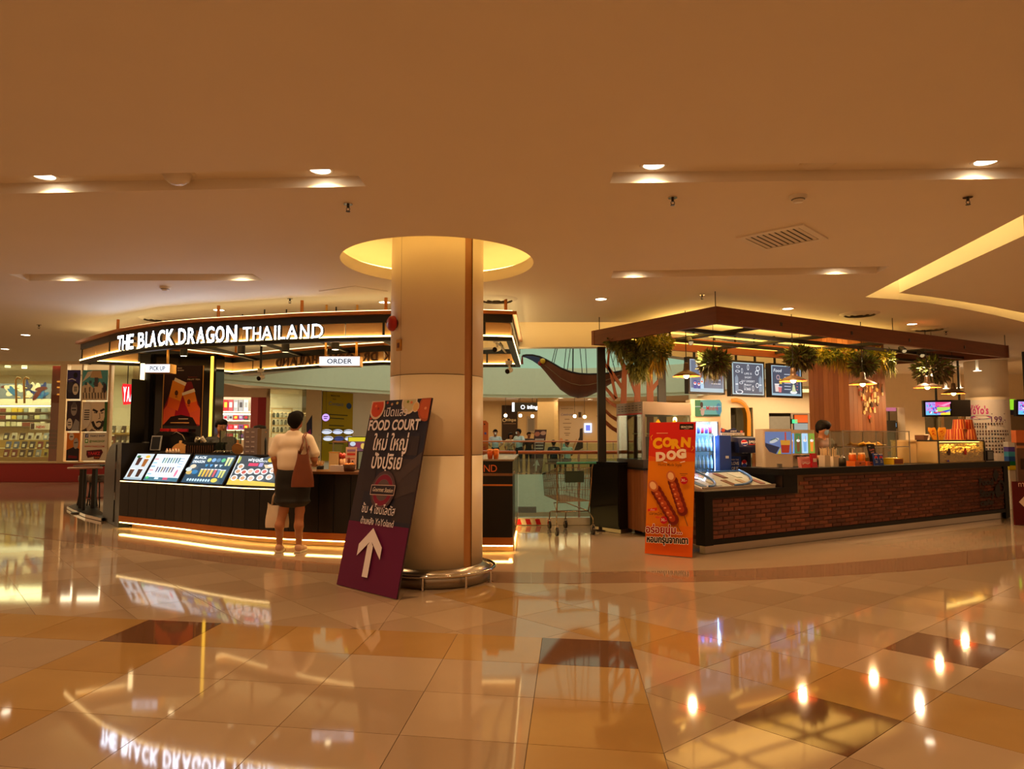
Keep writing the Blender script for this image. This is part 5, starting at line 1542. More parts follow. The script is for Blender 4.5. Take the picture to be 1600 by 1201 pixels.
for px,lb,w3 in((1289,'white holder packed with wooden skewers, beside the staff',.13),(1302,'white holder with fewer skewers, beside the glass display',.12)):
 p=on_top(px,.14)
 t=thing('skewer_holder',lb,'holder',p,YAW)
 h3=.17 if px<1300 else.15
 mb=MB().use(INK((224,206,182)))
 for(a,b,c,d)in((-w3/2,-.05,w3,.006),(-w3/2,.044,w3,.006),(-w3/2,-.044,.006,.088),(w3/2-.006,-.044,.006,.088)):mb.box(a,b,0,a+c,b+d,h3)
 mb.box(-w3/2,-.05,0,w3/2,.05,.006);mb.build('holder_box',None,t,True)
 mb=MB().use(SKW);r3=random.Random(px)
 for k in range(26 if px<1300 else 8):
  a,b=r3.uniform(-w3*.4,w3*.4),r3.uniform(-.035,.035);mb.cyl((a,b,.01),(a*1.25+r3.uniform(-.01,.01),b*1.2,.2+r3.uniform(.05,.09)),.0045,n=5)
 tag(mb.build('skewers',None,t,True),kind='stuff')
g0_,g1_=on_top(1318,.22),on_top(1424,.22)
gd=thing('glass_display','open glass display rack with two shelves on the brick counter','display',(g0_+g1_)/2)
gu=(g1_-g0_).normalized();gi=V((-gu.y,gu.x,0));gl=(g1_-g0_).length;gh=Py(1360,673,(g0_.y+g1_.y)/2).z-HT
for a in(0.02,gl*.48,gl-.02):
 for b in(.0,.22):MB().use(STEEL).cyl(g0_+gu*a+gi*b,g0_+gu*a+gi*b+V((0,0,gh)),.009,n=8).build('upright',None,gd)
GG=GLASS('shelf_glass',(226,234,222),.02)
for z in(gh-.008,gh*.52):
 MB().use(GG).obox(g0_+V((0,0,z)),gu*gl,gi*.22,V((0,0,.008))).build('glass_shelf',None,gd)
 MB().use(STEEL).obox(g0_+V((0,0,z-.004))-gi*.004,gu*gl,gi*.006,V((0,0,.014))).build('shelf_edge',None,gd)
MB().use(GG).obox(g0_+V((0,0,.02))+gi*.22,gu*gl,gi*.006,V((0,0,gh-.03))).build('glass_back',None,gd)
FRY=M('fried_gold',(222,150,34),.6,var=.12,scale=30,bump=.4)
for k in range(8):
 q=g0_+gu*(gl*.40+k*.065)+gi*(.06+.03*(k%2))+V((0,0,gh*.52+.034))
 t=thing('fried_stick','golden fried stick on the middle glass shelf, %s from the black menu card'%('first','second','third','fourth','fifth','sixth','seventh','eighth')[k],'snack',q,0,'fried sticks on the glass shelf')
 MB().use(FRY).tube([q,q+gi*.06+V((0,0,.006+.02*(k%3==0))),q+gi*.11+gu*.02*(k%3-1),q+gi*.15],[.014,.026,.025,.012],8).build('batter',None,t)
 MB().use(SKW).cyl(q-gi*.07,q,.005,n=6).build('stick',None,t)
for k,(px,w3,h3,lb)in enumerate(((1336,.26,.075,'orange snack tray at the left of the glass display'),(1353,.2,.06,'orange snack tray beside the black menu card'))):
 p=on_top(px,.12+.03*k)
 t=thing('snack_tray',lb,'tray',p,YAW)
 mb=MB().use(M('tray_orange',(222,110,36),.45,var=.03))
 mb.box(-w3/2,-.09,0,w3/2,.09,.008);mb.box(-w3/2,-.09,.008,w3/2,-.08,h3);mb.box(-w3/2,.08,.008,w3/2,.09,h3);mb.box(-w3/2,-.08,.008,-w3/2+.008,.08,h3);mb.box(w3/2-.008,-.08,.008,w3/2,.08,h3)
 mb.build('tray_body',None,t,True)
 MB().use(INK((120,60,30))).box(-.02,-.0925,h3*.4,.02,-.09,h3*.7).build('grip_hole',None,t,True)
for k,(px,c,lb)in enumerate(((1333,(206,96,30),'orange sauce jar with a pump, next to the staff'),(1347,(224,130,40),'amber sauce jar on the orange tray'))):
 p=on_top(px,.14,HT+.02);
 t=thing('sauce_jar',lb,'jar',p,0)
 MB().use(M('sauce_%d'%k,c,.2)).lathe([(0,.0),(.052,.0),(.055,.14),(.045,.155),(0,.155)],p,16).build('jar_body',None,t)
 MB().use(INK((230,190,150))).lathe([(.047,.15),(.047,.175),(0,.177)],p,16).build('lid',None,t)
 if k==0:MB().use(CHROME).tube([p+V((0,0,.17)),p+V((0,0,.25)),p+V((.02,-.01,.255)),p+V((.03,-.015,.235))],.006).build('pump',None,t)
p=on_top(1317,.12)
t=thing('metal_canister','small dark metal canister at the end of the glass display','canister',p)
MB().use(M('canister',(86,78,68),.3,metal=.6,var=.03)).lathe([(0,0),(.05,0),(.05,.12),(.03,.14),(0,.14)],p,16).build('can_body',None,t);MB().use(CHROME).cyl(p+V((0,0,.14)),p+V((0,0,.165)),.018,n=10).build('cap',None,t)
p=on_top(1368,.07)
t=thing('menu_card','tall black menu card standing on the brick counter','card',p)
MB().use(INK((22,16,18))).obox(p-U*.11,U*.2,IN*.006,V((0,0,.33))+IN*.06).build('card',None,t)
pr=Print(F(p-U*.11,U,V((0,0,.33))+IN*.06),None,.003);pr.text('Churros',.1,.23,.05,(220,120,110),.01,width=.13,rot=.12);pr.text('sugar',.11,.19,.05,(214,150,130),.01,width=.1,rot=.12);pr.rect(.03,.29,.05,.012,(200,190,180));pr.done('print',t)
p=on_top(1374,.025)
t=thing('cup_card','blue card picturing soda cups in front of the black menu card','card',p)
mb=MB().use(INK((30,66,160)));mb.obox(p-U*.12,U*.13,IN*.012,V((0,0,.19))+IN*.02);mb.obox(p+U*.015,U*.12,IN*.012,V((0,0,.17))+IN*.02);mb.build('card',None,t)
for a in(-.055,.075):
 pr=Print(F(p+U*a,U,V((0,0,.19))+IN*.02),None,.003);pr.ell(0,.11,.045,.04,(228,228,236));pr.ell(0,.125,.04,.022,(206,34,44));pr.ell(0,.095,.038,.018,(30,60,160));pr.rect(-.05,.165,.1,.012,(230,230,236));pr.text('pepsi',0,.045,.03,(236,236,240),.01);pr.done('print',t)
p=on_top(1395,.3)
t=thing('dark_bowl','dark bowl holding fried sticks under the glass shelf','bowl',p)
MB().use(M('bowl_dark',(66,66,56),.4)).lathe([(0,.004),(.06,.004),(.11,.1),(.116,.1),(.07,0),(0,0)],p,20).build('bowl_body',None,t);MB().use(CHROME).tube([p+V((.113*math.cos(k*PI/9),.113*math.sin(k*PI/9),.101))for k in range(18)],.004,5,True).build('rim',None,t)
p=on_top(1405,.1)
t=thing('snack_box','yellow framed snack box at the end of the glass display','box',p,YAW)
MB().use(M('yellow_frame',(224,176,30),.4)).box(-.14,0,0,.14,.2,.1).build('box_body',None,t,True);MB().use(INK((150,80,50))).box(-.12,-.003,.012,.12,0,.085).build('window',None,t,True)
pc0=on_top(1467,.06);pc1=on_top(1541,.06)
pcb=thing('popcorn_cabinet','beige popcorn cabinet with a glass front full of popcorn','cabinet',pc0)
pu=U;pi_=IN;pl_=(pc1-pc0).length;ph=Py(1500,689.5,pc0.y+.3).z-HT
BEI=M('beige_panel',(214,182,130),.4,var=.02)
mb=MB().use(BEI);mb.obox(pc0,pu*.02,pi_*.62,V((0,0,ph)));mb.obox(pc0+pi_*.60,pu*pl_,pi_*.02,V((0,0,ph)));mb.obox(pc0+pu*(pl_-.02),pu*.02,pi_*.6,V((0,0,ph)));mb.obox(pc0,pu*pl_,pi_*.6,V((0,0,.02)));mb.build('cabinet_shell',None,pcb)
MB().use(BLACKM).obox(pc0+V((0,0,ph)),pu*pl_,pi_*.62,V((0,0,.025))).build('lid',None,pcb)
for a in(0,pl_-.03):MB().use(BLACKM).obox(pc0+pu*a-pi_*.01,pu*.03,pi_*.02,V((0,0,ph))).build('corner_frame',None,pcb)
MB().use(GLASS('popcorn_glass',(246,236,206),.01)).obox(pc0+pu*.03,pu*(pl_-.06),pi_*.006,V((0,0,ph))).build('glass_pane',None,pcb)
area('popcorn_fill',tuple(pc0+pu*(pl_/2)+pi_*.1+V((0,0,ph-.02))),tuple(pc0+pu*(pl_/2)+pi_*.2),pl_*.8,.1,7,(1,.75,.35)).rotation_euler=(.3,0,YAW)  # extra lamp added inside the cabinet to brighten the popcorn
MB().use(E((255,226,150),6.0)).obox(pc0+pu*.06+pi_*.06+V((0,0,ph-.012)),pu*(pl_-.12),pi_*.03,V((0,0,.01))).build('light_tube',None,pcb)
mb=MB().use(M('popcorn',(236,200,110),.7,var=.15,scale=40));r4=random.Random(4)
for k in range(700):
 a,b=r4.uniform(.05,pl_-.05),r4.uniform(.03,.5);hh_=ph*(.60+.14*math.sin(a*9+2)+.07*math.sin(a*23+1))
 z=hh_*(1 if k%3 else r4.random());b=b if k%3 else.035
 mb.ell(pc0+pu*a+pi_*b+V((0,0,.02+z)),(r4.uniform(.014,.024),r4.uniform(.014,.024),r4.uniform(.012,.02)),5,4)
mb.obox(pc0+pu*.03+pi_*.05+V((0,0,.02)),pu*(pl_-.06),pi_*.5,V((0,0,ph*.42)))
tag(mb.build('popcorn',None,pcb),kind='stuff')
pr=Print(F(pc0-pi_*.002,pu,(0,0,1)),None,.001)
for a,c in((.22,(60,34,24)),(.56,(180,40,40))):pr.ell(pl_*a,ph*.52,.05,.062,c);pr.ell(pl_*a,ph*.52,.03,.036,(min(255,c[0]+40),c[1]+20,c[2]+20))
pr.rect(pl_*.17,.02,.07,.03,(90,70,190));pr.done('badges',pcb)
p=on_top(1549,.1)
t=thing('card_terminal','black square card machine at the far end of the brick counter','machine',p,YAW)
MB().use(BLACK).box(-.12,0,.01,.12,.12,.2).build('housing',None,t,True);MB().use(M('screen_off',(12,12,14),.1,var=0)).box(-.1,-.003,.04,.1,0,.18).build('screen',None,t,True);MB().use(WPLAST).box(-.13,-.02,0,.13,.14,.01).build('base',None,t,True)
STR=[M('stripe_red',(190,50,28),.5,var=0),M('stripe_orange',(236,150,70),.5,var=0)]
def bucket(p,r0,r1,h,label):
 t=thing('popcorn_bucket',label,'bucket',p,0,'striped popcorn buckets')
 n_=28
 mb=MB();mb.use(STR[0]).use(STR[1])
 for k in range(n_):
  a0,a1=2*PI*k/n_,2*PI*(k+1)/n_
  mb.use(STR[k%2])
  mb.add([p+V((r0*math.cos(a0),r0*math.sin(a0),0)),p+V((r0*math.cos(a1),r0*math.sin(a1),0)),p+V((r1*math.cos(a1),r1*math.sin(a1),h)),p+V((r1*math.cos(a0),r1*math.sin(a0),h))],[(0,1,2,3)])
 mb.build('striped_wall',None,t)
 MB().use(STR[0]).cyl(p+V((0,0,h-.006)),p+V((0,0,h)),r1,n=28).build('bottom',None,t)
 MB().use(STR[1]).tube([p+V((r0*math.cos(k*PI/12),r0*math.sin(k*PI/12),.004))for k in range(24)],.005,5,True).build('rolled_lip',None,t)
tz=HT+ph+.025
for k,(px,b,h,dz,lb)in enumerate(((1490,.3,.19,0,'striped popcorn bucket in the lower row, first beside the paper cones'),(1500.5,.16,.19,0,'striped popcorn bucket in the lower row, second from the paper cones'),(1518,.2,.19,0,'striped popcorn bucket at the end of the lower row'),(1502,.3,.18,.19,'striped popcorn bucket on top of the stack, the one by the paper cones'),(1514.5,.3,.18,.19,'striped popcorn bucket on top of the stack, the one by the white column'))):
 p=on_top(px,b,tz+dz);bucket(p,.115,.09,h,lb)
for k,(px,rot,lb)in enumerate(((1464,-.25,'yellow paper snack cone leaning away from the buckets'),(1473.5,.15,'yellow paper snack cone with red dots beside the buckets'))):
 p=on_top(px,.2,tz)
 t=thing('paper_cone',lb,'cone',p,0,'paper cones on the popcorn cabinet')
 d=V((math.sin(rot),0,math.cos(rot)))
 mb=MB().use(M('cone_yellow',(228,150,30),.5,var=.04));q1,q2=p+V((0,0,.0)),p+d*.2
 pts=[p+V((-.03,0,0)),p+V((.03,0,0)),p+d*.16+V((.065,0,0)),p+d*.2+V((.05,0,.02)),p+d*.21,p+d*.2+V((-.05,0,.02)),p+d*.16+V((-.065,0,0))]
 mb.prism(pts,(0,.035,0));mb.build('sleeve',None,t)
 mb=MB().use(INK((200,60,30)));r5=random.Random(k)
 for _ in range(7):q=p+d*r5.uniform(.05,.18)+V((r5.uniform(-.035,.035),-.002,0));mb.cyl(q,q+V((0,-.001,0)),.009,n=7)
 mb.build('dots',None,t)
p=on_top(1450,.3,tz);
t=thing('receipt_roll','dark napkin box with a white sheet beside the yellow paper cones','box',p,YAW)
MB().use(M('box_brown',(96,58,36),.5)).box(-.07,0,0,.09,.16,.085).build('box_body',None,t,True);MB().use(INK((226,210,186))).obox((.03,-.03,0),(.05,0,.1),(0,.12,0),(.008,0,-.004)).build('sheet',None,t,True)
bx=thing('beige_riser','plain beige side unit carrying the paper cones next to the popcorn glass','cabinet',bp(s_at(1450,.3),.3,HT))
aa,bb_=on_top(1421,.4),pc0+IN*.34
MB().use(BEI).obox(V((aa.x,aa.y,HT)),V((bb_.x-aa.x,bb_.y-aa.y,0))-U*.03,IN*.3,V((0,0,ph+.0))).build('unit_body',None,bx)
MB().use(M('beige_top',(226,198,150),.35)).obox(V((aa.x,aa.y,HT+ph))-IN*.01,V((bb_.x-aa.x,bb_.y-aa.y,0))-U*.03,IN*.32,V((0,0,.024))).build('top',None,bx)
# timber clad column
kx=Py(1328,650,12.35)
kc=V((kx.x,kx.y,0))
h=onseg(kc,kc+IN,1265,650);lw=(V((h.x,h.y,0))-kc).dot(IN)
h=onseg(kc,kc+U,1385,650);rw=(V((h.x,h.y,0))-kc).dot(U)
mb=MB().use(M('cladding_core',(90,52,28),.6));mb.obox(kc+U*.012+IN*.012,U*(rw-.012),IN*(lw-.012),V((0,0,3.3)))
tcol=struct('timber_column',mb,None,'square column clad in upright wooden planks inside the snack booth')
nl,nr_=8,9
for k in range(nl):MB().use(PLANKS[(k*2)%3]).obox(kc+IN*(lw/nl*k+.002),IN*(lw/nl-.004),U*.014,V((0,0,3.29-.002*(k%2)))).build('plank',None,tcol)
for k in range(nr_):MB().use(PLANKS[(k*2+1)%3]).obox(kc+U*(rw/nr_*k+.002),U*(rw/nr_-.004),IN*.014,V((0,0,3.29-.002*(k%2)))).build('plank',None,tcol)
art=thing('wall_art','pointed cluster of small painted wooden pieces on the timber column','decoration',kc+U*rw/2+V((0,0,2.0)))
r6=random.Random(12)
fa_=F(kc,U,(0,0,1))
ztop,zbot=Py(1355,604,12.6).z,Py(1355,662,12.6).z
for k in range(54):
 v=r6.random()**1.6;z=ztop+(zbot-ztop)*v
 hw=rw*.45*(1-v)+.02
 a=rw*.5+r6.uniform(-hw,hw)
 c=r6.choice(((226,186,120),(214,160,80),(120,80,44),(236,206,150),(70,46,30),(196,66,40),(226,190,130)))
 m=M('piece_%d'%c[0],c,.5,var=.05)
 o=fa_.at(a,z,.004+.004*(k%3));mb=MB().use(m)
 if k%3==0:mb.cyl(o,o+fa_.n*.014,r6.uniform(.02,.04),n=10)
 elif k%3==1:mb.obox(o,fa_.u*r6.uniform(.03,.06),fa_.v*r6.uniform(.05,.1),fa_.n*.014)
 else:mb.prism([o,o+fa_.u*.05,o+fa_.u*.04+fa_.v*.09,o+fa_.u*.02+fa_.v*.11,o+fa_.v*.06],fa_.n*.014)
 mb.build('wooden_piece',None,art)
 # hanging menu screens
mw0=Py(1076,590,11.9);MU=V((K3.x-K2.x,K3.y-K2.y,0)).normalized()
def mline(px,py):return onseg(mw0,mw0+MU,px,py)
def screen(q,label,kind):
 tl,tr,br_,bl0=[mline(*p)for p in q]
 fr=F(bl0,MU,(0,0,1));wd=(V((tr.x,tr.y,0))-V((tl.x,tl.y,0))).length;hh=tl.z-bl0.z
 t=thing('menu_display',label,'screen',fr.at(wd/2,hh/2))
 dcase=MB().use(M('display_case',(34,24,20),.35,var=.02)).obox(fr.at(0,0,-.1),MU*wd,V((0,0,hh)),fr.n*.1).build('case',None,t)
 for a in(.22,.78):
  q_=fr.at(wd*a,hh,-.05);MB().use(BLACKM).cbox((q_.x,q_.y,(q_.z+CEIL)/2),.03,.03,CEIL-q_.z,YAW).build('hanger',None,t)
 f2=F(fr.at(.035,.035,.0),MU,(0,0,1));w2,h2=wd-.07,hh-.07
 pr=Print(f2,.85,.001)
 ch=(232,238,244)
 if kind==0:
  pr.rect(0,0,w2,h2,(150,166,184));pr.rect(w2*.03,h2*.03,w2*.94,h2*.94,(96,112,136));pr.rect(0,0,w2,h2*.12,(160,190,205))
  pr.text('Special',w2*.42,h2*.78,h2*.14,ch,.01,width=w2*.5,shear=.2)
  for i,(a,b,c)in enumerate(((.14,.26,(40,60,150)),(.25,.22,(50,60,140)),(.34,.34,(170,210,236)))):
   pr.rect(w2*(a-.045),h2*.1,w2*.1,h2*b,c);pr.ell(w2*a,h2*(.1+b*.6),w2*.04,h2*.05,(236,236,240));pr.ell(w2*a,h2*(.115+b*.6),w2*.032,h2*.025,(210,40,50))
  for i in range(4):pr.rect(w2*.62,h2*(.25+.12*i),w2*.28,h2*.03,(200,208,216))
 elif kind==1:
  pr.rect(0,0,w2,h2,(176,204,214));pr.rect(w2*.03,h2*.03,w2*.94,h2*.94,(72,84,104))
  for i,s in enumerate(('LIFE IS','SHORT','EAT DESSERT','FIRST')):pr.text(s,w2*.5,h2*(.63-.12*i),h2*.085,ch,.004,width=w2*(.24,.22,.42,.2)[i])
  pr.text('365',w2*.5,h2*.14,h2*.11,ch,.02,width=w2*.14)
  for(a,b,rx,ry)in((.18,.86,.06,.03),(.5,.86,.03,.07),(.82,.84,.06,.06),(.16,.72,.07,.03),(.3,.74,.025,.06),(.78,.7,.06,.06),(.38,.24,.025,.08),(.64,.2,.03,.07),(.78,.3,.05,.06),(.2,.08,.12,.05),(.26,.36,.06,.03)):pr.ring(w2*a,h2*b,w2*rx,w2*rx*.3,ch,16,ry/rx)
  for a in(.12,.88):pr.poly([(w2*(a-.05),h2*.1),(w2*(a+.05),h2*.1),(w2*(a+.05),h2*.52),(w2*a,h2*.62),(w2*(a-.05),h2*.52)],(130,148,166));pr.rect(w2*(a-.04),h2*.3,w2*.08,h2*.03,ch)
 else:
  pr.rect(0,0,w2,h2,(160,190,204));pr.rect(w2*.03,h2*.07,w2*.94,h2*.9,(66,78,98))
  pr.text('Food',w2*.2,h2*.78,h2*.15,ch,.01,width=w2*.26,shear=.2)
  for i in range(6):pr.rect(w2*.42,h2*(.2+.1*i),w2*.22,h2*.025,(190,200,212));pr.rect(w2*.84,h2*(.2+.1*i),w2*.04,h2*.03,(214,110,110))
  cup(pr,w2*.16,h2*.12,w2*.14,h2*.24,(232,210,200));cup(pr,w2*.26,h2*.1,w2*.12,h2*.18,(214,120,120));pr.poly([(w2*.24,h2*.38),(w2*.33,h2*.38),(w2*.31,h2*.55),(w2*.26,h2*.55)],(226,190,70))
  pr.ell(w2*.72,h2*.12,w2*.12,h2*.06,(240,240,240));pr.poly([(w2*.66,h2*.14),(w2*.8,h2*.14),(w2*.75,h2*.38),(w2*.7,h2*.38)],(216,220,170));pr.ring(w2*.2,h2*.6,w2*.06,w2*.02,(200,160,160),14)
 pr.done('display',dcase)
screen([(1076,557),(1133,563.5),(1134,617),(1076,614.5)],'hanging menu display half hidden by the first fern basket',0)
screen([(1143,562),(1196,567),(1196,620),(1142.5,618.5)],'hanging chalkboard style menu display, middle of three',1)
screen([(1204,567),(1254,571.5),(1254,621.5),(1204,620)],'hanging menu display beside the timber column',2)
# pendant lamps
SHD=M('lamp_shade_grey',(104,78,60),.4,metal=.3,var=.05)
SHI=M('lamp_shade_orange',(232,96,34),.5,var=.02)
def pendant(px,py,y,wpx_,label,lit,on):
 p=Py(px,py,y);r=wpx_/2*y/FPX
 t=thing('pendant_lamp',label,'lamp',p)
 shd=MB().use(SHD).lathe([(r,0),(r*.98,.012),(r*.62,.055),(r*.24,.085),(r*.2,.12),(r*.17,.19),(r*.1,.2),(0.0,.205)],p,28).build('shade',None,t)
 MB().use(SHI).lathe([(r*.97,.002),(r*.6,.046),(r*.2,.078),(0,.08)],p,28).build('shade_lining',None,shd)
 MB().use(E((255,224,160),22.0 if on else 1.2)).ell(p+V((0,0,.02)),(.042,.042,.05),12,8).build('bulb',None,shd)
 MB().use(BLACKM).cyl(p+V((0,0,.2)),(p.x,p.y,CEIL),.006,n=6).build('cord',None,t)
 if on:
  l=bpy.data.lights.new('lamp','POINT');l.energy=40;l.color=(1,.6,.26);l.shadow_soft_size=.045
  o=bpy.data.objects.new('lamp',l);C.objects.link(o);o.location=p+V((0,0,-.035));o.parent=t;o.matrix_parent_inverse=Matrix.Translation(-p)
pendant(1072.5,588,10.3,42,'lit pendant lamp in front of the first menu display',1,True)
pendant(1239.5,595.5,10.6,42,'pendant lamp with a glowing orange lining before the third menu display',1,True)
pendant(1348,600.5,11.3,40,'lit pendant lamp in front of the timber column',1,True)
pendant(1449,605.5,12.0,39,'lit pendant lamp below the fern near the television',1,True)
pendant(1490,615,13.2,34,'lit pendant lamp beside the white column',1,True)
# hanging plants
LEAFC={'fern':((104,122,46),(130,148,52),(82,96,40)),'ivy':((190,188,54),(224,208,66),(150,158,46)),'moss':((112,116,48),(136,134,54),(88,96,42)),'dark':((84,80,44),(104,100,48),(104,78,50)),'gold':((206,164,36),(180,146,34),(146,126,32))}
def leaves(mb,c,rad,n,kind,size,rg,hang=0.0,flat=.5):
 ms=[M('leaf_%s_%d'%(kind,i),col,.55,var=.08)for i,col in enumerate(LEAFC[kind])]
 for k in range(n):
  t,ph,q=rg.uniform(0,2*PI),math.asin(rg.uniform(-1,1)),rg.random()**.4
  d=V((math.cos(ph)*math.cos(t),math.cos(ph)*math.sin(t),math.sin(ph)))
  p=V(c)+V((d.x*rad[0],d.y*rad[1],d.z*rad[2]))*q
  ax=(d+V((rg.uniform(-.6,.6),rg.uniform(-.6,.6),rg.uniform(-.5,.3)-hang))).normalized()
  sd=ax.cross(V((rg.uniform(-1,1),rg.uniform(-1,1),rg.uniform(-1,1)))).normalized()
  s_=size*rg.uniform(.7,1.3)
  mb.use(ms[k%3])
  nn=ax.cross(sd)
  mb.add([p,p+ax*s_*.5+sd*s_*flat*.5+nn*s_*.1,p+ax*s_,p+ax*s_*.5-sd*s_*flat*.5+nn*s_*.1],[(0,1,2,3)])
def strands(mb,c,rad,n,kind,ln,rg,wid=.012):
 ms=[M('leaf_%s_%d'%(kind,i),col,.55,var=.08)for i,col in enumerate(LEAFC[kind])]
 for k in range(n):
  a,q=rg.uniform(0,2*PI),math.sqrt(rg.random())
  p=V(c)+V((rad[0]*q*math.cos(a),rad[1]*q*math.sin(a),rg.uniform(-.05,.05)))
  L=ln*rg.uniform(.45,1.0);mb.use(ms[k%3]);sw=V((rg.uniform(-.08,.08),rg.uniform(-.08,.08),0));w_=wid*rg.uniform(.6,1.3)
  u_=V((math.cos(a*3),math.sin(a*3),0))*w_
  pts=[p,p+sw*.4-V((0,0,L*.5)),p+sw-V((0,0,L))]
  mb.add([pts[0]-u_,pts[0]+u_,pts[1]+u_*1.1,pts[2],pts[1]-u_*1.1],[(0,1,2,4),(4,2,3)])
def basket(px,py,y,r,label,kinds,cords=True,n=320,ln=.35,pot=True):
 p=Py(px,py,y);rg=random.Random(int(px))
 t=thing('hanging_plant',label,'plant',p)
 if pot:MB().use(M('basket_dark',(44,32,22),.8)).lathe([(0,-r*.7),(r*.45,-r*.6),(r*.6,-r*.1),(r*.55,0),(0,-.02)],p,14).build('pot',None,t)
 mb=MB()
 leaves(mb,p,(r,r,r*.75),int(n*1.6),kinds[0],.10,rg,.1,.3)
 leaves(mb,p+V((0,0,r*.2)),(r*1.05,r*1.05,r*.5),n//2,kinds[1],.12,rg,-.2,.25)
 strands(mb,p-V((0,0,r*.2)),(r*.9,r*.9),n//3,kinds[0],ln*.85,rg,.008)
 tag(mb.build('foliage',None,t),kind='stuff')
 if cords:
  for k in range(3):MB().use(BLACKM).cyl(p+V((r*.4*math.cos(k*2.1),r*.4*math.sin(k*2.1),.02)),(p.x,p.y,p.z+r*1.4),.004,n=5).build('cord',None,t)
  MB().use(BLACKM).cyl((p.x,p.y,p.z+r*1.4),(p.x,p.y,CEIL),.004,n=5).build('hook_wire',None,t)
basket(1115,567,10.6,.20,'bushy dark fern basket in front of the first menu display',('dark','fern'),n=460,ln=.36)
basket(1250,559,11.3,.20,'dark reddish fern basket beside the second pendant lamp',('dark','fern'),n=380,ln=.26)
basket(1350,571,11.7,.17,'dark hanging fern above the lit lamp at the timber column',('dark','fern'),n=340,ln=.22)
basket(1457,578,12.4,.28,'wide dark fern basket above the lamp near the television',('dark','fern'),n=460,ln=.3)
def garland(label,spans,y,pts,zz=None):
 a=Py(*pts[0],y)
 t=thing('ivy_garland',label,'plant',a)
 rg=random.Random(int(pts[0][0]));mb=MB()
 for(px,py,rx,rz,kind,n,size,hang,ln,sk)in spans:
  c=Py(px,py,y);sc_=y/FPX
  leaves(mb,c,(rx*sc_,.14,rz*sc_),n,kind,size,rg,.3,.55)
  if ln:strands(mb,c-V((0,0,rz*sc_*.4)),(rx*sc_*.9,.1),int(n*.45),sk,ln*sc_*.8,rg,.007)
 tag(mb.build('foliage',None,t),kind='stuff')
 MB().use(M('vine_stem',(70,52,28),.7)).tube([Py(px,py-6,y)+V((0,.02*(i%2),0))for i,(px,py)in enumerate(pts)],.012,5).build('stem',None,t)
garland('trailing ivy and moss hanging from the timber beam over the tree cut-outs',[(965,534,18,7,'moss',240,.07,1,26,'moss'),(975,540,16,12,'moss',160,.07,1,44,'moss'),(998,560,16,32,'moss',520,.09,1,40,'moss'),(998,535,24,8,'moss',200,.07,1,30,'moss'),(990,545,14,10,'dark',140,.08,1,0,'dark')],10.7,[(950,536),(975,531),(1000,528),(1020,524)])
garland('bright yellow green ivy clump at the bend of the timber beam',[(1008,530,10,8,'ivy',160,.06,1,24,'moss'),(1035,536,17,13,'ivy',330,.065,1,0,'ivy'),(1030,552,14,9,'moss',180,.07,1,44,'gold'),(1022,560,8,10,'moss',80,.06,1,40,'gold')],10.4,[(1005,526),(1025,522),(1048,526)])
garland('long ivy garland with golden trails along the top of the timber column',[(1285,555,16,8,'ivy',250,.07,1,20,'moss'),(1302,556,12,9,'fern',160,.07,1,30,'gold'),(1320,553,14,10,'ivy',250,.07,1,40,'gold'),(1345,552,16,9,'fern',220,.07,1,26,'gold'),(1372,556,16,11,'ivy',240,.06,1,34,'gold'),(1388,560,9,13,'moss',140,.07,1,36,'moss')],12.0,[(1272,549),(1300,547),(1330,546),(1360,548),(1392,554)])
# standing boards
def board(cx,cy,yaw,lean,W,H,name,label,cat,edge):
 u=V((math.cos(yaw),math.sin(yaw),0));n_=V((math.sin(yaw),-math.cos(yaw),0))
 up=V((0,0,math.cos(lean)))-n_*math.sin(lean)
 fr=F(V((cx,cy,0.004))-u*W/2,u,up)
 t=thing(name,label,cat,(cx,cy,0))
 panel('board',fr,W,H,0.012,edge,t)
 return t,fr
t,fr=board(-1.372,6.785,-0.756,0.212,0.955,1.855,'food_court_board','tall navy and purple food court board with a white arrow leaning on the round column','sign',INK((70,52,58)))
W,H=.955,1.855
pr=Print(fr,None,.0015)
NV,PU_,TX=(46,46,66),(100,26,74),(236,228,246)
pr.rect(0,H*.33,W,H*.67,NV)
for(a,b,c,d,col)in((0,.34,.16,.62,(58,50,62)),(.7,.36,.3,.3,(58,50,60)),(.5,.52,.5,.16,(70,60,68)),(.1,.5,.2,.3,(56,48,60)),(.62,.7,.3,.1,(60,52,62))):pr.rect(W*a,H*b,W*c,H*d,col)
pr.poly([(W*.55,H*.5),(W,H*.66),(W,H*.72),(W*.5,H*.56)],(78,66,72));pr.poly([(W*.6,H*.46),(W,H*.52),(W,H*.57),(W*.58,H*.5)],(72,62,68))
pr.rect(0,0,W,H*.338,PU_)
top=H
def bowl(a,b,r,rim,food):
 n_=24;P_=[]
 for k in range(n_):P_.append((min(W,max(0,a+r*math.cos(2*PI*k/n_))),min(H,b+r*1.05*math.sin(2*PI*k/n_))))
 pr.poly(P_,rim);pr.poly([(min(W,max(0,a+(x-a)*.82)),min(H,b+(y-b)*.82))for x,y in P_],food)
bowl(W*.12,H*.965,.125,(220,196,184),(206,72,36));bowl(W*.66,H*.985,.12,(228,214,204),(206,196,160));bowl(W*.955,H*.95,.13,(170,84,56),(196,92,56));bowl(W*.78,H*.955,.05,(226,206,190),(222,180,120))
for(a,b,c)in((.1,.97,(230,120,60)),(.15,.955,(160,50,24)),(.64,.985,(120,140,50)),(.7,.98,(226,130,90)),(.94,.945,(226,150,110)),(.05,.9,(176,60,40)),(.38,.975,(196,150,120)),(.3,.985,(180,70,50)),(.84,.935,(190,80,50)),(.47,.98,(214,190,120))):pr.ell(W*a,H*b,.018,.014,c)
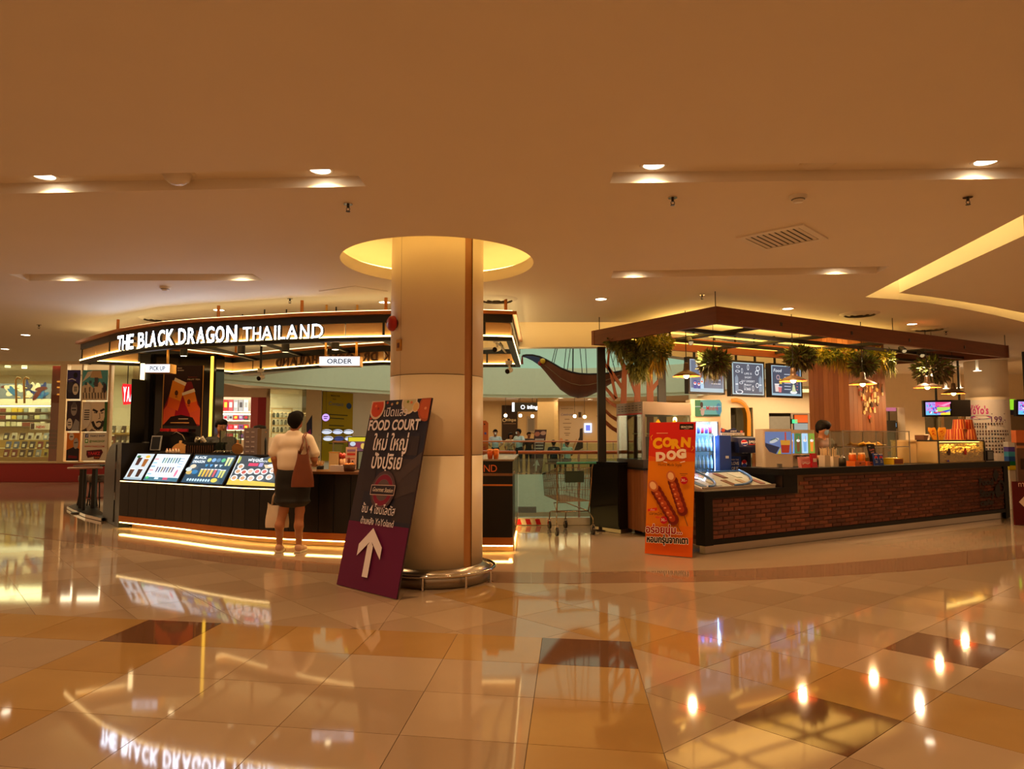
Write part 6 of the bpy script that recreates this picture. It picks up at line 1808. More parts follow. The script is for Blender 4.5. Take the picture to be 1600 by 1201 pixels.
pr.text('เปิดแล้ว',W*.47,H*.908,.125,TX,.003)
pr.text('FOOD COURT',W*.475,H*.833,.145,TX,.03,width=W*.86)
pr.text('ใหม่ ใหญ่',W*.475,H*.724,.2,TX,.018,width=W*.58)
pr.text('ปังปุริเย่',W*.475,H*.625,.2,TX,.018,width=W*.5)
pr.ell(W*.5,H*.512,.19,.19,(84,64,76));pr.ell(W*.5,H*.512,.165,.16,(112,82,94));pr.ring(W*.5,H*.512,.15,.045,(128,34,66));pr.ell(W*.5,H*.512,.1,.1,(96,80,88))
pr.poly([(W*.5-.19,H*.512-.055),(W*.5+.19,H*.512-.045),(W*.5+.19,H*.512+.055),(W*.5-.19,H*.512+.045)],(210,180,180));pr.poly([(W*.5-.182,H*.512-.048),(W*.5+.182,H*.512-.038),(W*.5+.182,H*.512+.048),(W*.5-.182,H*.512+.038)],(48,42,60))
pr.text('Gourmet Station',W*.5,H*.512-.018,.06,(238,224,222),.004,width=.32,shear=.3)
pr.text('ชั้น 4 โซนโลตัส',W*.49,H*.388,.115,TX,.004,width=W*.55)
pr.text('ด้านหลัง',W*.345,H*.33,.085,TX,.012,width=W*.22);pr.text('YoYoland',W*.63,H*.33,.095,TX,.0,width=W*.3)
ax=W*.475
pr.poly([(ax-.045,H*.068),(ax+.045,H*.068),(ax+.045,H*.228),(ax-.045,H*.228)],TX)
pr.poly([(ax,H*.315),(ax-.185,H*.225),(ax-.185,H*.165),(ax,H*.252)],TX);pr.poly([(ax,H*.315),(ax,H*.252),(ax+.185,H*.165),(ax+.185,H*.225)],TX);pr.poly([(ax-.045,H*.22),(ax+.045,H*.22),(ax,H*.258)],TX)
pr.done('print',t)
CY,CL=-0.558,0.148
t,fr=board(1.915,8.85,CY,CL,0.604,1.653,'corn_dog_board','tall red and orange corn dog board standing before the brick counter corner','sign',INK((150,60,24)))
W,H=.604,1.653
pr=Print(fr,None,.0015)
pr.rect(0,0,W,H,(226,130,18));pr.rect(0,0,W,H*.14,(226,96,22));pr.rect(0,H*.14,W,H*.08,(228,116,18))
pr.rect(0,H*.70,W,H*.30,(226,92,26));pr.poly([(0,H*.74),(W*.3,H*.72),(W*.7,H*.78),(W,H*.76),(W,H),(0,H)],(212,52,30));pr.rect(0,H*.86,W,H*.14,(206,36,30))
pr.rect(W*.66,H*.942,W*.3,H*.044,(34,22,24));pr.text('SEACON',W*.81,H*.955,.036,(236,226,220),.012,width=W*.24);pr.rect(W*.76,H*.946,W*.1,.004,(200,190,186))
pr.rect(W*.16,H*.912,W*.25,.01,(240,170,130))
YL,WH=(242,178,26),(246,226,206)
for i,ch in enumerate('CORN'):pr.text(ch,W*(.2+.2*i),H*(.80+.012*(i%2)),.155+.02*(i==0),YL,.07,width=.125,rot=(.1,-.06,.04,-.05)[i])
for i,ch in enumerate('DOG'):pr.text(ch,W*(.28+.22*i),H*(.703+.012*i),.145,WH,.075,width=.13,rot=(.06,-.05,.06)[i])
pr.line([(W*.06,H*.86),(W*.04,H*.885),(W*.08,H*.9)],.008,YL);pr.line([(W*.93,H*.78),(W*.98,H*.8),(W*.95,H*.815)],.008,YL);pr.line([(W*.34,H*.695),(W*.42,H*.688)],.01,WH);pr.line([(W*.7,H*.69),(W*.8,H*.7)],.01,WH)
pr.text('Home Made Style',W*.48,H*.662,.05,(120,60,20),.004,width=W*.5)
def halo(s,a,b,size,c,wd):
 for k in range(8):pr.text(s,a+.0095*math.cos(k*PI/4),b+.0095*math.sin(k*PI/4),size,(250,244,236),.006,width=wd,rot=.03);pr.h-=pr.step
 pr.h+=pr.step
 for k in range(6):pr.text(s,a+.0032*math.cos(k*PI/3),b+.0032*math.sin(k*PI/3),size,c,.006,width=wd,rot=.03);pr.h-=pr.step
 pr.h+=pr.step
def sausage(a0,b0,a1,b1,r):
 d=math.hypot(a1-a0,b1-b0);ux,uy=(a1-a0)/d,(b1-b0)/d
 pr.line([(a1,b1),(a1+ux*.2,b1+uy*.2)],.012,(150,90,40))
 n_=7
 for k in range(n_):q=k/(n_-1);pr.ell(a0+(a1-a0)*q,b0+(b1-b0)*q,r*(.92+.14*(k%2)),r*.9,(120,34,20),rot=math.atan2(uy,ux))
 for k in range(n_):q=k/(n_-1);pr.ell(a0+(a1-a0)*q-.012,b0+(b1-b0)*q+.012,r*.6,r*.5,((170,56,26),(186,76,34))[k%2],rot=math.atan2(uy,ux));pr.ell(a0+(a1-a0)*q-.03,b0+(b1-b0)*q+.02,r*.2,r*.12,(232,150,90))
 pr.ell(a0-ux*r*.9,b0-uy*r*.9,r*.95,r*.8,(206,110,56),rot=math.atan2(uy,ux));pr.ell(a0-ux*r*.95,b0-uy*r*.95,r*.65,r*.5,(240,190,140),rot=math.atan2(uy,ux))
sausage(W*.56,H*.545,W*.78,H*.335,.075);sausage(W*.22,H*.47,W*.6,H*.265,.08)
for a,b in((.81,.555),(.41,.255)):pr.ell(W*a,H*b,.048,.048,(196,26,44));pr.text('30.-',W*a,H*b-.014,.048,WH,.012)
pr.rect(W*.72,H*.602,W*.16,.008,(130,70,24));pr.rect(W*.74,H*.59,W*.1,.007,(150,90,30))
pr.poly([(W*.06,H*.312),(W*.26,H*.322),(W*.26,H*.345),(W*.06,H*.33)],(220,50,40));pr.text('เลือก',W*.16,H*.32,.03,WH,0);pr.text('ปลาหมึก',W*.23,H*.288,.05,(60,30,16),.004);pr.ell(W*.28,H*.272,.03,.014,(226,90,40))
halo('อร่อยนุ่ม...',W*.42,H*.158,.125,(196,16,30),W*.76)
halo('หอมกรุ่นจากเตา',W*.5,H*.090,.11,(44,14,14),W*.86)
pr.done('print',t)
q=fr.at(W/2,1.0,-.014)
n_=V((math.sin(CY),-math.cos(CY),0))
MB().use(BLACKM).obox(q-fr.u*.02,fr.u*.04,-n_*.012,V((q.x,q.y,0))-n_*.22+V((0,0,.004))-q).build('easel_strut',None,t)
# shopping trolley
r0,r1_=G(869,836),G(928,836);ff0,ff1=G(857,826),G(885,825)
tx=V(((r0+r1_)/2).xy).to_3d();fwd=V((((ff0+ff1)/2-(r0+r1_)/2).xy)).to_3d().normalized();sx_=V((fwd.y,-fwd.x,0))
def tp(x,y,z):return tx+sx_*x+fwd*y+V((0,0,z))
tr=thing('shopping_trolley','chrome wire shopping trolley with a teal handle parked in the gap','trolley',tx)
WIRE=M('trolley_wire',(170,150,120),.25,metal=.9,var=.03);TEAL=M('teal_plastic',(50,130,110),.4,var=.03);DGR=M('dark_green',(34,52,40),.45,var=.03)
RT,FT,RB,FB=1.0,.86,.50,.52
def corner(y,top):
 q=y/.95
 return(.27-.07*q)*(1 if top else.88),(RT+(FT-RT)*q)if top else(RB+(FB-RB)*q)
def side(sg):
 mb=MB().use(WIRE)
 for k in range(24):
  y=.95*k/23;a,za=corner(y,True);b,zb=corner(y,False);mb.cyl(tp(sg*a,y,za),tp(sg*b,y+.0,zb),.0032,n=5,caps=False)
 for q in(.0,.3,.6,.85,1.0):
  mb.tube([tp(sg*(corner(y,True)[0]*(1-q)+corner(y,False)[0]*q),y,corner(y,True)[1]*(1-q)+corner(y,False)[1]*q)for y in(0,.95)],.005 if q in(0,1)else.0035,5)
 mb.build('wire_side',None,tr)
side(-1);side(1)
for y,nm in((0.0,'wire_gate'),(.95,'wire_front')):
 a,za=corner(y,True);b,zb=corner(y,False);mb=MB().use(WIRE)
 for k in range(13):q=-1+k/6;mb.cyl(tp(q*a,y,za),tp(q*b,y,zb),.0032,n=5,caps=False)
 for q in(0,.33,.66,1):mb.cyl(tp(-(a+(b-a)*q),y,za+(zb-za)*q),tp(a+(b-a)*q,y,za+(zb-za)*q),.0045,n=5)
 mb.build(nm,None,tr)
mb=MB().use(WIRE)
for k in range(24):y=.95*k/23;b,zb=corner(y,False);mb.cyl(tp(-b,y,zb),tp(b,y,zb),.0032,n=5,caps=False)
for k in range(7):q=-1+k/3;mb.cyl(tp(q*corner(0,False)[0],0,RB),tp(q*corner(.95,False)[0],.95,FB),.004,n=5)
mb.build('wire_floor',None,tr)
MB().use(TEAL).cyl(tp(-.31,-.08,1.07),tp(.31,-.08,1.07),.018,n=12).build('handle',None,tr)
for sg in(-1,1):
 MB().use(WIRE).tube([tp(sg*.27,-.08,1.07),tp(sg*.28,0.0,1.0),tp(sg*.26,.05,.5),tp(sg*.25,.10,.34)],.011,7).build('upright',None,tr)
 MB().use(WIRE).tube([tp(sg*.25,.10,.34),tp(sg*.29,0.0,.24),tp(sg*.285,0.0,.14)],.010,7).build('leg',None,tr)
 MB().use(WIRE).tube([tp(sg*.25,.10,.34),tp(sg*.18,.6,.30),tp(sg*.135,.80,.26),tp(sg*.135,.82,.14)],.010,7).build('leg',None,tr)
 MB().use(DGR).tube([tp(sg*corner(.9,True)[0],.80,corner(.80,True)[1]+.004),tp(sg*corner(.95,True)[0],.95,FT+.004)],.016,7).build('corner_bumper',None,tr)
MB().use(WIRE).tube([tp(-.25,.1,.34),tp(.25,.1,.34)],.009).tube([tp(-.17,.62,.3),tp(.17,.62,.3)],.009).tube([tp(-.24,.12,.345),tp(-.1,.7,.42),tp(.1,.7,.42),tp(.24,.12,.345)],.009).build('chassis',None,tr)
MB().use(DGR).obox(tp(-.16,-.012,.78),sx_*.3,-fwd*.012,V((0,0,.17))).build('child_seat_flap',None,tr)
for(x,y)in((-.285,0),(.285,0),(-.135,.82),(.135,.82)):
 mb=MB().use(M('castor_rubber',(36,30,28),.6,var=.04));mb.cyl(tp(x-.016,y,.0625),tp(x+.016,y,.0625),.0625,n=18);o=mb.build('castor_wheel',None,tr)
 MB().use(CHROME).obox(tp(x-.022,y-.018,.06),sx_*.004,fwd*.036,V((0,0,.09))).obox(tp(x+.018,y-.018,.06),sx_*.004,fwd*.036,V((0,0,.09))).obox(tp(x-.022,y-.018,.145),sx_*.044,fwd*.036,V((0,0,.008))).build('fork',None,o)
 # people: one continuous surface grown from a distance field
def grow(prims,res=.012,k=.03):
 P=[]
 for p in prims:
  if p[0]=='c':
   a,b,r_a,r_b=np.array(p[1],float),np.array(p[2],float),p[3],p[4]
   rm=max(r_a,r_b);P.append((np.minimum(a,b)-rm,np.maximum(a,b)+rm))
  else:
   c,r=np.array(p[1],float),np.array(p[2],float);P.append((c-r,c+r))
 lo=np.min([q[0]for q in P],0)-4*res;hi=np.max([q[1]for q in P],0)+4*res
 nn=np.ceil((hi-lo)/res).astype(int)+1
 D=np.full(nn,0.5,np.float32)
 def ev(p,X_,Y_,Z_):
  if p[0]=='c':
   a,b,r_a,r_b=np.array(p[1],float),np.array(p[2],float),p[3],p[4]
   ab=b-a;L2=float(ab@ab)+1e-12
   t_=np.clip(((X_-a[0])*ab[0]+(Y_-a[1])*ab[1]+(Z_-a[2])*ab[2])/L2,0,1)
   return np.sqrt((X_-a[0]-ab[0]*t_)**2+(Y_-a[1]-ab[1]*t_)**2+(Z_-a[2]-ab[2]*t_)**2)-(r_a+(r_b-r_a)*t_)
  c,r=p[1],p[2]
  q=np.sqrt(((X_-c[0])/r[0])**2+((Y_-c[1])/r[1])**2+((Z_-c[2])/r[2])**2)
  return(q-1)*min(r)*(.5+.5*np.clip(q,.5,1.5))
 for p,(a,b)in zip(prims,P):
  kk=p[6]if len(p)>6 and p[6]else k
  i0=np.maximum(0,np.floor((a-kk-2*res-lo)/res).astype(int));i1=np.minimum(nn,np.ceil((b+kk+2*res-lo)/res).astype(int)+1)
  sl=tuple(slice(i0[d],i1[d])for d in range(3))
  X_,Y_,Z_=np.meshgrid(*[lo[d]+res*np.arange(i0[d],i1[d])for d in range(3)],indexing='ij')
  d=ev(p,X_,Y_,Z_);e=D[sl]
  h_=np.maximum(kk-np.abs(d-e),0)/kk
  D[sl]=np.minimum(d,e)-h_*h_*kk*.25
 s=D<0
 cells=np.zeros(np.array(nn)-1,np.int8);acc=np.zeros((*(np.array(nn)-1),4),np.float32)
 nx,ny,nz=np.array(nn)-1
 for ax_ in range(3):
  for o1 in(0,1):
   for o2 in(0,1):
    oo=[0,0,0];others=[d for d in range(3)if d!=ax_];oo[others[0]],oo[others[1]]=o1,o2
    pp=list(oo);pp[ax_]=1
    A=D[oo[0]:oo[0]+nx,oo[1]:oo[1]+ny,oo[2]:oo[2]+nz];B=D[pp[0]:pp[0]+nx,pp[1]:pp[1]+ny,pp[2]:pp[2]+nz]
    m=(A<0)!=(B<0);t_=np.where(m,A/np.where(m,A-B,1),0)
    for d in range(3):acc[...,d]+=np.where(m,t_ if d==ax_ else oo[d],0)
    acc[...,3]+=m
 act=acc[...,3]>0
 idx=np.full(act.shape,-1,int);idx[act]=np.arange(act.sum())
 gi_=np.argwhere(act)
 vs=lo+res*(gi_+acc[act][:,:3]/acc[act][:,3:4])
 quads=[]
 for ax_ in range(3):
  o=[d for d in range(3)if d!=ax_]
  sh=[slice(1,-1)]*3;sh[ax_]=slice(0,-1);sh2=[slice(1,-1)]*3;sh2[ax_]=slice(1,None)
  A,B=s[tuple(sh)],s[tuple(sh2)]
  for flip in(0,1):
   m=np.argwhere(A&~B if not flip else~A&B)
   base_=m.copy();base_[:,o[0]]+=1;base_[:,o[1]]+=1
   def cell(d0,d1):
    q=base_.copy();q[:,o[0]]-=d0;q[:,o[1]]-=d1;return idx[q[:,0],q[:,1],q[:,2]]
   Q=np.stack([cell(1,1),cell(0,1),cell(0,0),cell(1,0)],1)
   if(ax_==1)!=bool(flip):Q=Q[:,::-1]
   quads.append(Q)
 Q=np.concatenate(quads)
 Q=Q[(Q>=0).all(1)]
 cen=vs[Q].mean(1);best=np.full(len(Q),1e9);tg=np.zeros(len(Q),int)
 for p in prims:
  d=ev(p,cen[:,0],cen[:,1],cen[:,2]);m=d<best;best[m]=d[m];tg[m]=p[5]if p[0]=='c' else p[3]
 return vs,Q,tg
def flesh(name,prims,mats,parent,res=.012,k=.03):
 vs,Q,tg=grow(prims,res,k)
 me=bpy.data.meshes.new(name);me.from_pydata(vs.tolist(),[],Q.tolist())
 for m in mats:me.materials.append(m)
 me.polygons.foreach_set('material_index',np.minimum(tg,len(mats)-1));me.polygons.foreach_set('use_smooth',[True]*len(Q));me.update()
 return put(name,me,parent,True)
def Cp(a,b,r0,r1,tag_=0,kk=None):return('c',a,b,r0,r1,tag_,kk)
def El(c,r,tag_=0):return('e',c,r,tag_)
SKINM=M('skin_tan',(176,116,82),.5,var=.02);SKIN2=M('skin_brown',(150,96,66),.5,var=.02)
HAIR=M('hair_black',(18,13,12),.75,spec=.15,var=.05,scale=60)
def fingers(w,d,s,curl=.5,palm=V((0,0,-1)),side=V((0,1,0)),tag_=0):
 """palm and five fingers below a wrist w; d the hand's direction, side the thumb's side, palm the way fingers curl"""
 out=[];d=V(d).normalized();side=V(side).normalized();pn=V(palm).normalized()
 a=w+d*.02*s;b=w+d*.085*s
 for o in(-.026,-.009,.009,.026):out.append(Cp(a+side*o*.8*s,b+side*o*s,.015*s,.013*s,tag_,.012))
 for o,L in((-.032,.058),(-.011,.074),(.011,.08),(.032,.072)):
  p0_=b+side*o*s;p1_=p0_+(d*(1-curl*.6)+pn*curl*.8).normalized()*L*.5*s;p2_=p1_+(d*(1-curl*1.5)+pn*(curl*1.2+.1)).normalized()*L*.5*s
  out+=[Cp(p0_,p1_,.0095*s,.0088*s,tag_,.008),Cp(p1_,p2_,.0088*s,.0075*s,tag_,.008)]
 t0=w+d*.035*s+side*.028*s;t1=t0+(side*.7+d*.7+pn*.4).normalized()*.04*s;t2=t1+(d+pn*.6).normalized()*.03*s
 out+=[Cp(t0,t1,.0125*s,.0105*s,tag_,.01),Cp(t1,t2,.0105*s,.0085*s,tag_,.008)]
 return out
def head(c,s,yaw=0.0,tilt=0.0,tag_=0):
 """skull, jaw, nose, ears, eye sockets; faces +y when yaw is 0"""
 R_=Matrix.Rotation(yaw,3,'Z')@Matrix.Rotation(-tilt,3,'X');c=V(c)
 def q(x,y,z):return c+R_@V((x*s,y*s,z*s))
 out=[Cp(q(0,-.018,.03),q(0,.015,.035),.082*s,.078*s,tag_),Cp(q(0,.03,-.03),q(0,.045,-.075),.062*s,.038*s,tag_),Cp(q(-.035,.02,-.05),q(.035,.02,-.05),.04*s,.04*s,tag_)]
 out+=[Cp(q(0,.088,.012),q(0,.108,-.022),.009*s,.014*s,tag_,.012),Cp(q(-.014,.09,-.052),q(.014,.09,-.052),.007*s,.007*s,tag_,.008)]
 for sg in(-1,1):
  out+=[Cp(q(sg*.079,-.008,-.022),q(sg*.084,-.012,.022),.010*s,.013*s,tag_,.012),Cp(q(sg*.03,.078,.018),q(sg*.036,.078,.018),.012*s,.012*s,tag_,.01)]
 return out,q
def eyes(q,s,parent):
 mb=MB()
 for sg in(-1,1):
  mb.use(INK((232,226,220))).ell(q(sg*.033,.087,.018),(.011*s,.006*s,.006*s),8,6);mb.use(INK((24,16,12))).ell(q(sg*.033,.092,.018),(.005*s,.004*s,.005*s),8,6)
  mb.use(HAIR).tube([q(sg*.018,.094,.036),q(sg*.034,.092,.04),q(sg*.05,.082,.035)],.003*s,5)
 mb.build('eyes',None,parent,True)
def hair(q,s,parent,kind='short',name='hair'):
 if kind=='short':
  pr_=[Cp(q(0,-.03,.045),q(0,.02,.062),.087*s,.076*s),Cp(q(0,-.05,.0),q(0,-.045,-.045),.068*s,.05*s),Cp(q(-.05,-.02,.03),q(.05,-.02,.03),.05*s,.05*s),Cp(q(-.045,.055,.082),q(.045,.06,.08),.03*s,.03*s)]
 elif kind=='bowl':
  pr_=[Cp(q(0,-.03,.045),q(0,.03,.06),.092*s,.084*s),Cp(q(-.06,.0,.01),q(.06,.0,.01),.046*s,.05*s),Cp(q(-.05,.065,.078),q(.05,.065,.078),.03*s,.03*s),Cp(q(0,-.06,.0),q(0,-.06,-.04),.07*s,.06*s)]
 else:
  pr_=[Cp(q(0,-.03,.045),q(0,.02,.06),.092*s,.08*s),Cp(q(0,-.06,.0),q(0,-.07,-.16),.08*s,.06*s),Cp(q(-.07,-.02,.0),q(-.075,-.02,-.12),.035*s,.03*s),Cp(q(.07,-.02,.0),q(.075,-.02,-.12),.035*s,.03*s),Cp(q(-.045,.06,.085),q(.045,.06,.085),.028*s,.028*s)]
 return flesh(name,pr_,[HAIR],parent,.011*max(s,.9),.03)
 # the shopper with her back to us
wl_=V((-2.805,9.16,0))
wo=thing('person','shopper in a cream short sleeved shirt and black skirt, seen from behind','person',wl_)
body=[]
for sg,hx,fx_ in((-1,-.085,-.145),(1,.085,.10)):
 body+=[Cp((hx,0,.90),(hx*1.05+fx_*.1,.01,.52),.088,.056),Cp((hx+(fx_-hx)*.5,.01,.52),(fx_,-.035,.33),.056,.056),Cp((fx_,-.035,.33),(fx_,-.015,.09),.055,.036)]
 body+=[Cp((fx_,-.03,.055),(fx_+sg*.012,.05,.04),.038,.034,0),Cp((fx_+sg*.012,.05,.036),(fx_+sg*.03,.13,.026),.034,.024,0)]
body+=[El((0,0,.96),(.165,.115,.15)),Cp((0,0,1.0),(0,.0,1.18),.12,.118),Cp((-.055,.0,1.2),(-.075,0,1.38),.1,.095),Cp((.055,.0,1.2),(.075,0,1.38),.1,.095),Cp((-.16,0,1.415),(.16,0,1.415),.062,.062),Cp((0,.0,1.42),(.0,.02,1.56),.058,.052)]
body+=[Cp((-.185,0,1.415),(-.235,-.02,1.18),.05,.041),Cp((-.235,-.02,1.18),(-.215,.06,.915),.041,.027)]
body+=fingers(V((-.215,.06,.905)),(0.02,.05,-1),1.0,.75,V((.5,.6,.0)),V((0.2,1,0)))
body+=[Cp((.185,0,1.415),(.275,-.02,1.17),.05,.041),Cp((.275,-.02,1.17),(.21,.22,1.10),.041,.028)]
body+=fingers(V((.205,.225,1.098)),(-.2,1,-.05),1.0,.35,V((0,0,-1)),V((-1,-.2,0)))
hd,hq=head((0.012,.035,1.655),.98,-.12,-.05)
body+=hd
bo=flesh('body',body,[SKINM],wo,.0085,.028)
flesh('hair',[Cp(hq(0,-.032,.045),hq(0,.03,.062),.088,.078),Cp(hq(-.02,-.05,.0),hq(.02,-.05,.0),.07,.07),Cp(hq(0,-.05,-.02),hq(0,-.045,-.062),.06,.045),Cp(hq(-.072,-.01,.03),hq(.072,-.01,.03),.022,.022),Cp(hq(-.045,.06,.085),hq(.045,.06,.085),.03,.03)],[HAIR],wo,.009,.03)
eyes(hq,1,wo)
SHT=M('cream_shirt',(236,220,204),.75,var=.03,scale=6,bump=.3);SKT=M('black_skirt',(20,17,18),.7,var=.04)
flesh('shirt',[Cp((-.045,0,1.1),(.045,0,1.1),.155,.155),Cp((-.05,.0,1.2),(.05,0,1.2),.15,.15),Cp((-.09,0,1.36),(.09,0,1.36),.118,.118),Cp((-.165,0,1.425),(.165,0,1.425),.068,.068),Cp((-.19,0,1.41),(-.245,-.01,1.25),.072,.072),Cp((.19,0,1.41),(.265,-.01,1.245),.072,.074),Cp((-.05,-.01,1.495),(.05,-.01,1.495),.045,.045),Cp((-.03,.04,1.46),(.03,.04,1.46),.05,.05)],[SHT],wo,.010,.035)
flesh('skirt',[Cp((-.05,0,1.02),(.05,0,1.02),.14,.14),Cp((-.07,0,.93),(.07,0,.93),.145,.145),Cp((-.085,0,.8),(.085,0,.8),.14,.14),Cp((-.09,.0,.68),(.09,.0,.68),.125,.125),El((0,0,.63),(.21,.13,.03))],[SKT],wo,.010,.04)
SHO=M('shoe_pink',(206,160,140),.5,var=.04);SOLE=M('shoe_sole',(226,210,190),.6,var=0)
for sg,fx_ in((-1,-.145),(1,.10)):
 sh=flesh('shoe',[Cp((fx_,-.04,.055),(fx_+sg*.012,.05,.045),.046,.042),Cp((fx_+sg*.012,.05,.043),(fx_+sg*.032,.145,.034),.042,.03)],[SHO],wo,.008,.02)
 MB().use(SOLE).prism([(fx_-.042,-.085,0),(fx_+.042,-.085,0),(fx_+.05+sg*.02,.1,0),(fx_+sg*.035+.02,.185,0),(fx_+sg*.035-.02,.185,0),(fx_-.045+sg*.02,.1,0)],(0,0,.018)).build('sole',None,sh)
def cloth_bag(parent,c,wt,wb,d,h,mat,n=10,slump=.02):
 mb=MB().use(mat);vs=[];rows=6
 for r in range(rows+1):
  q=r/rows;w2=(wb+(wt-wb)*q)/2;d2=d/2*(1-.55*q*q)*(1 if r else.9);z=h*q
  for k in range(20):
   a=2*PI*k/20;x,y=math.cos(a),math.sin(a)
   x=math.copysign(abs(x)**.45,x);y=math.copysign(abs(y)**.6,y)
   vs.append(V(c)+V((x*w2+slump*math.sin(q*5+a)*.4,y*d2,z+(slump*math.cos(2*a)if r==rows else 0))))
 fs=[(r*20+k,r*20+(k+1)%20,(r+1)*20+(k+1)%20,(r+1)*20+k)for r in range(rows)for k in range(20)]
 mb.add(vs,fs,True);mb.add(vs[:20],[tuple(range(19,-1,-1))])
 return mb.build('bag_body',None,parent)
TOT=M('tote_canvas',(226,208,188),.8,var=.03,scale=20)
tote=thing('tote_bag','white canvas tote bag hanging from the shopper\'s hand','bag',wl_+V((-.225,.11,.3)))
b0_=wl_+V((-.225,.115,.29));cloth_bag(tote,b0_,.27,.29,.09,.30,TOT)
for dy in(-.02,.02):
 MB().use(TOT).tube([b0_+V((-.07,dy,.29)),b0_+V((-.055,dy*.8,.4)),wl_+V((-.215,.10+dy*.4,.80)),wl_+V((-.2,.10+dy*.4,.80)),b0_+V((.06,dy*.8,.4)),b0_+V((.07,dy,.29))],.008,6).build('handle',None,tote)
MB().use(INK((90,84,90))).obox(b0_+V((.03,-.047,.14)),(.06,0,0),(0,.002,0),(0,0,.05)).build('logo',None,tote)
LEA=M('brown_leather',(122,62,36),.45,var=.08,scale=10)
hb=thing('shoulder_bag','brown leather shoulder bag hanging down the shopper\'s back','bag',wl_+V((.19,-.2,.85)))
q0=wl_+V((.185,-.205,.83));cloth_bag(hb,q0,.15,.27,.12,.43,LEA,slump=.03)
for dx in(-.045,.045):
 MB().use(LEA).tube([q0+V((dx*1.2,.0,.41)),q0+V((dx*.5,.05,.55)),wl_+V((.155+dx*.3,-.09,1.45)),wl_+V((.155+dx*.3,-.0,1.505)),wl_+V((.165+dx*.3,.075,1.42)),q0+V((dx*.8,.12,.50)),q0+V((dx*1.1,.03,.41))],.010,6).build('strap',None,hb)
 # everyone else
def person(label,loc,h,yaw=0.0,shirt=(200,200,200),legs=(30,28,30),skin=SKIN2,hk='short',arms=('down','down'),seated=False,mask=None,headyaw=0.0,tilt=0.0,res=.016,bag=None,group=None,sleeve=True):
 s=h/1.75
 t=thing('person',label,'person',loc,yaw,group)
 def v(x,y,z):return V((x*s,y*s,z*s))
 dz=0.0 if not seated else-.43
 b=[]
 for sg in(-1,1):
  if seated:
   b+=[Cp(v(sg*.1,0,.52),v(sg*.12,.42,.5),.085*s,.062*s,2),Cp(v(sg*.12,.42,.5),v(sg*.12,.4,.09),.06*s,.04*s,2),Cp(v(sg*.12,.38,.05),v(sg*.13,.52,.03),.042*s,.03*s,3)]
  else:
   b+=[Cp(v(sg*.09,0,.92),v(sg*.1,.015,.5),.09*s,.062*s,2),Cp(v(sg*.1,.015,.5),v(sg*.105,-.02,.09),.062*s,.042*s,2),Cp(v(sg*.105,-.03,.045),v(sg*.12,.12,.03),.042*s,.03*s,3)]
 b+=[('e',v(0,0,.97+dz),(.17*s,.125*s,.14*s),2),Cp(v(0,0,1.08+dz),v(0,0,1.2+dz),.135*s,.14*s,1),Cp(v(-.07,0,1.32+dz),v(.07,0,1.32+dz),.125*s,.125*s,1),Cp(v(-.16,0,1.415+dz),v(.16,0,1.415+dz),.07*s,.07*s,1),Cp(v(0,0,1.44+dz),v(0,.02,1.56+dz),.058*s,.054*s,0)]
 for sg,ar in zip((-1,1),arms):
  sh=v(sg*.19,0,1.41+dz)
  if ar=='down':el,ha,hd_=v(sg*.25,-.02,1.14+dz),v(sg*.24,.07,.90+dz),(0,.1,-1)
  elif ar=='rail':el,ha,hd_=v(sg*.27,.05,1.18+dz),v(sg*.2,.30,1.10+dz),(-sg*.2,1,-.1)
  elif ar=='out':el,ha,hd_=v(sg*.34,.12,1.27+dz),v(sg*.42,.36,1.24+dz),(sg*.2,1,0)
  else:el,ha,hd_=v(sg*.24,.08,1.16+dz),v(sg*.08,.28,1.16+dz),(-sg*.6,.8,.1)
  m_=sh.lerp(el,.75)
  b+=[Cp(sh,m_,.062*s,.06*s,1),Cp(m_,el,.046*s,.04*s,0),Cp(el,ha,.04*s,.028*s,0)]+fingers(ha,hd_,s,.4,V((0,0,-1))if ar!='down' else V((-sg,.3,0)),V((-sg,0,.1))if ar!='down' else V((0,1,0)))
 hd_,q=head(v(0,.035,1.64+dz),s,headyaw,tilt);b+=hd_
 flesh('body',b,[skin,M('cloth_%d_%d_%d'%shirt,shirt,.75,var=.04),M('cloth_%d_%d_%d'%legs,legs,.75,var=.04),M('shoe_dark',(40,34,32),.6)],t,res,.03*s)
 hair(q,s,t,hk);eyes(q,s,t)
 if mask:
  mb=MB().use(INK(mask));mb.add([q(x,y,z)for x,y,z in((-.062,.05,.0),(0,.122,.004),(.062,.05,.0),(.06,.04,-.06),(.0,.105,-.09),(-.06,.04,-.06),(0,.128,-.04))],[(0,6,1),(1,6,2),(2,6,3),(3,6,4),(4,6,5),(5,6,0)]);mb.build('face_mask',None,t,True)
 return t,v,q
person('kiosk worker in black beside the poster tower',(-4.80,11.75,0),1.73,PI+.5,(30,28,30),(26,24,26),SKIN2,'short',('fold','fold'),headyaw=.2,res=.014)
t,v,q=person('masked snack booth worker with a black bowl haircut and tan shirt behind the brick counter',(4.93,11.35,0),1.70,PI+.4,(104,74,56),(40,34,36),SKINM,'bowl',('fold','fold'),mask=(130,160,190),headyaw=.12,tilt=.3,res=.012)
person('worker in a tan shirt partly hidden behind the soda fountain',(4.45,12.5,0),1.54,PI-.6,(150,104,66),(40,34,36),SKIN2,'short',('fold','down'),res=.016)
FD=29.7
def fx2(px,y):return(px-800)/FPX*y
person('masked man in a pale blue shirt leaning on the far balcony rail',(fx2(774,FD),FD,0.0),1.80,PI,(196,210,214),(32,30,32),SKIN2,'short',('rail','rail'),mask=(226,226,226),res=.022)
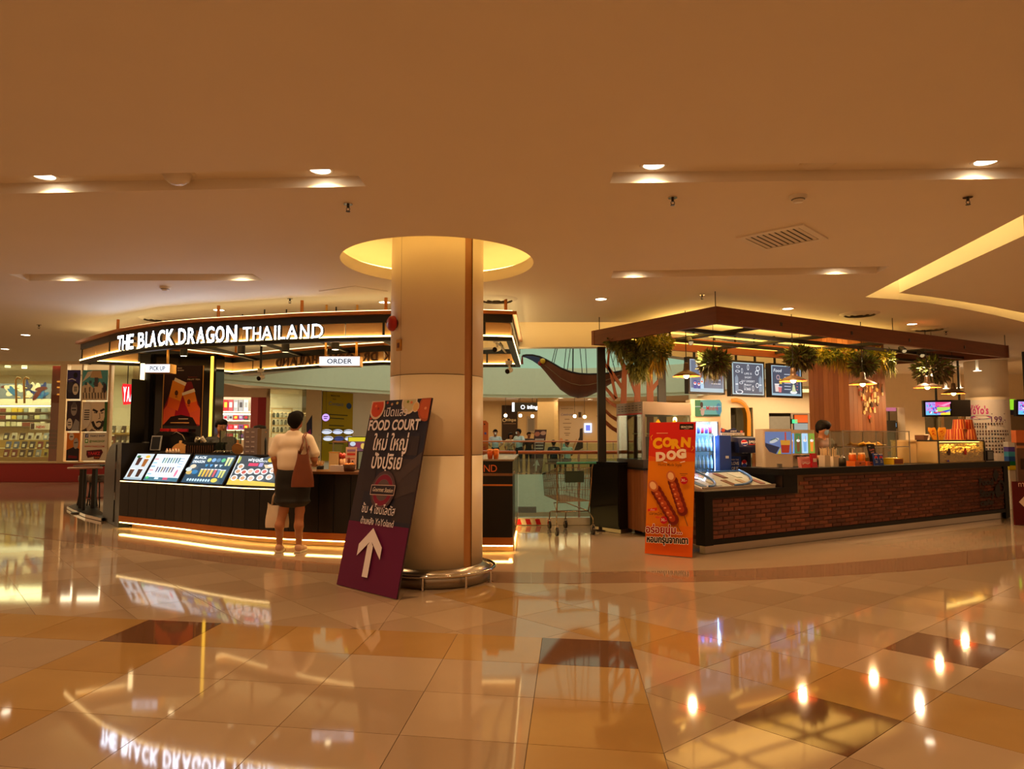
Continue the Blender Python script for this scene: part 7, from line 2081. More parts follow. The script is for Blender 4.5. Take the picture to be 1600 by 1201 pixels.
person('masked man in a light shirt reaching out on the far balcony, beside the standing sign',(fx2(811,FD),FD,0),1.82,PI-.7,(186,206,208),(30,32,36),SKIN2,'short',('out','rail'),mask=(226,226,226),headyaw=-.5,res=.022)
person('woman in a beige blouse between the two masked men on the far balcony',(fx2(797,FD+.6),FD+.6,0),1.66,PI+.6,(206,180,140),(90,80,70),SKINM,'long',('down','down'),res=.022)
person('person in dark clothes behind the reaching man on the far balcony',(fx2(826,FD+1.0),FD+1.0,0),1.70,PI+.3,(60,46,40),(36,32,32),SKIN2,'short',('fold','down'),res=.022)
t,v,q=person('person sitting with a black backpack on the far balcony',(fx2(865,FD+.3),FD+.3,0),1.80,.1,(40,36,38),(44,40,42),SKIN2,'short',('down','down'),seated=True,res=.022)
bpk=thing('backpack','black backpack on the back of the sitting person','bag',(fx2(865,FD+.3),FD+.1,.55))
mb=MB().use(M('pack_black',(22,22,26),.6));mb.rbox((fx2(865,FD),FD+.06,.86),.32,.2,.46,.1,.07,4);mb.build('bag_body',None,bpk)
MB().use(M('pack_black',(22,22,26),.6)).rbox((fx2(865,FD),FD-.06,.78),.24,.08,.24,.1,.03,3).build('front_pocket',None,bpk);MB().use(INK((190,190,190))).cbox((fx2(865,FD),FD-.045,1.0),.09,.01,.03,.1).build('badge',None,bpk)
person('person sitting in a pale green shirt on the far balcony, turned away',(fx2(886,FD+.3),FD+.3,0),1.80,.4,(176,196,180),(60,60,66),SKIN2,'short',('down','fold'),seated=True,res=.022,headyaw=.4)
bn=thing('bench','low bench under the two sitting people on the far balcony','bench',(fx2(876,FD+.3),FD+.3,0))
MB().use(WOOD).cbox((fx2(876,FD+.3),FD+.3,.40),1.3,.4,.06).build('seat',None,bn)
for dx in(-.5,.5):MB().use(BLACKM).cbox((fx2(876,FD+.3)+dx,FD+.3,.185),.06,.34,.37).build('leg',None,bn)
# hanging boat in the atrium
BY=14.2
bt=thing('hanging_boat','long brown wooden boat with a raised blue prow hung on ropes in the atrium','boat',Py(900,600,BY))
st=[(816.5,555.6,557.5,.015),(822,554.6,558.8,.03),(832,555.0,563.5,.06),(843,557.8,571,.10),(851,562,580,.14),(862,568.5,593.5,.20),(875,577,608.5,.26),(890,583,618.5,.30),(903,585.8,622,.32),(917,586.6,620,.32),(935,586,611.5,.29),(952,584,601,.24),(966,581,593,.17),(978,577.5,586.5,.10),(986,575.0,580,.04)]
HUL=M('boat_brown',(112,62,40),.5,var=.08,scale=5);HUB=M('boat_blue',(60,86,150),.45,var=.05);BTR=M('boat_trim',(30,28,30),.5,var=.03)
mb=MB().use(HUL);vs=[];nr_=9
for px,ys,yk,hw in st:
 top_,bot_=Py(px,ys,BY),Py(px,yk,BY)
 for k in range(nr_):
  a=PI*k/(nr_-1)
  vs.append(V((top_.x,BY-hw*math.cos(a),top_.z+(bot_.z-top_.z)*math.sin(a)**.8)))
ns=len(st)
for i in range(ns-1):
 mb.use(HUB if st[i+1][0]<=846 else HUL)
 mb.add([vs[i*nr_+k]for k in range(nr_)]+[vs[(i+1)*nr_+k]for k in range(nr_)],[(k,k+1,nr_+k+1,nr_+k)for k in range(nr_-1)],True)
mb.build('hull',None,bt)
mb=MB().use(M('boat_deck',(80,46,30),.6))
for i in range(3,ns-2):mb.add([vs[i*nr_]-V((0,0,.04)),vs[(i+1)*nr_]-V((0,0,.04)),vs[(i+1)*nr_+nr_-1]-V((0,0,.04)),vs[i*nr_+nr_-1]-V((0,0,.04))],[(0,1,2,3)])
mb.build('deck',None,bt)
for kk in(0,nr_-1):MB().use(BTR).tube([vs[i*nr_+kk]for i in range(ns)],.018,6).build('gunwale',None,bt)
MB().use(M('boat_line',(150,130,100),.6)).tube([vs[i*nr_+1]+V((0,-.012,-.01))for i in range(4,ns-2)],.006,5).build('painted_line',None,bt)
q=Py(848,564,BY-.17)
MB().use(M('ball_yellow',(226,186,40),.5)).ell(q,(.055,.05,.055),12,8).build('prow_ball',None,bt);MB().use(RED).ell(Py(843.5,567.5,BY-.15),(.04,.035,.05),10,8).build('prow_ribbon',None,bt)
q=Py(816,558,BY)
MB().use(M('tassel_red',(130,50,36),.7)).cyl(q+V((0,0,.03)),q+V((-.005,0,-.14)),.012,.028,10).build('tassel',None,bt)
for a,b in(((862,568),(871,530)),((865,570),(874,530)),((881,579),(886,530)),((886,581),(893,530)),((895,584),(895.5,530)),((910,586),(905,530)),((917,586),(914,530)),((950,584),(940,530)),((962,582),(948,530))):
 p,q=Py(*a,BY),Py(*b,BY);d=q-p
 MB().use(BTR).cyl(p,p+d*((12-p.z)/d.z),.0075 if a[0]!=895 else.014,n=6).build('rope',None,bt)
 # atrium edge: kerb and glass balustrade
ge=[V((x,y,0))for x,y in FLOORPOLY[4:10]]
kb=MB().use(WHITE)
for a,b in zip(ge,ge[1:]):
 d=(b-a).normalized();n_=V((-d.y,d.x,0))
 kb.obox(a,b-a,n_*.16,V((0,0,.12)))
struct('trim_1',kb,None,'white kerb along the edge of the atrium')
RAILW=M('handrail_wood',(186,104,56),.35,var=.05)
for i,(a,b)in enumerate(zip(ge[0:3],ge[1:4])):
 d=(b-a).normalized();n_=V((-d.y,d.x,0));m_=(a+b)/2
 t=thing('balustrade',('glass balustrade with a wooden handrail behind the snack booth','glass balustrade with a wooden handrail behind the parked trolley','glass balustrade with a wooden handrail behind the tea kiosk')[i],'railing',m_)
 MB().use(RAILW).cyl(a+V((0,0,1.2))+n_*.08,b+V((0,0,1.2))+n_*.08,.03,n=10).build('handrail',None,t)
 k_=max(1,round((b-a).length/1.15))
 for k in range(k_):
  p0_,p1_=a.lerp(b,(k+.01)/k_),a.lerp(b,(k+.99)/k_)
  MB().use(GLASS('rail_glass',(232,243,237),.1)).obox(p0_+n_*.075+V((0,0,.12)),p1_-p0_,n_*.012,V((0,0,.98))).build('glass_pane',None,t)
  MB().use(STEEL).cbox(p0_+n_*.08+V((0,0,.65)),.035,.035,1.06).build('post',None,t)
ta,tb_=G(809,816),G(852,816)
t=thing('hazard_tape','red and white hazard tape along the kerb beside the kiosk end','tape',ta)
for k in range(6):
 a=Py(808+k*7.6,812,11.93);
 if not(-1<a.x<3):continue
 sdx=.055
 MB().use(INK((196,30,40)if k%2==0 else(232,214,196))).prism([V((a.x,a.y,.01)),V((a.x+.078,a.y,.01)),V((a.x+.05,a.y,.1)),V((a.x-.028,a.y,.1))],(0,.006,0)).build('tape_stripe',None,t)
 # what stands beyond: manga shop, toy shop, far gallery, right-hand end
W1a,W1b=V((-24,23.7,0)),V((-12.6,23.7,0))
W2a,W2b=V((-12.6,24.3,0)),V((-7.9,25.6,0))
def w1(px,py,dy=0.0):return onseg(W1a+V((0,dy,0)),W1b+V((0,dy,0)),px,py)
BEIGE=M('beige_frame',(206,176,134),.45,var=.02)
ZS=w1(50,721).z;ZH=w1(50,569).z
mb=MB().use(REDP);mb.box(-24,23.7,0,w1(176,700).x+.6,23.95,ZS-.05);mb.use(BEIGE);mb.box(-24,23.66,ZS-.05,-12.4,23.95,ZS)
mb.use(M('shop_header',(206,182,146),.6));mb.box(-24,23.68,ZH,-12.4,24.0,4.9)
for a,b in((92.5,103),(168.5,172),(126,128.5)):mb.use(BEIGE);mb.box(w1(a,650).x,23.66,ZS,w1(b,650).x,23.86,ZH)
struct('wall_left',mb,None,'front of the manga shop with a red base and beige frame')
mb=MB().use(WHITE)
mb.box(-24,29,0,-12.4,29.2,4.9);mb.box(-24,23.9,4.02,-12.4,29.2,4.12);mb.box(-12.6,23.95,0,-12.45,29.2,4.9);mb.box(-24.2,23.9,0,-24,29.2,4.9)
mb.use(M('shop_floor',(170,140,96),.5));mb.box(-24,23.95,0,-12.6,29,.02)
struct('wall_left_inner',mb,None,'white inside walls of the manga shop')
mb=MB().use(PLASTER);mb.box(-24,17.02,4.85,-6.5,26.5,4.95);mb.box(-24,17.0,CEIL,-7.0,17.1,4.85)
for a,b,c in((-24,-9.5,33.98),):pass
struct('ceiling_left',mb,None,'higher ceiling in front of the manga shop')
for i,(a,b)in enumerate(((-60,92.5),(172,214))):
 q0_,q1_=w1(a,700),w1(b,700)
 MB().use(GLASS('shop_glass',(226,232,214),.16)).box(q0_.x,23.76,ZS,q1_.x,23.775,ZH).build('window_%d'%(i+1),None)['kind']='structure'
q=w1(77,650,.45);q2_=w1(91.5,650,.45)
t=thing('red_pier','red panelled pier inside the manga shop window','pier',(q.x,24.2,0))
MB().use(REDP).box(q.x,24.2,0,q2_.x,24.5,w1(85,571,.4).z).build('pier_body',None,t)
for k in range(5):MB().use(M('red_slat',(120,16,22),.4)).box(q.x,24.18,w1(85,671+k*6.4,.4).z-.1,q2_.x,24.2,w1(85,671+k*6.4,.4).z).build('slat',None,t)
for z,w_ in((597,.35),(606,.25),(617,.3)):
 a=w1(88,z,.44);MB().use(E((255,150,60),1.2)).box(a.x,24.17,a.z,a.x+w_,24.18,a.z+.05).build('light_line',None,t)
for px,lb in((28,'tall brass pull handle on the manga shop door, the outer one'),(40.5,'tall brass pull handle on the manga shop door, the inner one')):
 a,b=w1(px,592,-.0),w1(px+1,630,-.0)
 t=thing('door_handle',lb,'handle',b)
 MB().use(M('handle_brass',(236,200,130),.25,metal=.6,var=0)).tube([(b.x,23.6,b.z),(a.x,23.6,a.z-.05),(a.x+.06,23.6,a.z+.05),(a.x+.16,23.6,a.z)],.032,8).build('grip',None,t)
 MB().use(M('handle_brass',(236,200,130),.25,metal=.6,var=0)).cyl((a.x,23.6,a.z-.3),(a.x,23.76,a.z-.3),.02).cyl((b.x,23.6,b.z+.2),(b.x,23.76,b.z+.2),.02).build('standoff',None,t)
DB=3.1
def wb(px,py):return onseg(W1a+V((0,DB,0)),W1b+V((0,DB,0)),px,py)
a,b=wb(-40,622.5),wb(80,599)
t=thing('wall_mural','long blue, white and red painted frieze above the manga shelves','mural',a)
fr=F((a.x,a.y,a.z),(1,0,0),(0,0,1));wd,hh=b.x-a.x,b.z-a.z
panel('board',fr,wd,hh,.03,INK((120,130,150)),t)
pr=Print(fr,None,.002);r7=random.Random(2)
for k in range(26):
 x=r7.uniform(.2,wd-.2);y=r7.uniform(.1,hh-.1);c=r7.choice(((40,66,150),(30,50,120),(214,206,190),(226,220,206),(96,40,40),(50,110,170),(60,60,90)))
 pr.ell(min(wd-.3,max(.3,x)),min(hh-.12,max(.12,y)),r7.uniform(.1,.3),r7.uniform(.05,.12),c,12,r7.uniform(0,3))
pr.done('print',t)
sh=thing('book_shelving','white lit shelving along the back of the manga shop','shelf',wb(30,720))
a0_,b0_=wb(-40,700),wb(80,700)
mb=MB().use(WHITE);mb.box(a0_.x,a0_.y,wb(30,632).z,b0_.x,a0_.y+.3,wb(30,623).z);mb.build('fascia',None,sh)
MB().use(E((255,246,214),4.0)).box(a0_.x,a0_.y+.1,wb(30,635).z,b0_.x,a0_.y+.16,wb(30,633).z).build('light_tube',None,sh)
SHW=M('shelf_dark',(84,70,50),.5)
rows_=(643.5,654.5,665.5)
for py in rows_:z=wb(30,py).z;MB().use(SHW).box(a0_.x,a0_.y,z-.04,b0_.x,a0_.y+.3,z).build('shelf_board',None,sh)
MB().use(M('shelf_back',(214,206,180),.6)).box(a0_.x,a0_.y+.3,0,b0_.x,a0_.y+.34,wb(30,623).z).build('back_board',None,sh)
BKC=[(226,222,206),(196,190,170),(206,176,60),(150,160,160),(236,230,214),(120,60,50),(200,196,150),(90,80,70)]
ordn=('first','second','third','fourth','fifth','sixth','seventh','eighth')
cn={226:'cream',196:'grey cream',206:'mustard',150:'grey',236:'white',120:'brown red',200:'pale green',90:'dark'}
def book(x,y,z,w_,h,d,c,label,group,tilt=0.0):
 t=thing('book',label,'book',(x,y,z),0,group)
 MB().use(INK(c)).obox((x-w_/2,y,z),(w_,0,0),(0,d,0),(0,tilt,h)).build('cover',None,t)
 MB().use(INK((236,230,210))).obox((x-w_/2+.012,y+.004,z+.008),(w_-.024,0,0),(0,d-.006,0),(0,tilt,h-.001)).build('pages',None,t)
for ri,py in enumerate(rows_):
 z=wb(30,py).z;k=0;px=3.0
 while px<74 and k<8:
  w_=r7.uniform(.14,.24);c=r7.choice(BKC);p=wb(px,650)
  book(p.x,p.y+.03,z,w_*.95,r7.uniform(.13,.17),.16,c,'%s boxed set on the %s white manga shop shelf, %s along'%(cn[c[0]],('top','second','third')[ri],ordn[k]),'sets on the white manga shelves');px+=9.0;k+=1
RK=M('rack_yellow',(176,148,76),.6,var=.04)
rk=thing('display_rack','stepped yellow display rack of face-out manga behind the shop window','rack',w1(40,720,1.2))
for ri,(py,dy)in enumerate(((687,1.9),(700.5,1.6),(713.5,1.3))):
 a,b=w1(-20,py,dy),w1(77,py,dy);MB().use(RK).box(a.x,23.7+dy,a.z-.28,b.x,23.7+dy+.3,a.z).build('step',None,rk)
 for k in range(6):
  p=w1(8+k*12.5+3*(ri%2),py,dy)
  c=r7.choice(((60,60,66),(150,160,176),(120,50,46),(206,200,190),(90,110,150),(70,56,50),(190,180,90)))
  nm={60:'charcoal',150:'pale blue',120:'dark red',206:'white',90:'blue',70:'brown',190:'lime'}[c[0]]
  t=thing('book','%s manga volume standing face out on the %s rack step, %s along'%(nm,('top','middle','lowest')[ri],ordn[k]),'book',(p.x,p.y,p.z),0,'face-out manga on the rack')
  MB().use(INK(c)).obox((p.x-.09,p.y+.02,p.z),(.18,0,0),(0,.03,0),(0,.05,.25)).build('cover',None,t)
  MB().use(INK((226,220,200)if c[0]<180 else(60,50,50))).obox((p.x-.05,p.y+.013,p.z+.05),(.09,0,0),(0,.006,0),(0,.025,.11)).build('cover_picture',None,t)
MB().use(RK).box(w1(-20,700,1.2).x,24.9,0,w1(77,700,1.2).x,25.0,w1(40,713.5,1.3).z-.28).build('front_board',None,rk)
a,b=w1(47,671,1.95),w1(77,661,1.95)
t=thing('shelf_banner','white banner with red lettering over the manga rack','sign',a)
fr=F((a.x,a.y,a.z),(1,0,0),(0,0,1));panel('board',fr,b.x-a.x,b.z-a.z,.03,INK((226,220,210)),t)
pr=Print(fr,None,.002);pr.rect(.02,.02,.13,.2,(60,40,40));pr.text('NEW',.38,.05,.14,(200,40,60),.02);pr.done('print',t)
for px,py,lb in((12,574,'small white track lamp inside the manga shop, by the frame edge'),(38,575,'small white track lamp inside the manga shop, above the brass handles')):
 p=w1(px,py,1.0);t=thing('track_light',lb,'spotlight',p)
 MB().use(WPLAST).cyl(p,p+V((0,0,.22)),.09,.07,14).build('head',None,t);MB().use(E((255,246,226),12 if px>20 else 2)).cyl(p+V((0,0,-.004)),p,.075,n=14).build('lens',None,t);MB().use(WPLAST).cyl(p+V((0,0,.22)),(p.x,p.y,4.02),.02,n=8).build('stem',None,t)
def wpan(px0,py0,px1,py1,name,label,bg,paint,dy=-.07):
 a,b=w1(px0,py1,dy),w1(px1,py0,dy)
 t=thing(name,label,'poster',a)
 fr=F((a.x,a.y,a.z),(1,0,0),(0,0,1));wd,hh=b.x-a.x,b.z-a.z
 panel('board',fr,wd,hh,.03,INK(bg),t)
 pr=Print(fr,None,.0015,.001);pr.rect(0,0,wd,hh,bg);paint(pr,wd,hh);pr.done('print',t)
def bubble(pr,a,b,rx,ry,n=2):
 pr.ell(a,b,rx,ry,(214,196,176))
 for i in range(n):pr.rect(a-rx*.55,b+ry*(.45-.9*(i+.5)/n)-.015,rx*1.1,.035,(70,60,56))
def pA(pr,w,h):pr.poly([(0,0),(w,0),(w,h*.5),(w*.6,h*.62),(w*.2,h*.56),(0,h*.6)],(46,40,56));pr.ell(w*.3,h*.4,w*.24,h*.2,(66,60,72));pr.line([(w*.1,h*.66),(w*.4,h*.7),(w*.7,h*.64)],.03,(214,206,206));pr.ell(w*.65,h*.82,w*.16,h*.1,(30,26,34));bubble(pr,w*.7,h*.34,w*.24,h*.2,3)
def pB(pr,w,h):pr.rect(0,0,w,h,(62,46,54));pr.poly([(w*.35,0),(w,0),(w,h*.3),(w*.7,h*.4)],(150,140,136));pr.ell(w*.55,h*.72,w*.24,h*.22,(150,136,130));pr.rect(w*.38,h*.68,w*.34,h*.04,(40,34,38));pr.poly([(w*.36,h*.78),(w*.74,h*.78),(w*.66,h*.96),(w*.44,h*.96)],(96,84,84));bubble(pr,w*.26,h*.24,w*.22,h*.18,2)
def pC(pr,w,h):pr.rect(0,0,w,h,(206,112,36));pr.poly([(0,0),(w,0),(w,h*.42),(w*.6,h*.5),(0,h*.38)],(50,40,44));pr.ell(w*.72,h*.62,w*.2,h*.2,(170,156,146));pr.line([(w*.6,h*.64),(w*.86,h*.66)],.03,(40,34,36));pr.poly([(w*.15,h*.1),(w*.85,h*.08),(w*.85,h*.16),(w*.2,h*.2)],(120,30,36));bubble(pr,w*.36,h*.86,w*.2,h*.13,1)
wpan(103.5,578,125.5,623,'manga_panel','violet comic panel with a speech bubble, top of the narrow column',(62,52,110),pA)
wpan(103,626,125.5,673,'manga_panel','grey purple comic panel of a hooded figure, middle of the narrow column',(62,46,54),pB)
wpan(103,676,125,719.5,'manga_panel','orange and black comic panel, bottom of the narrow column',(206,112,36),pC)
def pD(pr,w,h):
 pr.rect(0,0,w,h,(84,156,160));pr.poly([(0,0),(w,0),(w,h*.3),(w*.7,h*.62),(w*.45,h*.4),(w*.2,h*.6),(0,h*.45)],(206,180,148));pr.poly([(w*.3,h*.75),(w*.8,h*.72),(w*.72,h*.98),(w*.38,h*.98)],(196,160,116));pr.poly([(0,h*.6),(w*.3,h*.8),(w*.4,h*.98),(w*.2,h*.94)],(214,196,170))
 for a,b in((.1,.5),(.28,.55),(.45,.5),(.8,.5)):pr.rect(w*a,h*b,w*.1,h*.1,(60,90,96));pr.rect(w*a,h*b*.5,w*.06,h*.16,(120,100,84))
 for k in range(8):pr.line([(w*(.08+.12*k),h*.05),(w*(.06+.12*k),h*.25)],.03,(80,64,54))
 pr.rect(w*.5,h*.45,w*.14,h*.3,(84,74,72));pr.ell(w*.92,h*.4,w*.07,h*.16,(60,50,56))
def pE(pr,w,h):
 pr.rect(0,0,w,h,(214,190,160));pr.rect(w*.86,0,w*.14,h,(56,96,50));pr.poly([(w*.36,h),(w*.44,h*.3),(w*.62,h*.08),(w*.8,h*.14),(w*.9,h*.5),(w*.88,h)],(222,196,166))
 for a in(((.42,.74),(.62,.66)),((.72,.68),(.88,.76))):pr.line([(w*x,h*y)for x,y in a],.07,(50,42,42))
 pr.line([(w*.47,h*.64),(w*.6,h*.62)],.03,(70,60,60));pr.line([(w*.75,h*.62),(w*.85,h*.63)],.03,(70,60,60));pr.line([(w*.7,h*.62),(w*.72,h*.44),(w*.66,h*.43)],.02,(90,74,66));pr.line([(w*.43,h*.34),(w*.52,h*.16),(w*.66,h*.08),(w*.8,h*.16),(w*.86,h*.36)],.09,(52,44,44));pr.line([(w*.58,h*.3),(w*.7,h*.34),(w*.8,h*.3)],.05,(60,50,50));pr.poly([(w*.3,0),(w*.42,h*.1),(w*.6,0)],(110,90,78));pr.poly([(0,h*.02),(w*.2,h*.12),(w*.24,0)],(60,50,48))
 bubble(pr,w*.2,h*.56,w*.19,h*.42,5)
wpan(127.5,578,168.5,625,'manga_panel','turquoise comic panel of robed figures, top of the wide column',(84,156,160),pD)
wpan(127,627.5,168.5,674,'manga_panel','large comic face with a goatee and a tall speech bubble',(214,190,160),pE)
def pS(pr,w,h):
 pr.rect(0,0,w,h,(216,200,178));pr.rect(w*.12,h*.82,w*.12,h*.13,(50,56,110));pr.text('f',w*.19,h*.835,h*.13,(236,236,240),.02);pr.text('YAAKZ SHOP',w*.6,h*.845,h*.1,(60,56,96),.015,width=w*.6)
 pr.rect(w*.12,h*.63,w*.12,h*.13,(70,150,50));pr.ell(w*.18,h*.7,w*.04,h*.04,(236,240,236));pr.text('@YAAKZSHOP',w*.6,h*.655,h*.1,(80,130,60),.015,width=w*.6)
 pr.text('WWW.YAAKZ.COM',w*.5,h*.475,h*.09,(200,80,66),.012,width=w*.8)
 pr.poly([(w*.2,h*.36),(w*.8,h*.4),(w*.86,h*.3),(w*.8,h*.2),(w*.72,h*.05),(w*.5,h*.06),(w*.5,h*.14),(w*.26,h*.1),(w*.2,h*.2)],(90,30,36));pr.text('YAAKZ',w*.5,h*.21,h*.15,(206,50,60),.04,width=w*.5);pr.text('SHOP',w*.63,h*.09,h*.07,(222,120,60),.02,width=w*.2)
wpan(127,675.5,168,719.5,'shop_notice','cream shop notice with web addresses and a red logo',(216,200,178),pS)
rk=thing('magazine_rack','wooden magazine rack behind the narrow shop window','rack',w1(188,715,1.6))
for ri,py in enumerate((676,692,712)):
 a,b=w1(171,py,1.6),w1(212,py,1.6);MB().use(RK).box(a.x,25.3,a.z-.06,b.x,25.55,a.z).build('shelf_board',None,rk)
 for k in range(4):
  p=w1(175+k*8.2,py,1.6);c=r7.choice(((60,50,48),(190,184,176),(120,70,60),(90,90,90),(206,190,160)))
  t=thing('book','%s magazine on the %s shelf of the narrow window rack, %s along'%({60:'black',190:'pale grey',120:'rust',90:'grey',206:'tan'}[c[0]],('top','middle','bottom')[ri],ordn[k]),'book',(p.x,25.33,p.z),0,'magazines in the narrow window')
  MB().use(INK(c)).obox((p.x-.075,25.33,p.z),(.15,0,0),(0,.03,0),(0,.06,.25)).build('cover',None,t);MB().use(INK((230,224,214))).obox((p.x-.05,25.322,p.z+.03),(.06,0,0),(0,.006,0),(0,.02,.07)).build('cover_picture',None,t)
MB().use(RK).box(w1(171,700,1.6).x,25.56,0,w1(212,700,1.6).x,25.62,w1(190,668,1.6).z).build('back_board',None,rk)
a,b=w1(190.5,632,-.5),w1(199,599,-.5)
t=thing('shop_sign','red glowing shop sign with white letters cut off by the dark wing panel','sign',a)
wd,hh=(b.x-a.x)*4.2,b.z-a.z
fr=F((a.x,a.y,a.z),(1,0,0),(0,0,1));mb=MB().use(E((220,24,36),1.3));mb.prism([fr.at(.04,0,0),fr.at(wd,.08,0),fr.at(wd,hh-.06,0),fr.at(0,hh,0),fr.at(-.03,hh*.8,0)],(0,.12,0));mb.build('sign_body',None,t)
for i,ch in enumerate('YAAKZ'):letter(ch,F(fr.at(0,0,.012),fr.u,fr.v),.05+i*wd*.19,hh*.14,hh*.7,wd*.16,.03,E((255,240,240),2.2),INK((210,60,60)),t,.03)
MB().use(BLACKM).cyl(fr.at(wd*.2,hh-.08,-.06),fr.at(wd*.2,4.86-a.z,-.06),.015,n=6).build('hanger',None,t)
# toy shop behind the kiosk
def w2(px,py,d=0.0):return onseg(W2a+V((-.27*d,d,0)),W2b+V((-.27*d,d,0)),px,py)
U2=(W2b-W2a).normalized();N2=V((-U2.y,U2.x,0))
def slab(mb,pa,pb,z0,z1,t_=.12,d=0.0):
 a,b=w2(pa,650,d),w2(pb,650,d);return mb.obox((a.x,a.y,z0),(b.x-a.x,b.y-a.y,0),N2*t_,(0,0,z1-z0))
zc2=w2(380,601).z;zh2=w2(380,620).z
mb=MB().use(M('toy_header',(196,168,140),.6));slab(mb,205,421,zh2,4.9,.2);slab(mb,421,482,w2(450,606).z,4.9,.2)
mb.use(BEIGE);slab(mb,415.5,421,0,4.0,.2);slab(mb,478,502,0,4.6,.3)
struct('wall_back',mb,None,'beige shop fronts behind the tea kiosk')
mb=MB().use(WHITE);slab(mb,215,421,0,4.9,.1,4.0);slab(mb,421,500,0,4.9,.1,3.0)
a,b=w2(215,650),w2(500,650);mb.obox((a.x,a.y,3.42),(b.x-a.x,b.y-a.y,0),N2*4.2,(0,0,.08));mb.use(M('shop_floor',(170,140,96),.5));mb.obox((a.x,a.y,0),(b.x-a.x,b.y-a.y,0),N2*4.2,(0,0,.02))
struct('wall_back_inner',mb,None,'white inside walls of the shops behind the tea kiosk')
for pa,pb,c,lb in((391.5,402.5,(196,84,88),'pinkish red pier at the open shop front behind the kiosk'),(402.6,415.3,(150,20,34),'deep red pier at the open shop front behind the kiosk')):
 a=w2(pa,700);t=thing('red_pier',lb,'pier',(a.x,a.y,0));mb=MB().use(M('pier_%d'%c[0],c,.4,var=.03));slab(mb,pa,pb,0,zh2,.25,.05);mb.build('pier_body',None,t)
sh=thing('toy_shelving','bright white shelving in the open shop behind the kiosk','shelf',w2(360,700,3.4))
trow=((642,'top'),(656,'second'),(671,'third'),(685,'fourth'))
for py,nm in trow:
 mb=MB().use(WHITE);z=w2(360,py,3.4).z;slab(mb,320,392,z-.05,z,.35,3.4);mb.build('shelf_board',None,sh)
mb=MB().use(E((255,240,206),2.6));z=w2(360,645.5,3.4).z;slab(mb,320,392,z-.06,z,.03,3.42);mb.build('light_tube',None,sh)
TCOL=[(226,222,226),(196,70,90),(120,70,140),(214,190,60),(60,60,70),(236,232,230),(180,30,44),(140,150,170)]
tcn={226:'white',196:'pink',120:'violet',214:'yellow',60:'black',236:'pale',180:'red',140:'grey'}
for ri,(py,nm)in enumerate(trow):
 for k in range(7):
  px=336+k*8;p=w2(px,py,3.4);c=r7.choice(TCOL);hgt=(.46,.2,.2,.2)[ri]
  t=thing('toy_box','%s toy box on the %s shelf of the open shop, %s from the gold strip'%(tcn[c[0]],nm,ordn[k]),'box',p,0,'boxes on the open shop shelves')
  MB().use(INK(c)).cbox(p+N2*.14+V((0,0,hgt/2)),.17,.16,hgt,.26).build('carton',None,t)
  MB().use(INK(r7.choice(TCOL))).cbox(p+N2*.055+V((0,0,hgt*.55)),.1,.008,hgt*.45,.26).build('picture',None,t)
MB_=MB().use(GLASS('shop_glass',(226,232,214),.16));slab(MB_,421,478,0.1,w2(450,606).z,.015);MB_.build('window_3',None)['kind']='structure'
sh=thing('glassware_shelf','pale wooden shelf unit of glassware behind the shopper\'s head','shelf',w2(438,700,2.2))
for py in(637,652,663.5,675,686):mb=MB().use(BEIGE);z=w2(440,py,2.2).z;slab(mb,423,457,z-.05,z,.3,2.2);mb.build('shelf_board',None,sh)
for pa in(423,455):mb=MB().use(BEIGE);slab(mb,pa,pa+2,0,w2(440,636).z,.3,2.2);mb.build('side_board',None,sh)
for ri,py in enumerate((652,663.5,675)):
 for k in range(5):
  p=w2(427.5+k*6.2,py,2.25)+N2*.1;c=((196,206,200),(120,130,130),(214,214,206))[(k+ri)%3]
  t=thing('jar','%s jar on the %s shelf behind the shopper, %s along'%({196:'clear',120:'dark',214:'white'}[c[0]],('upper','middle','lower')[ri],ordn[k]),'jar',p,0,'jars behind the shopper')
  MB().use(M('jar_%d'%c[0],c,.25)).lathe([(0,0),(.05,0),(.055,.12),(.03,.17),(0,.17)],p,12).build('jar_body',None,t);MB().use(INK((90,80,70))).cyl(p+V((0,0,.17)),p+V((0,0,.195)),.032,n=10).build('lid',None,t)
a=w2(482,680,-.4);t=thing('figure_standee','dark and magenta cardboard standee beside the beige pier','standee',a)
mb=MB().use(INK((44,40,56)));q=[w2(*p,-.4)for p in((479,662),(487.5,648),(487.5,676),(483,690),(479,690))];mb.prism(q,(0,.03,0));mb.build('board',None,t);mb=MB().use(INK((150,40,90)));q=[w2(*p,-.43)for p in((479.5,676),(485,670),(486.5,680),(482,689))];mb.prism(q,(0,.006,0));mb.build('print',None,t);z_=w2(482,690,-.4).z;MB().use(BLACKM).cyl((a.x,a.y+.05,0),(a.x,a.y+.05,z_+.1),.02).build('pole',None,t)
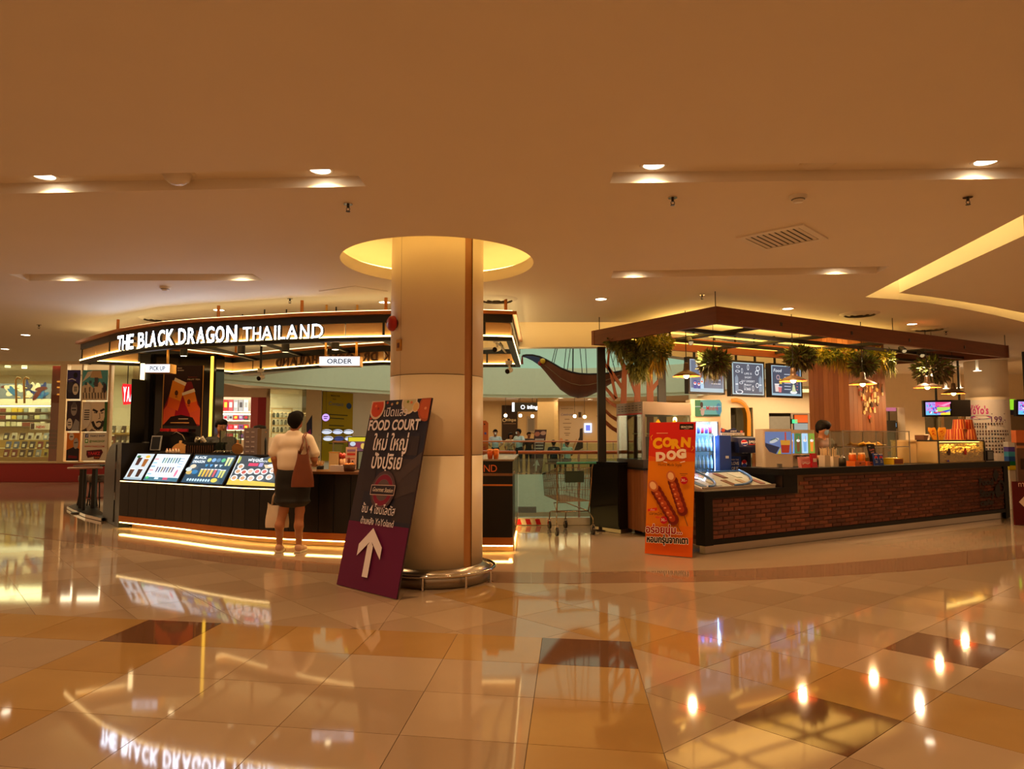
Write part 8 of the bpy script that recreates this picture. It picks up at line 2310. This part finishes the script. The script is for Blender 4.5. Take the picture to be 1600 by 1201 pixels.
# yellow poster wall and far gallery
W3a,W3b=V((-7.75,26.2,0)),V((-2.2,33.5,0))
def w3(px,py,d=0):return onseg(W3a+V((0,d,0)),W3b+V((0,d,0)),px,py)
mb=MB().use(WHITE);dv3=W3b-W3a;n3=V((-dv3.y,dv3.x,0)).normalized();mb.obox(W3a,dv3,n3*.2,(0,0,4.6));struct('wall_corner',mb,None,'pale wall carrying the yellow poster')
def poster3(px0,py0,px1,py1,name,label,bg,paint,d=-.12):
 a,b=w3(px0,py1,d),w3(px1,py1,d);z1=w3(px0,py0,d).z
 fr=F(a,b-a,(0,0,1));wd=(V((b.x-a.x,b.y-a.y,0))).length;hh=z1-a.z
 t=thing(name,label,'poster',a);panel('board',fr,wd,hh,.04,INK(bg),t);pr=Print(fr,None,.002,.001);paint(pr,wd,hh);pr.done('print',t)
def pY(pr,w,h):
 pr.text('MADE FOR',w*.4,h*.93,h*.035,(60,50,20),.02,width=w*.3);pr.text('YOU',w*.36,h*.88,h*.03,(60,50,20),.02)
 pr.text('Contact',w*.42,h*.80,h*.075,(70,100,140),.0,width=w*.5,shear=.2);pr.ell(w*.86,h*.81,w*.09,h*.045,(50,80,130))
 for k,ww in enumerate((.62,.5,.0,.5,.66,.5,.0,.7,.5)):
  if ww:pr.rect(w*.2,h*(.66-k*.052),w*ww,h*.014,(70,66,24))
poster3(503,610,550,720,'yellow_poster','tall olive yellow poster with dark text lines behind the order counter',(176,150,14),pY)
a=w3(509,652,-.4)
t=thing('neon_badge','round violet lit badge hanging in front of the yellow poster','sign',a)
pr=Print(F(a,(1,0,0),(0,0,1)),1.2,0.0);pr.ell(0,0,.14,.14,(190,150,230));pr.glow=None;pr.rect(-.08,.02,.16,.03,(90,50,150));pr.rect(-.07,-.05,.12,.03,(90,50,150));pr.done('glowing_face',t);MB().use(DKGREY).cyl(a+V((0,.01,0)),a+V((0,.05,0)),.15,n=20).build('case',None,t);MB().use(BLACKM).cyl(a+V((0,.03,.14)),a+V((0,.03,2.2)),.006,n=5).build('wire',None,t)
eyb=w3(520,694,-1.2)
t=thing('eyewear_case','lit glass case of eyewear on the kiosk skyline beside the shopper','case',eyb)
for row_,py in enumerate((679,689.5)):
 z=w3(520,py,-1.2).z;a,b=w3(500,py,-1.2),w3(545,py,-1.2)
 MB().use(GLASS('shelf_glass',(214,226,208),.2)).obox((a.x,a.y-.2,z-.02),(b.x-a.x,b.y-a.y,0),(0,.35,0),(0,0,.015)).build('glass_shelf',None,t)
 for k in range(3):
  p=w3(501+k*17+row_*2,py,-1.2)+V((.25,-.1,.0));c=((220,226,240),(214,222,244),(226,230,240))[k]if not(row_==1 and k==1)else(50,60,110)
  t2=thing('eyewear','eyewear drawn as a glowing reflection on the %s shelf of the lit case, %s along'%(('upper','lower')[row_],ordn[k]),'eyewear',p,0,'eyewear in the lit case')
  MB().use(E(c,.8)).ell(p+V((0,0,.11)),(.19,.06,.09),12,8).build('reflection_glow',None,t2);MB().use(DKGREY).tube([p+V((-.17,-.07,.12)),p+V((-.08,-.09,.16)),p+V((.08,-.09,.16)),p+V((.17,-.07,.12))],.012).build('frame_bar',None,t2)  # glowing ellipsoids stand in for white reflections in the showcase
a=w3(498,690,-1.25);MB().use(BLACKM).box(a.x-.04,a.y,0,a.x+.04,a.y+.08,w3(498,668,-1.25).z).build('post',None,t)
AR=[V(p).to_3d()for p in((-9.3,20.0),(-8.0,22.2),(-6.2,24.6),(-4.0,26.8),(-1.2,28.3),(2.0,28.8),(5.0,28.0),(7.5,26.4),(10.0,25.5),(14.0,24.6))]
AR=[V((p.x,p.y,0))for p in spl([p.to_2d()for p in AR],3)]
mb=MB().use(M('gallery_fascia',(206,206,176),.7,var=.02))
for a,b in zip(AR,AR[1:]):
 o1=V((0,0,1))
 mb.quad(a+V((0,0,3.08)),b+V((0,0,3.08)),b+V((0,0,4.28)),a+V((0,0,4.28)))
 o=V((0,.45,0));mb.quad(a+V((0,0,3.08)),b+V((0,0,3.08)),b+o+V((0,0,3.22)),a+o+V((0,0,3.22)))
 mb.quad(a-V((0,.08,-3.2)),b-V((0,.08,-3.2)),b-V((0,.08,-3.3)),a-V((0,.08,-3.3)))
struct('trim_2',mb,None,'curved pale green slab edge of the upper gallery across the atrium')
mb=MB().use(M('upper_wall',(196,220,206),.7,var=.015))
for a,b in zip(AR,AR[1:]):
 o=V((0,.9,0));mb.quad(a+o+V((0,0,4.28)),b+o+V((0,0,4.28)),b+o+V((0,0,9)),a+o+V((0,0,9)));mb.quad(a+V((0,0,4.28)),b+V((0,0,4.28)),b+o+V((0,0,4.28)),a+o+V((0,0,4.28)))
struct('wall_upper',mb,None,'pale green upper wall across the atrium')
mb=MB().use(PLASTER);pts=[a+V((0,.45,3.22))for a in AR]+[V((14,26,3.22)),V((14,37,3.22)),V((-10,37,3.22))]
mb.add(pts,[tuple(range(len(pts)))]);struct('ceiling_gallery',mb,None,'ceiling of the gallery across the atrium')
mb=MB().use(M('polished_floor',(188,168,144),.07));pts=[a+V((0,0,-.01))for a in AR]+[V((14,26,-.01)),V((14,37,-.01)),V((-10,37,-.01))]
mb.add(pts,[tuple(range(len(pts)-1,-1,-1))]);mb.use(M('slab_edge',(196,204,186),.7))
for a,b in zip(AR,AR[1:]):mb.quad(a+V((0,0,-1.5)),b+V((0,0,-1.5)),b+V((0,0,-.0)),a+V((0,0,-.0)))
struct('floor_gallery',mb,None,'floor of the gallery across the atrium')
mb=MB().use(M('lower_floor',(170,160,140),.3));mb.box(-12,11,-4.2,12,30,-4.1);mb.use(WHITE);mb.box(-12,29.5,-4.1,12,29.8,-1.5);struct('floor_lower',mb,None,'floor of the level below in the atrium')
t=thing('air_grille','dark slatted grille in the slab edge seen through the glass below the handrail','vent',Py(823,796,28.0))
a,b=Py(809.5,801,28.0),Py(838,791.5,28.0);MB().use(DKGREY).box(a.x,28.02,a.z,b.x,28.06,b.z).build('backing',None,t)
for k in range(5):MB().use(GREYP).box(a.x,27.98,a.z+k*(b.z-a.z)/5+.01,b.x,28.02,a.z+k*(b.z-a.z)/5+.03).build('slat',None,t)
fb=thing('balustrade','far glass balustrade with a brown handrail across the atrium','railing',(1,28,0))
zr=Py(850,690,27.8).z
for a,b in zip(AR[6:],AR[7:]):
 MB().use(RAILW).cyl(a+V((0,.1,1.32)),b+V((0,.1,1.32)),.035,n=8).build('handrail',None,fb)
 MB().use(GLASS('rail_glass',(232,243,237),.1)).obox(a+V((0,.1,.05)),b-a,V((0,.012,0)),V((0,0,1.2))).build('glass_pane',None,fb);MB().use(STEEL).cbox(a+V((0,.12,.65)),.035,.035,1.3).build('post',None,fb)
mb=MB().use(M('atrium_roof',(200,210,204),.7));mb.box(-10,10.5,12,14,32,12.1);struct('ceiling_atrium',mb,None,'roof high over the atrium')
W4y=34.0
mb=MB().use(M('gallery_wall',(214,186,140),.6,var=.02));mb.box(-2.3,W4y,0,10.5,W4y+.2,3.4)
struct('wall_gallery',mb,None,'warm lit shop wall across the atrium')
def P4(px,py,dy=-.05):return Py(px,py,W4y+dy)
def flat4(px0,py0,px1,py1,name,label,bg,paint=None,dy=-.05,cat='poster',glow=None,th=.04):
 a,b=P4(px0,py1,dy),P4(px1,py0,dy);fr=F(a,(1,0,0),(0,0,1));t=thing(name,label,cat,a);panel('board',fr,b.x-a.x,b.z-a.z,th,E(bg,glow)if glow else INK(bg),t)
 if paint:pr=Print(fr,None,.002,.002);paint(pr,b.x-a.x,b.z-a.z);pr.done('print',t)
 return t
def pI(pr,w,h):
 pr.glow=1.3;pr.ring(w*.16,h*.32+.6,.09,.03,(236,214,170));pr.text('inlingua',w*.6,h*.32+.53,.2,(236,214,170),.012,width=w*.62);pr.glow=None;pr.rect(w*.1,h*.42,w*.8,.03,(150,120,90))
flat4(784,633,808.5,688,'language_school_board','dark brown wall board with a small cream logo across the atrium',(56,40,30),lambda pr,w,h:(pr.ring(w*.16,h*.58,.09,.03,(236,214,170)),pr.text('inlingua',w*.6,h*.55,.2,(236,214,170),.012,width=w*.62),pr.rect(w*.1,h*.47,w*.8,.03,(150,120,90))))
a,b=P4(804,642.5,-2.2),P4(842,628.5,-2.2)
t=thing('hanging_sign','dark box sign with glowing white letters across the atrium, cut off by the beige pillar','sign',a)
MB().use(INK((44,42,38))).box(a.x,a.y,a.z,b.x+.3,a.y+.3,b.z).build('case',None,t);MB().use(E((240,244,236),1.2)).box(P4(800,640,-2.2).x,a.y+.01,a.z,a.x,a.y+.28,b.z).build('lit_end',None,t)
pr=Print(F(a,(1,0,0),(0,0,1)),1.3,.003);wd,hh=b.x-a.x,b.z-a.z;pr.ring(wd*.34,hh*.48,hh*.24,hh*.09,W_,20);pr.text('inlingua',wd*.52,hh*.3,hh*.56,W_,.04,al='L',width=wd*.62);pr.done('lit_lettering',t)
for dx in(.2,1.0):MB().use(BLACKM).cyl((a.x+dx,a.y+.15,b.z),(a.x+dx,a.y+.15,3.3),.012,n=6).build('hanger',None,t)
p=Py(840.5,700,31.3);p2=Py(866,700,31.3);p3=Py(872.5,700,31.3)
mb=MB().use(M('gallery_pillar',(226,196,146),.6,var=.02));mb.box(p.x,31.3,0,p2.x,32.2,3.4);mb.use(M('gallery_pillar_edge',(240,214,160),.6));mb.box(p2.x,31.5,0,p3.x,32.2,3.4);struct('wall_pier',mb,None,'square beige pillar across the atrium')
def pG(pr,w,h):
 pr.text('SUPPORT YOU',w*.34,h*.93,h*.025,(110,84,60),.02,width=w*.5);pr.text('Celebrate',w*.32,h*.78,h*.075,(110,110,170),.0,width=w*.5,shear=.2)
 for k,ww in enumerate((.2,.0,.35,.0,.3,.2,.0,.25,.15)):
  if ww:pr.rect(w*(.33-ww/2),h*(.69-k*.045),w*ww,h*.014,(130,110,96))
 pr.poly([(w*.98,h*.5),(w*.86,h*.48),(w*.84,h*.3),(w*.62,0),(w*.8,0),(w*.98,.1)],(60,52,48));pr.line([(w*.55,h*.02),(w*.72,h*.25)],.06,(196,150,110));pr.rect(w*.8,h*.74,w*.12,h*.12,(90,70,50));pr.ell(w*.08,h*.2,w*.07,h*.07,(206,150,110));pr.ell(w*.2,h*.1,w*.06,h*.05,(120,190,210))
flat4(874,634,911,703,'yoga_poster','large pale poster with blue script and a black clad figure across the atrium',(206,186,160),pG)
t=flat4(913,661,924.5,675.5,'wall_tablet','bright blue wall screen beside the black canopy post',(200,214,250),lambda pr,w,h:(setattr(pr,'glow',1.0),pr.rect(w*.2,h*.2,w*.6,h*.6,(110,120,220))),-.1,'screen',1.4)
flat4(823,650,836.5,676,'notice_frame','grey framed notice under the glowing sign across the atrium',(176,160,140),lambda pr,w,h:pr.rect(w*.15,h*.1,w*.7,h*.75,(140,132,124)))
for px,py,dy,lb in((790,649,-3.4,'small globe lamp in front of the dark brown wall board'),(813,649,-3.4,'small globe lamp under the start of the glowing sign'),(832,650,-3.4,'small globe lamp beside the beige pillar, under the sign'),(898,650,-3.4,'small globe lamp over the pale poster across the atrium'),(913.5,651,-3.4,'small globe lamp above the bright blue wall screen')):
 p=P4(px,py,dy);t=thing('globe_lamp',lb,'lamp',p,0,'globe lamps across the atrium');MB().use(E((255,226,160),9)).ell(p,(.075,.075,.075),10,8).build('globe',None,t);MB().use(BLACKM).cyl(p+V((0,0,.07)),(p.x,p.y,3.22),.008,n=5).build('cord',None,t);MB().use(BRASS).cyl(p+V((0,0,.07)),p+V((0,0,.12)),.03,n=8).build('holder',None,t)
for px,py,lb in((806,617.5,'ceiling lamp of the far gallery, above the glowing sign'),(876,621.5,'ceiling lamp of the far gallery, beside the beige pillar'),(922,623.5,'ceiling lamp of the far gallery, by the black canopy post'),(1081,617.5,'ceiling lamp of the far gallery, below the first menu display'),(947,617.5,'ceiling lamp of the far gallery, seen between the tree branches')):
 p=Pz(px,py,3.215);t=thing('downlight',lb,'ceiling light',p);MB().use(LAMPW).cyl(p,p+V((0,0,.01)),.13,n=16).build('lens',None,t);MB().use(RIM).tube([p+V((.14*math.cos(k*PI/8),.14*math.sin(k*PI/8),0))for k in range(16)],.015,5,True).build('rim',None,t)
a=Py(835,735,29.6)
t=thing('food_court_board','brown food court board with a white arrow on the far balcony','sign',(a.x,29.6,0))
u3=V((1,-.2,0)).normalized();up3=V((.13,.2,1)).normalized();fr=F(V((a.x-.2,29.6,0.005)),u3,up3-u3*up3.dot(u3));fr.v=up3
hh=1.85;wd=.5
panel('board',fr,wd,hh,.02,INK((96,58,50)),t);pr=Print(fr,None,.002,.002);pr.rect(0,hh*.34,wd,hh*.66,(84,50,44));pr.ell(wd*.25,hh*.9,.12,.1,(190,110,80));pr.ell(wd*.75,hh*.92,.12,.09,(206,150,120))
for k in range(4):pr.rect(wd*.12,hh*(.76-.07*k),wd*.76,hh*.028,(206,180,160))
pr.poly([(wd*.42,.08),(wd*.58,.08),(wd*.58,.34),(wd*.8,.3),(wd*.5,.58),(wd*.2,.3),(wd*.42,.34)],(226,206,196));pr.done('print',t)
a,b=Py(756,724,29.5),Py(763,657,29.5)
t=thing('orange_standee','narrow orange standing sign at the column\'s edge on the far balcony','sign',(a.x,29.5,0))
mb=MB().use(INK((226,110,50)));mb.prism([V((a.x-.35,29.5,.42)),V((b.x,29.5,.42)),V((b.x,29.5,b.z-.1)),V((b.x-.1,29.5,b.z)),V((a.x-.35,29.5,b.z))],(0,.05,0));mb.build('board',None,t);MB().use(BLACKM).box(a.x-.3,29.45,0,b.x,29.6,.42).build('stand',None,t)
pr=Print(F((a.x,29.495,.42),(1,0,0),(0,0,1)),None,.004);hh=b.z-.42;pr.ell(.06,hh*.7,.05,.05,(110,90,150));pr.rect(.0,hh*.9,.05,.05,(60,40,30));pr.ell(.05,hh*.1,.1,.16,(226,70,90));pr.text('SALE',.06,hh*.3,.16,(206,50,60),.02,rot=PI/2);pr.done('print',t)
# wall with windows behind the booth
W5y=26.0
def P5(px,py,dy=-.03):return Py(px,py,W5y+dy)
mb=MB().use(M('far_white',(222,200,166),.6,var=.02));x0,x1=P5(1080,700).x,P5(1300,700).x
wA0,wA1,wB0,wB1=P5(1143,690).x,P5(1178,690).x,P5(1203,690).x,P5(1275,690).x;zA0,zA1=1.0,P5(1160,636.5).z;zB1=P5(1220,645).z
for(a,b,z0,z1)in((x0,wA0,0,3.6),(wA0,wA1,zA1,3.6),(wA0,wA1,0,zA0),(wA1,wB0,0,3.6),(wB0,wB1,zB1,3.6),(wB0,wB1,0,.6),(wB1,x1,0,3.6)):mb.box(a,W5y,z0,b,W5y+.2,z1)
struct('wall_booth',mb,None,'cream wall with openings behind the snack booth')
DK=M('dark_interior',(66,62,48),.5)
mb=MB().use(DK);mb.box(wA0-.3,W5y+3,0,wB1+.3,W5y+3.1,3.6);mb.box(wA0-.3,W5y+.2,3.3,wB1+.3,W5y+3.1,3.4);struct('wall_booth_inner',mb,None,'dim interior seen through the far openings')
MB().use(GLASS('shop_glass',(226,232,214),.16)).box(wA0,W5y+.08,zA0,wA1,W5y+.1,zA1).build('window_4',None)['kind']='structure'
MB().use(M('shutter_grey',(130,126,116),.5,kind='noise')).box(wB0,W5y+.06,.6,P5(1237,690).x,W5y+.1,zB1-.12).build('window_5',None)['kind']='structure'
t=thing('neon_arch','orange neon tube bent into an arch over the far window','sign',P5(1160,680))
pts=[P5(x,y,-.12)for x,y in((1143,625.5),(1150,624.5),(1157,626.5),(1163,631),(1167,637),(1169.5,645),(1170.5,655),(1170.5,681))]
MB().use(E((240,130,20),.9)).tube(pts,.07,8).build('tube',None,t)
for k in(1,6):MB().use(BRASS).cyl(pts[k],(pts[k].x,W5y,pts[k].z),.02).build('clip',None,t)
for px0,py0,px1,py1,c,g_,nm,lb in((1242,648,1262,660,(226,90,30),1.0,'orange_sign','glowing orange sign in the far opening by the timber column'),(1238.5,655,1246,661,(60,220,140),1.2,'green_sign','small glowing green exit sign in the far opening'),(1242,661,1262,680,(196,204,196),.5,'white_notice','white lit notice below the orange sign in the far opening')):
 a,b=P5(px0,py1,.4),P5(px1,py0,.4);t=thing(nm,lb,'sign',a);MB().use(E(c,g_)).box(a.x,a.y,a.z,b.x,a.y+.04,b.z).build('lit_face',None,t);MB().use(DKGREY).box(a.x-.02,a.y+.04,a.z-.02,b.x+.02,a.y+.1,b.z+.02).build('case',None,t)
 # right-hand end
W6y=20.5
def P6(px,py,dy=0.0):return Py(px,py,W6y+dy)
mb=MB().use(M('right_white',(230,212,180),.6,var=.02));a,b,c,d_=P6(1340,700).x,P6(1383,700).x,P6(1416,700).x,P6(1447,700).x
mb.box(a,W6y,0,b,W6y+.2,3.6);mb.box(b,W6y,P6(1400,636).z,c,W6y+.2,3.6);mb.box(c,W6y,0,d_,W6y+.4,3.6);mb.box(d_,W6y+.1,P6(1460,634).z,20,W6y+.3,3.6);struct('wall_right',mb,None,'cream wall with a passage behind the timber column')
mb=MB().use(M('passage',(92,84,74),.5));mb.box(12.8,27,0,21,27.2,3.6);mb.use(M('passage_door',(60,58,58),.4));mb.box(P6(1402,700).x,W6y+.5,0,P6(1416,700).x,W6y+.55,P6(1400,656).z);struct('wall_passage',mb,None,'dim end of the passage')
t=thing('pink_sign','soft pink lit sign over the passage beside the timber column','sign',P6(1390,640,.3));a,b=P6(1383,642,.3),P6(1400,636.5,.3);MB().use(E((220,120,150),.6)).box(a.x,a.y,a.z,b.x,a.y+.04,b.z).build('lit_face',None,t);MB().use(DKGREY).box(a.x,a.y+.04,a.z,b.x,a.y+.09,b.z).build('case',None,t)
t=thing('small_television','small television with a hazy blue picture in the passage','television',P6(1392,668,1.0));a,b=P6(1383.5,669,1.0),P6(1402,659,1.0);MB().use(BLACK).box(a.x,a.y,a.z,b.x,a.y+.06,b.z).build('housing',None,t);MB().use(E((130,160,180),.7)).box(a.x+.03,a.y-.004,a.z+.04,b.x-.03,a.y,b.z-.03).build('display',None,t);MB().use(BLACKM).cyl((a.x+.15,a.y+.05,b.z),(a.x+.15,a.y+.05,3.3),.02).build('hanger',None,t)
for px,py,lb in((1389.5,643.5,'far passage lamp, the largest'),(1399,649,'far passage lamp, the middle one'),(1406,652.5,'far passage lamp, the smallest')):
 p=Pz(px,py,2.9);p=Py(px,py,24.5 if px<1395 else 25.3);t=thing('downlight',lb,'ceiling light',p);MB().use(LAMPW).cyl(p,p+V((0,0,.02)),.08,n=14).build('lens',None,t);MB().use(RIM).cyl(p+V((0,0,.02)),(p.x,p.y,3.5),.085,n=14).build('can',None,t)
for px,py,y,wt_,lb in((1478,606.5,18.6,60,'small spot hanging behind the last pendant lamp'),(1499.5,605.5,18.2,60,'small spot hanging between the last pendant lamp and the white column'),(1527,579,16.3,12,'flush spot touching the white column top')):
 p=Py(px,py,y);t=downlight(p,lb,wt_,.1);MB().use(RIM).cyl(p+V((0,0,.006)),(p.x,p.y,CEIL),.03,n=10).build('stem',None,t)
mb=MB().use(M('glazing_back',(150,132,104),.5));mb.box(P6(1447,700).x,W6y+2.5,0,21,W6y+2.6,3.6);struct('wall_glazed',mb,None,'inside of the glazed shop by the white column')
for i,(pa,pb)in enumerate(((1449,1478),(1480,1510))):MB().use(GLASS('shop_glass',(226,232,214),.16)).box(P6(pa,700).x,W6y+.18,.05,P6(pb,700).x,W6y+.2,P6(1460,635).z).build('window_%d'%(6+i),None)['kind']='structure'
mb=MB().use(BEIGE)
for px in(1448,1479,1511):x=P6(px,700).x;mb.box(x-.04,W6y+.12,0,x+.04,W6y+.28,P6(1460,634).z)
struct('trim_3',mb,None,'beige mullions of the glazed shop')
def tele(q,y,label,wired=True):
 tl,tr,br_,bl0=[Py(*p,y)for p in q]
 t=thing('television',label,'television',bl0)
 mb=MB().use(BLACK);mb.prism([bl0,br_,tr,tl],(0,.08,0));hs=mb.build('housing',None,t)
 ux=br_-bl0;uy=tl-bl0
 fr=F(bl0,ux,uy);w,h=ux.length,uy.length;pr=Print(fr,1.0,.003,.001);m_=.04
 def R(a,b,c,d,col):pr.poly([(m_+a*(w-2*m_),m_+b*(h-2*m_)),(m_+(a+c)*(w-2*m_),m_+b*(h-2*m_)),(m_+(a+c)*(w-2*m_),m_+(b+d)*(h-2*m_)),(m_+a*(w-2*m_),m_+(b+d)*(h-2*m_))],col)
 R(0,0,1,1,(176,150,226));R(.4,.55,.6,.45,(226,70,130));R(.45,.25,.55,.35,(170,214,90));R(.6,0,.4,.2,(230,214,60));R(0,0,.5,.3,(110,190,226))
 r8=random.Random(int(q[0][0]))
 for k in range(26):
  c=r8.choice(((90,70,200),(60,190,220),(240,240,250),(230,60,140),(80,60,160),(150,90,220)));pr.ell(m_+r8.uniform(.06,.5)*(w-2*m_),m_+r8.uniform(.1,.9)*(h-2*m_),w*r8.uniform(.02,.06),h*r8.uniform(.02,.06),c,8,r8.uniform(0,3))
 pr.poly([(w*.4,h*.2),(w*.6,h*.32),(w*.94,h*.45),(w*.94,h*.38),(w*.7,h*.24)],(60,70,190));pr.poly([(w*.4,h*.75),(w*.6,h*.7),(w*.94,h*.9),(w*.94,h*.8),(w*.7,h*.62)],(240,150,190));pr.line([(w*.3,h*.25),(w*.6,h*.3),(w*.75,h*.24)],h*.05,(220,50,60))
 pr.done('display',hs)
 c=(tl+tr)/2;MB().use(BLACKM).cyl((c.x,c.y+.05,c.z-.1),(c.x,c.y+.05,CEIL),.025).build('ceiling_mount',None,t)
 return t
tele([(1443,625.5),(1487,624.5),(1487.5,650.5),(1444,651)],16.2,'television with a bright candy coloured picture beside the white column')
tele([(1588,624),(1622,623),(1622,651),(1588,650)],15.2,'television with a violet picture cut off by the frame')
a,b=Py(1487.5,650.5,16.4),Py(1516,624.5,16.4);t=thing('television','dark television turned away next to the bright one','television',a);MB().use(M('tv_back',(44,36,32),.5)).box(a.x,a.y,a.z,b.x,a.y+.08,b.z).build('housing',None,t);MB().use(BLACKM).cyl(((a.x+b.x)/2,a.y+.05,b.z),((a.x+b.x)/2,a.y+.05,CEIL),.025).build('ceiling_mount',None,t)
YX,YY=Py(1546,700,17.2).x,17.2;YR=(1575-1517)/2*17.2/FPX
mb=MB().use(M('white_column',(232,216,190),.5,var=.015));mb.lathe([(YR-.006,0),(YR-.006,3.3)],(YX,YY,0),48);yc=struct('white_column',mb,None,'white round column wrapped in a dessert price list')
zj=Py(1546,620,YY-YR).z
for a,b in((0,zj),(zj+.012,3.3)):
 for k in range(4):MB().use(M('white_column',(232,216,190),.5)).lathe([(YR-.006,a),(YR,a),(YR,b),(YR-.006,b)],(YX,YY,0),12,k*PI/2-.35,(k+1)*PI/2-.36).build('column_panel',None,yc)
class Wrap:
 def __init__(s):s.mid=math.atan2(-YY,-YX)
 def at(s,a,b,c=0.0):
  t=s.mid+a/YR;r=YR+c;return V((YX+r*math.cos(t),YY+r*math.sin(t),b))
mw=thing('price_wrap','white menu wrap with pink lettering and rows of tiny pictures around the white column','sign',(YX,YY-YR,1.2))
zb_,zt_=.3,Py(1546,624,YY-YR).z
mb=MB().use(INK((226,218,216)));wr_=Wrap();n_=24;hw=YR*1.35
for k in range(n_):a,b=-hw+2*hw*k/n_,-hw+2*hw*(k+1)/n_;mb.add([wr_.at(a,zb_,.003),wr_.at(b,zb_,.003),wr_.at(b,zt_,.003),wr_.at(a,zt_,.003)],[(0,1,2,3)])
mb.build('sheet',None,mw)
pr=Print(wr_,None,.006,.0006)
zz=lambda py:Py(1546,py,YY-YR).z
PK=(200,70,150)
pr.text('YoYo\'s',-.20,zz(646),.26,PK,.03,width=.44);pr.text('YaY',-.27,zz(637),.12,PK,.02,width=.2)
pr.ell(-.16,zz(651.5),.24,.055,(60,150,180),20);pr.ell(-.16,zz(651.5),.22,.04,PK,20);pr.text('ice cream',-.16,zz(653.2),.06,(236,236,240),.01,width=.3)
pr.text('199.-',.22,zz(659),.19,(110,60,120),.005,width=.32);pr.rect(.07,zz(647),.3,.02,(120,110,120))
for py in(659.5,670.5,681,691.5):pr.rect(-.3,zz(py),.68,.012,(90,80,90))
r9=random.Random(5)
for py,k0,k1 in((662,0,12),(666.5,0,6),(673.5,0,14),(678.5,0,14),(685,0,12),(689.5,3,12),(696,3,14),(701.5,4,13),(706,7,12)):
 for k in range(k0,k1):pr.rect(-.34+k*.055,zz(py)-.02,.032,.045,r9.choice(((70,60,66),(96,70,70),(80,90,100),(110,80,60))))
pr.done('print',mw)
t=thing('colour_totem','post of stacked white, violet, cyan, blue, green and yellow blocks beside the white column','post',Py(1581,718,14.5))
y14=14.5;xa,xb=Py(1575.5,700,y14).x,Py(1587.5,700,y14).x
ys=(690,698,705.5,713,720.5,727,734)
for(p0_,p1_,c)in zip(ys,ys[1:],((226,220,216),(96,70,170),(70,160,200),(40,90,180),(20,120,70),(230,206,30))):
 z0,z1=Py(1580,p1_,y14).z,Py(1580,p0_,y14).z;MB().use(INK(c)).box(xa,y14,z0+.001,xb,y14+.14,z1).build('colour_block',None,t)
MB().use(WPLAST).box(xa+.02,y14+.02,0,xb-.02,y14+.12,Py(1580,734,y14).z).build('shaft',None,t)
t=thing('green_poster','bright green lit poster behind the white column','poster',Py(1580,645,19.0));a,b=Py(1573,640,19),Py(1586.5,623.5,19);MB().use(E((150,220,40),.8)).box(a.x,19,a.z,b.x,19.05,b.z).build('lit_face',None,t);a2,b2=Py(1573,648,19),Py(1586.5,640,19);MB().use(INK((40,44,80))).box(a2.x,19,a2.z,b2.x,19.05,b2.z).build('base_band',None,t);MB().use(BLACKM).box(a.x,19.06,0,a.x+.06,19.1,b.z).build('stand',None,t)
y13=12.2
xa,xb=Py(1589,700,y13+.5).x,Py(1650,700,y13).x
t=thing('brown_stall','brown stall side with an orange awning edge at the picture\'s edge','stall',(xa,y13+.8,0));BRS=M('stall_brown',(110,76,56),.5,var=.05)
yy=y13+1.2;xa=Py(1588.5,700,yy).x
MB().use(BRS).box(xa,yy,0,xa+2,yy+.05,Py(1590,683,yy).z).build('side_board',None,t);MB().use(INK((206,110,60))).box(xa-.02,yy-.03,Py(1590,683,yy).z-.1,xa+2,yy+.1,Py(1590,672,yy).z).build('awning_edge',None,t);MB().use(INK((190,130,90))).box(xa,yy-.012,Py(1590,700,yy).z,xa+2,yy,Py(1590,696,yy).z).build('trim_line',None,t)
pr=Print(F((xa,yy-.012,0),(1,0,0),(0,0,1)),None,.003);z=Py(1590,733,yy).z;pr.rect(.05,z,.5,.2,(60,44,34));pr.text('FC',.18,z+.05,.12,(190,160,130),.02);pr.done('print',t)
yy=11.9;xa=Py(1584,780,yy).x
t=thing('red_sign_board','dark red floor sign with a white diamond arrow at the picture\'s edge','sign',(xa,yy,0));z1=Py(1590,752,yy).z
MB().use(INK((86,22,26))).box(xa,yy,.003,xa+.7,yy+.03,z1).build('board',None,t);pr=Print(F((xa,yy,0),(1,0,0),(0,0,1)),None,.003);zc_=Py(1590,784,yy).z;pr.poly([(.08,zc_),(.24,zc_+.16),(.4,zc_),(.24,zc_-.16)],(226,200,186));pr.text('ทางออก',.26,Py(1590,760,yy).z,.11,(226,190,176),.004);pr.done('print',t)
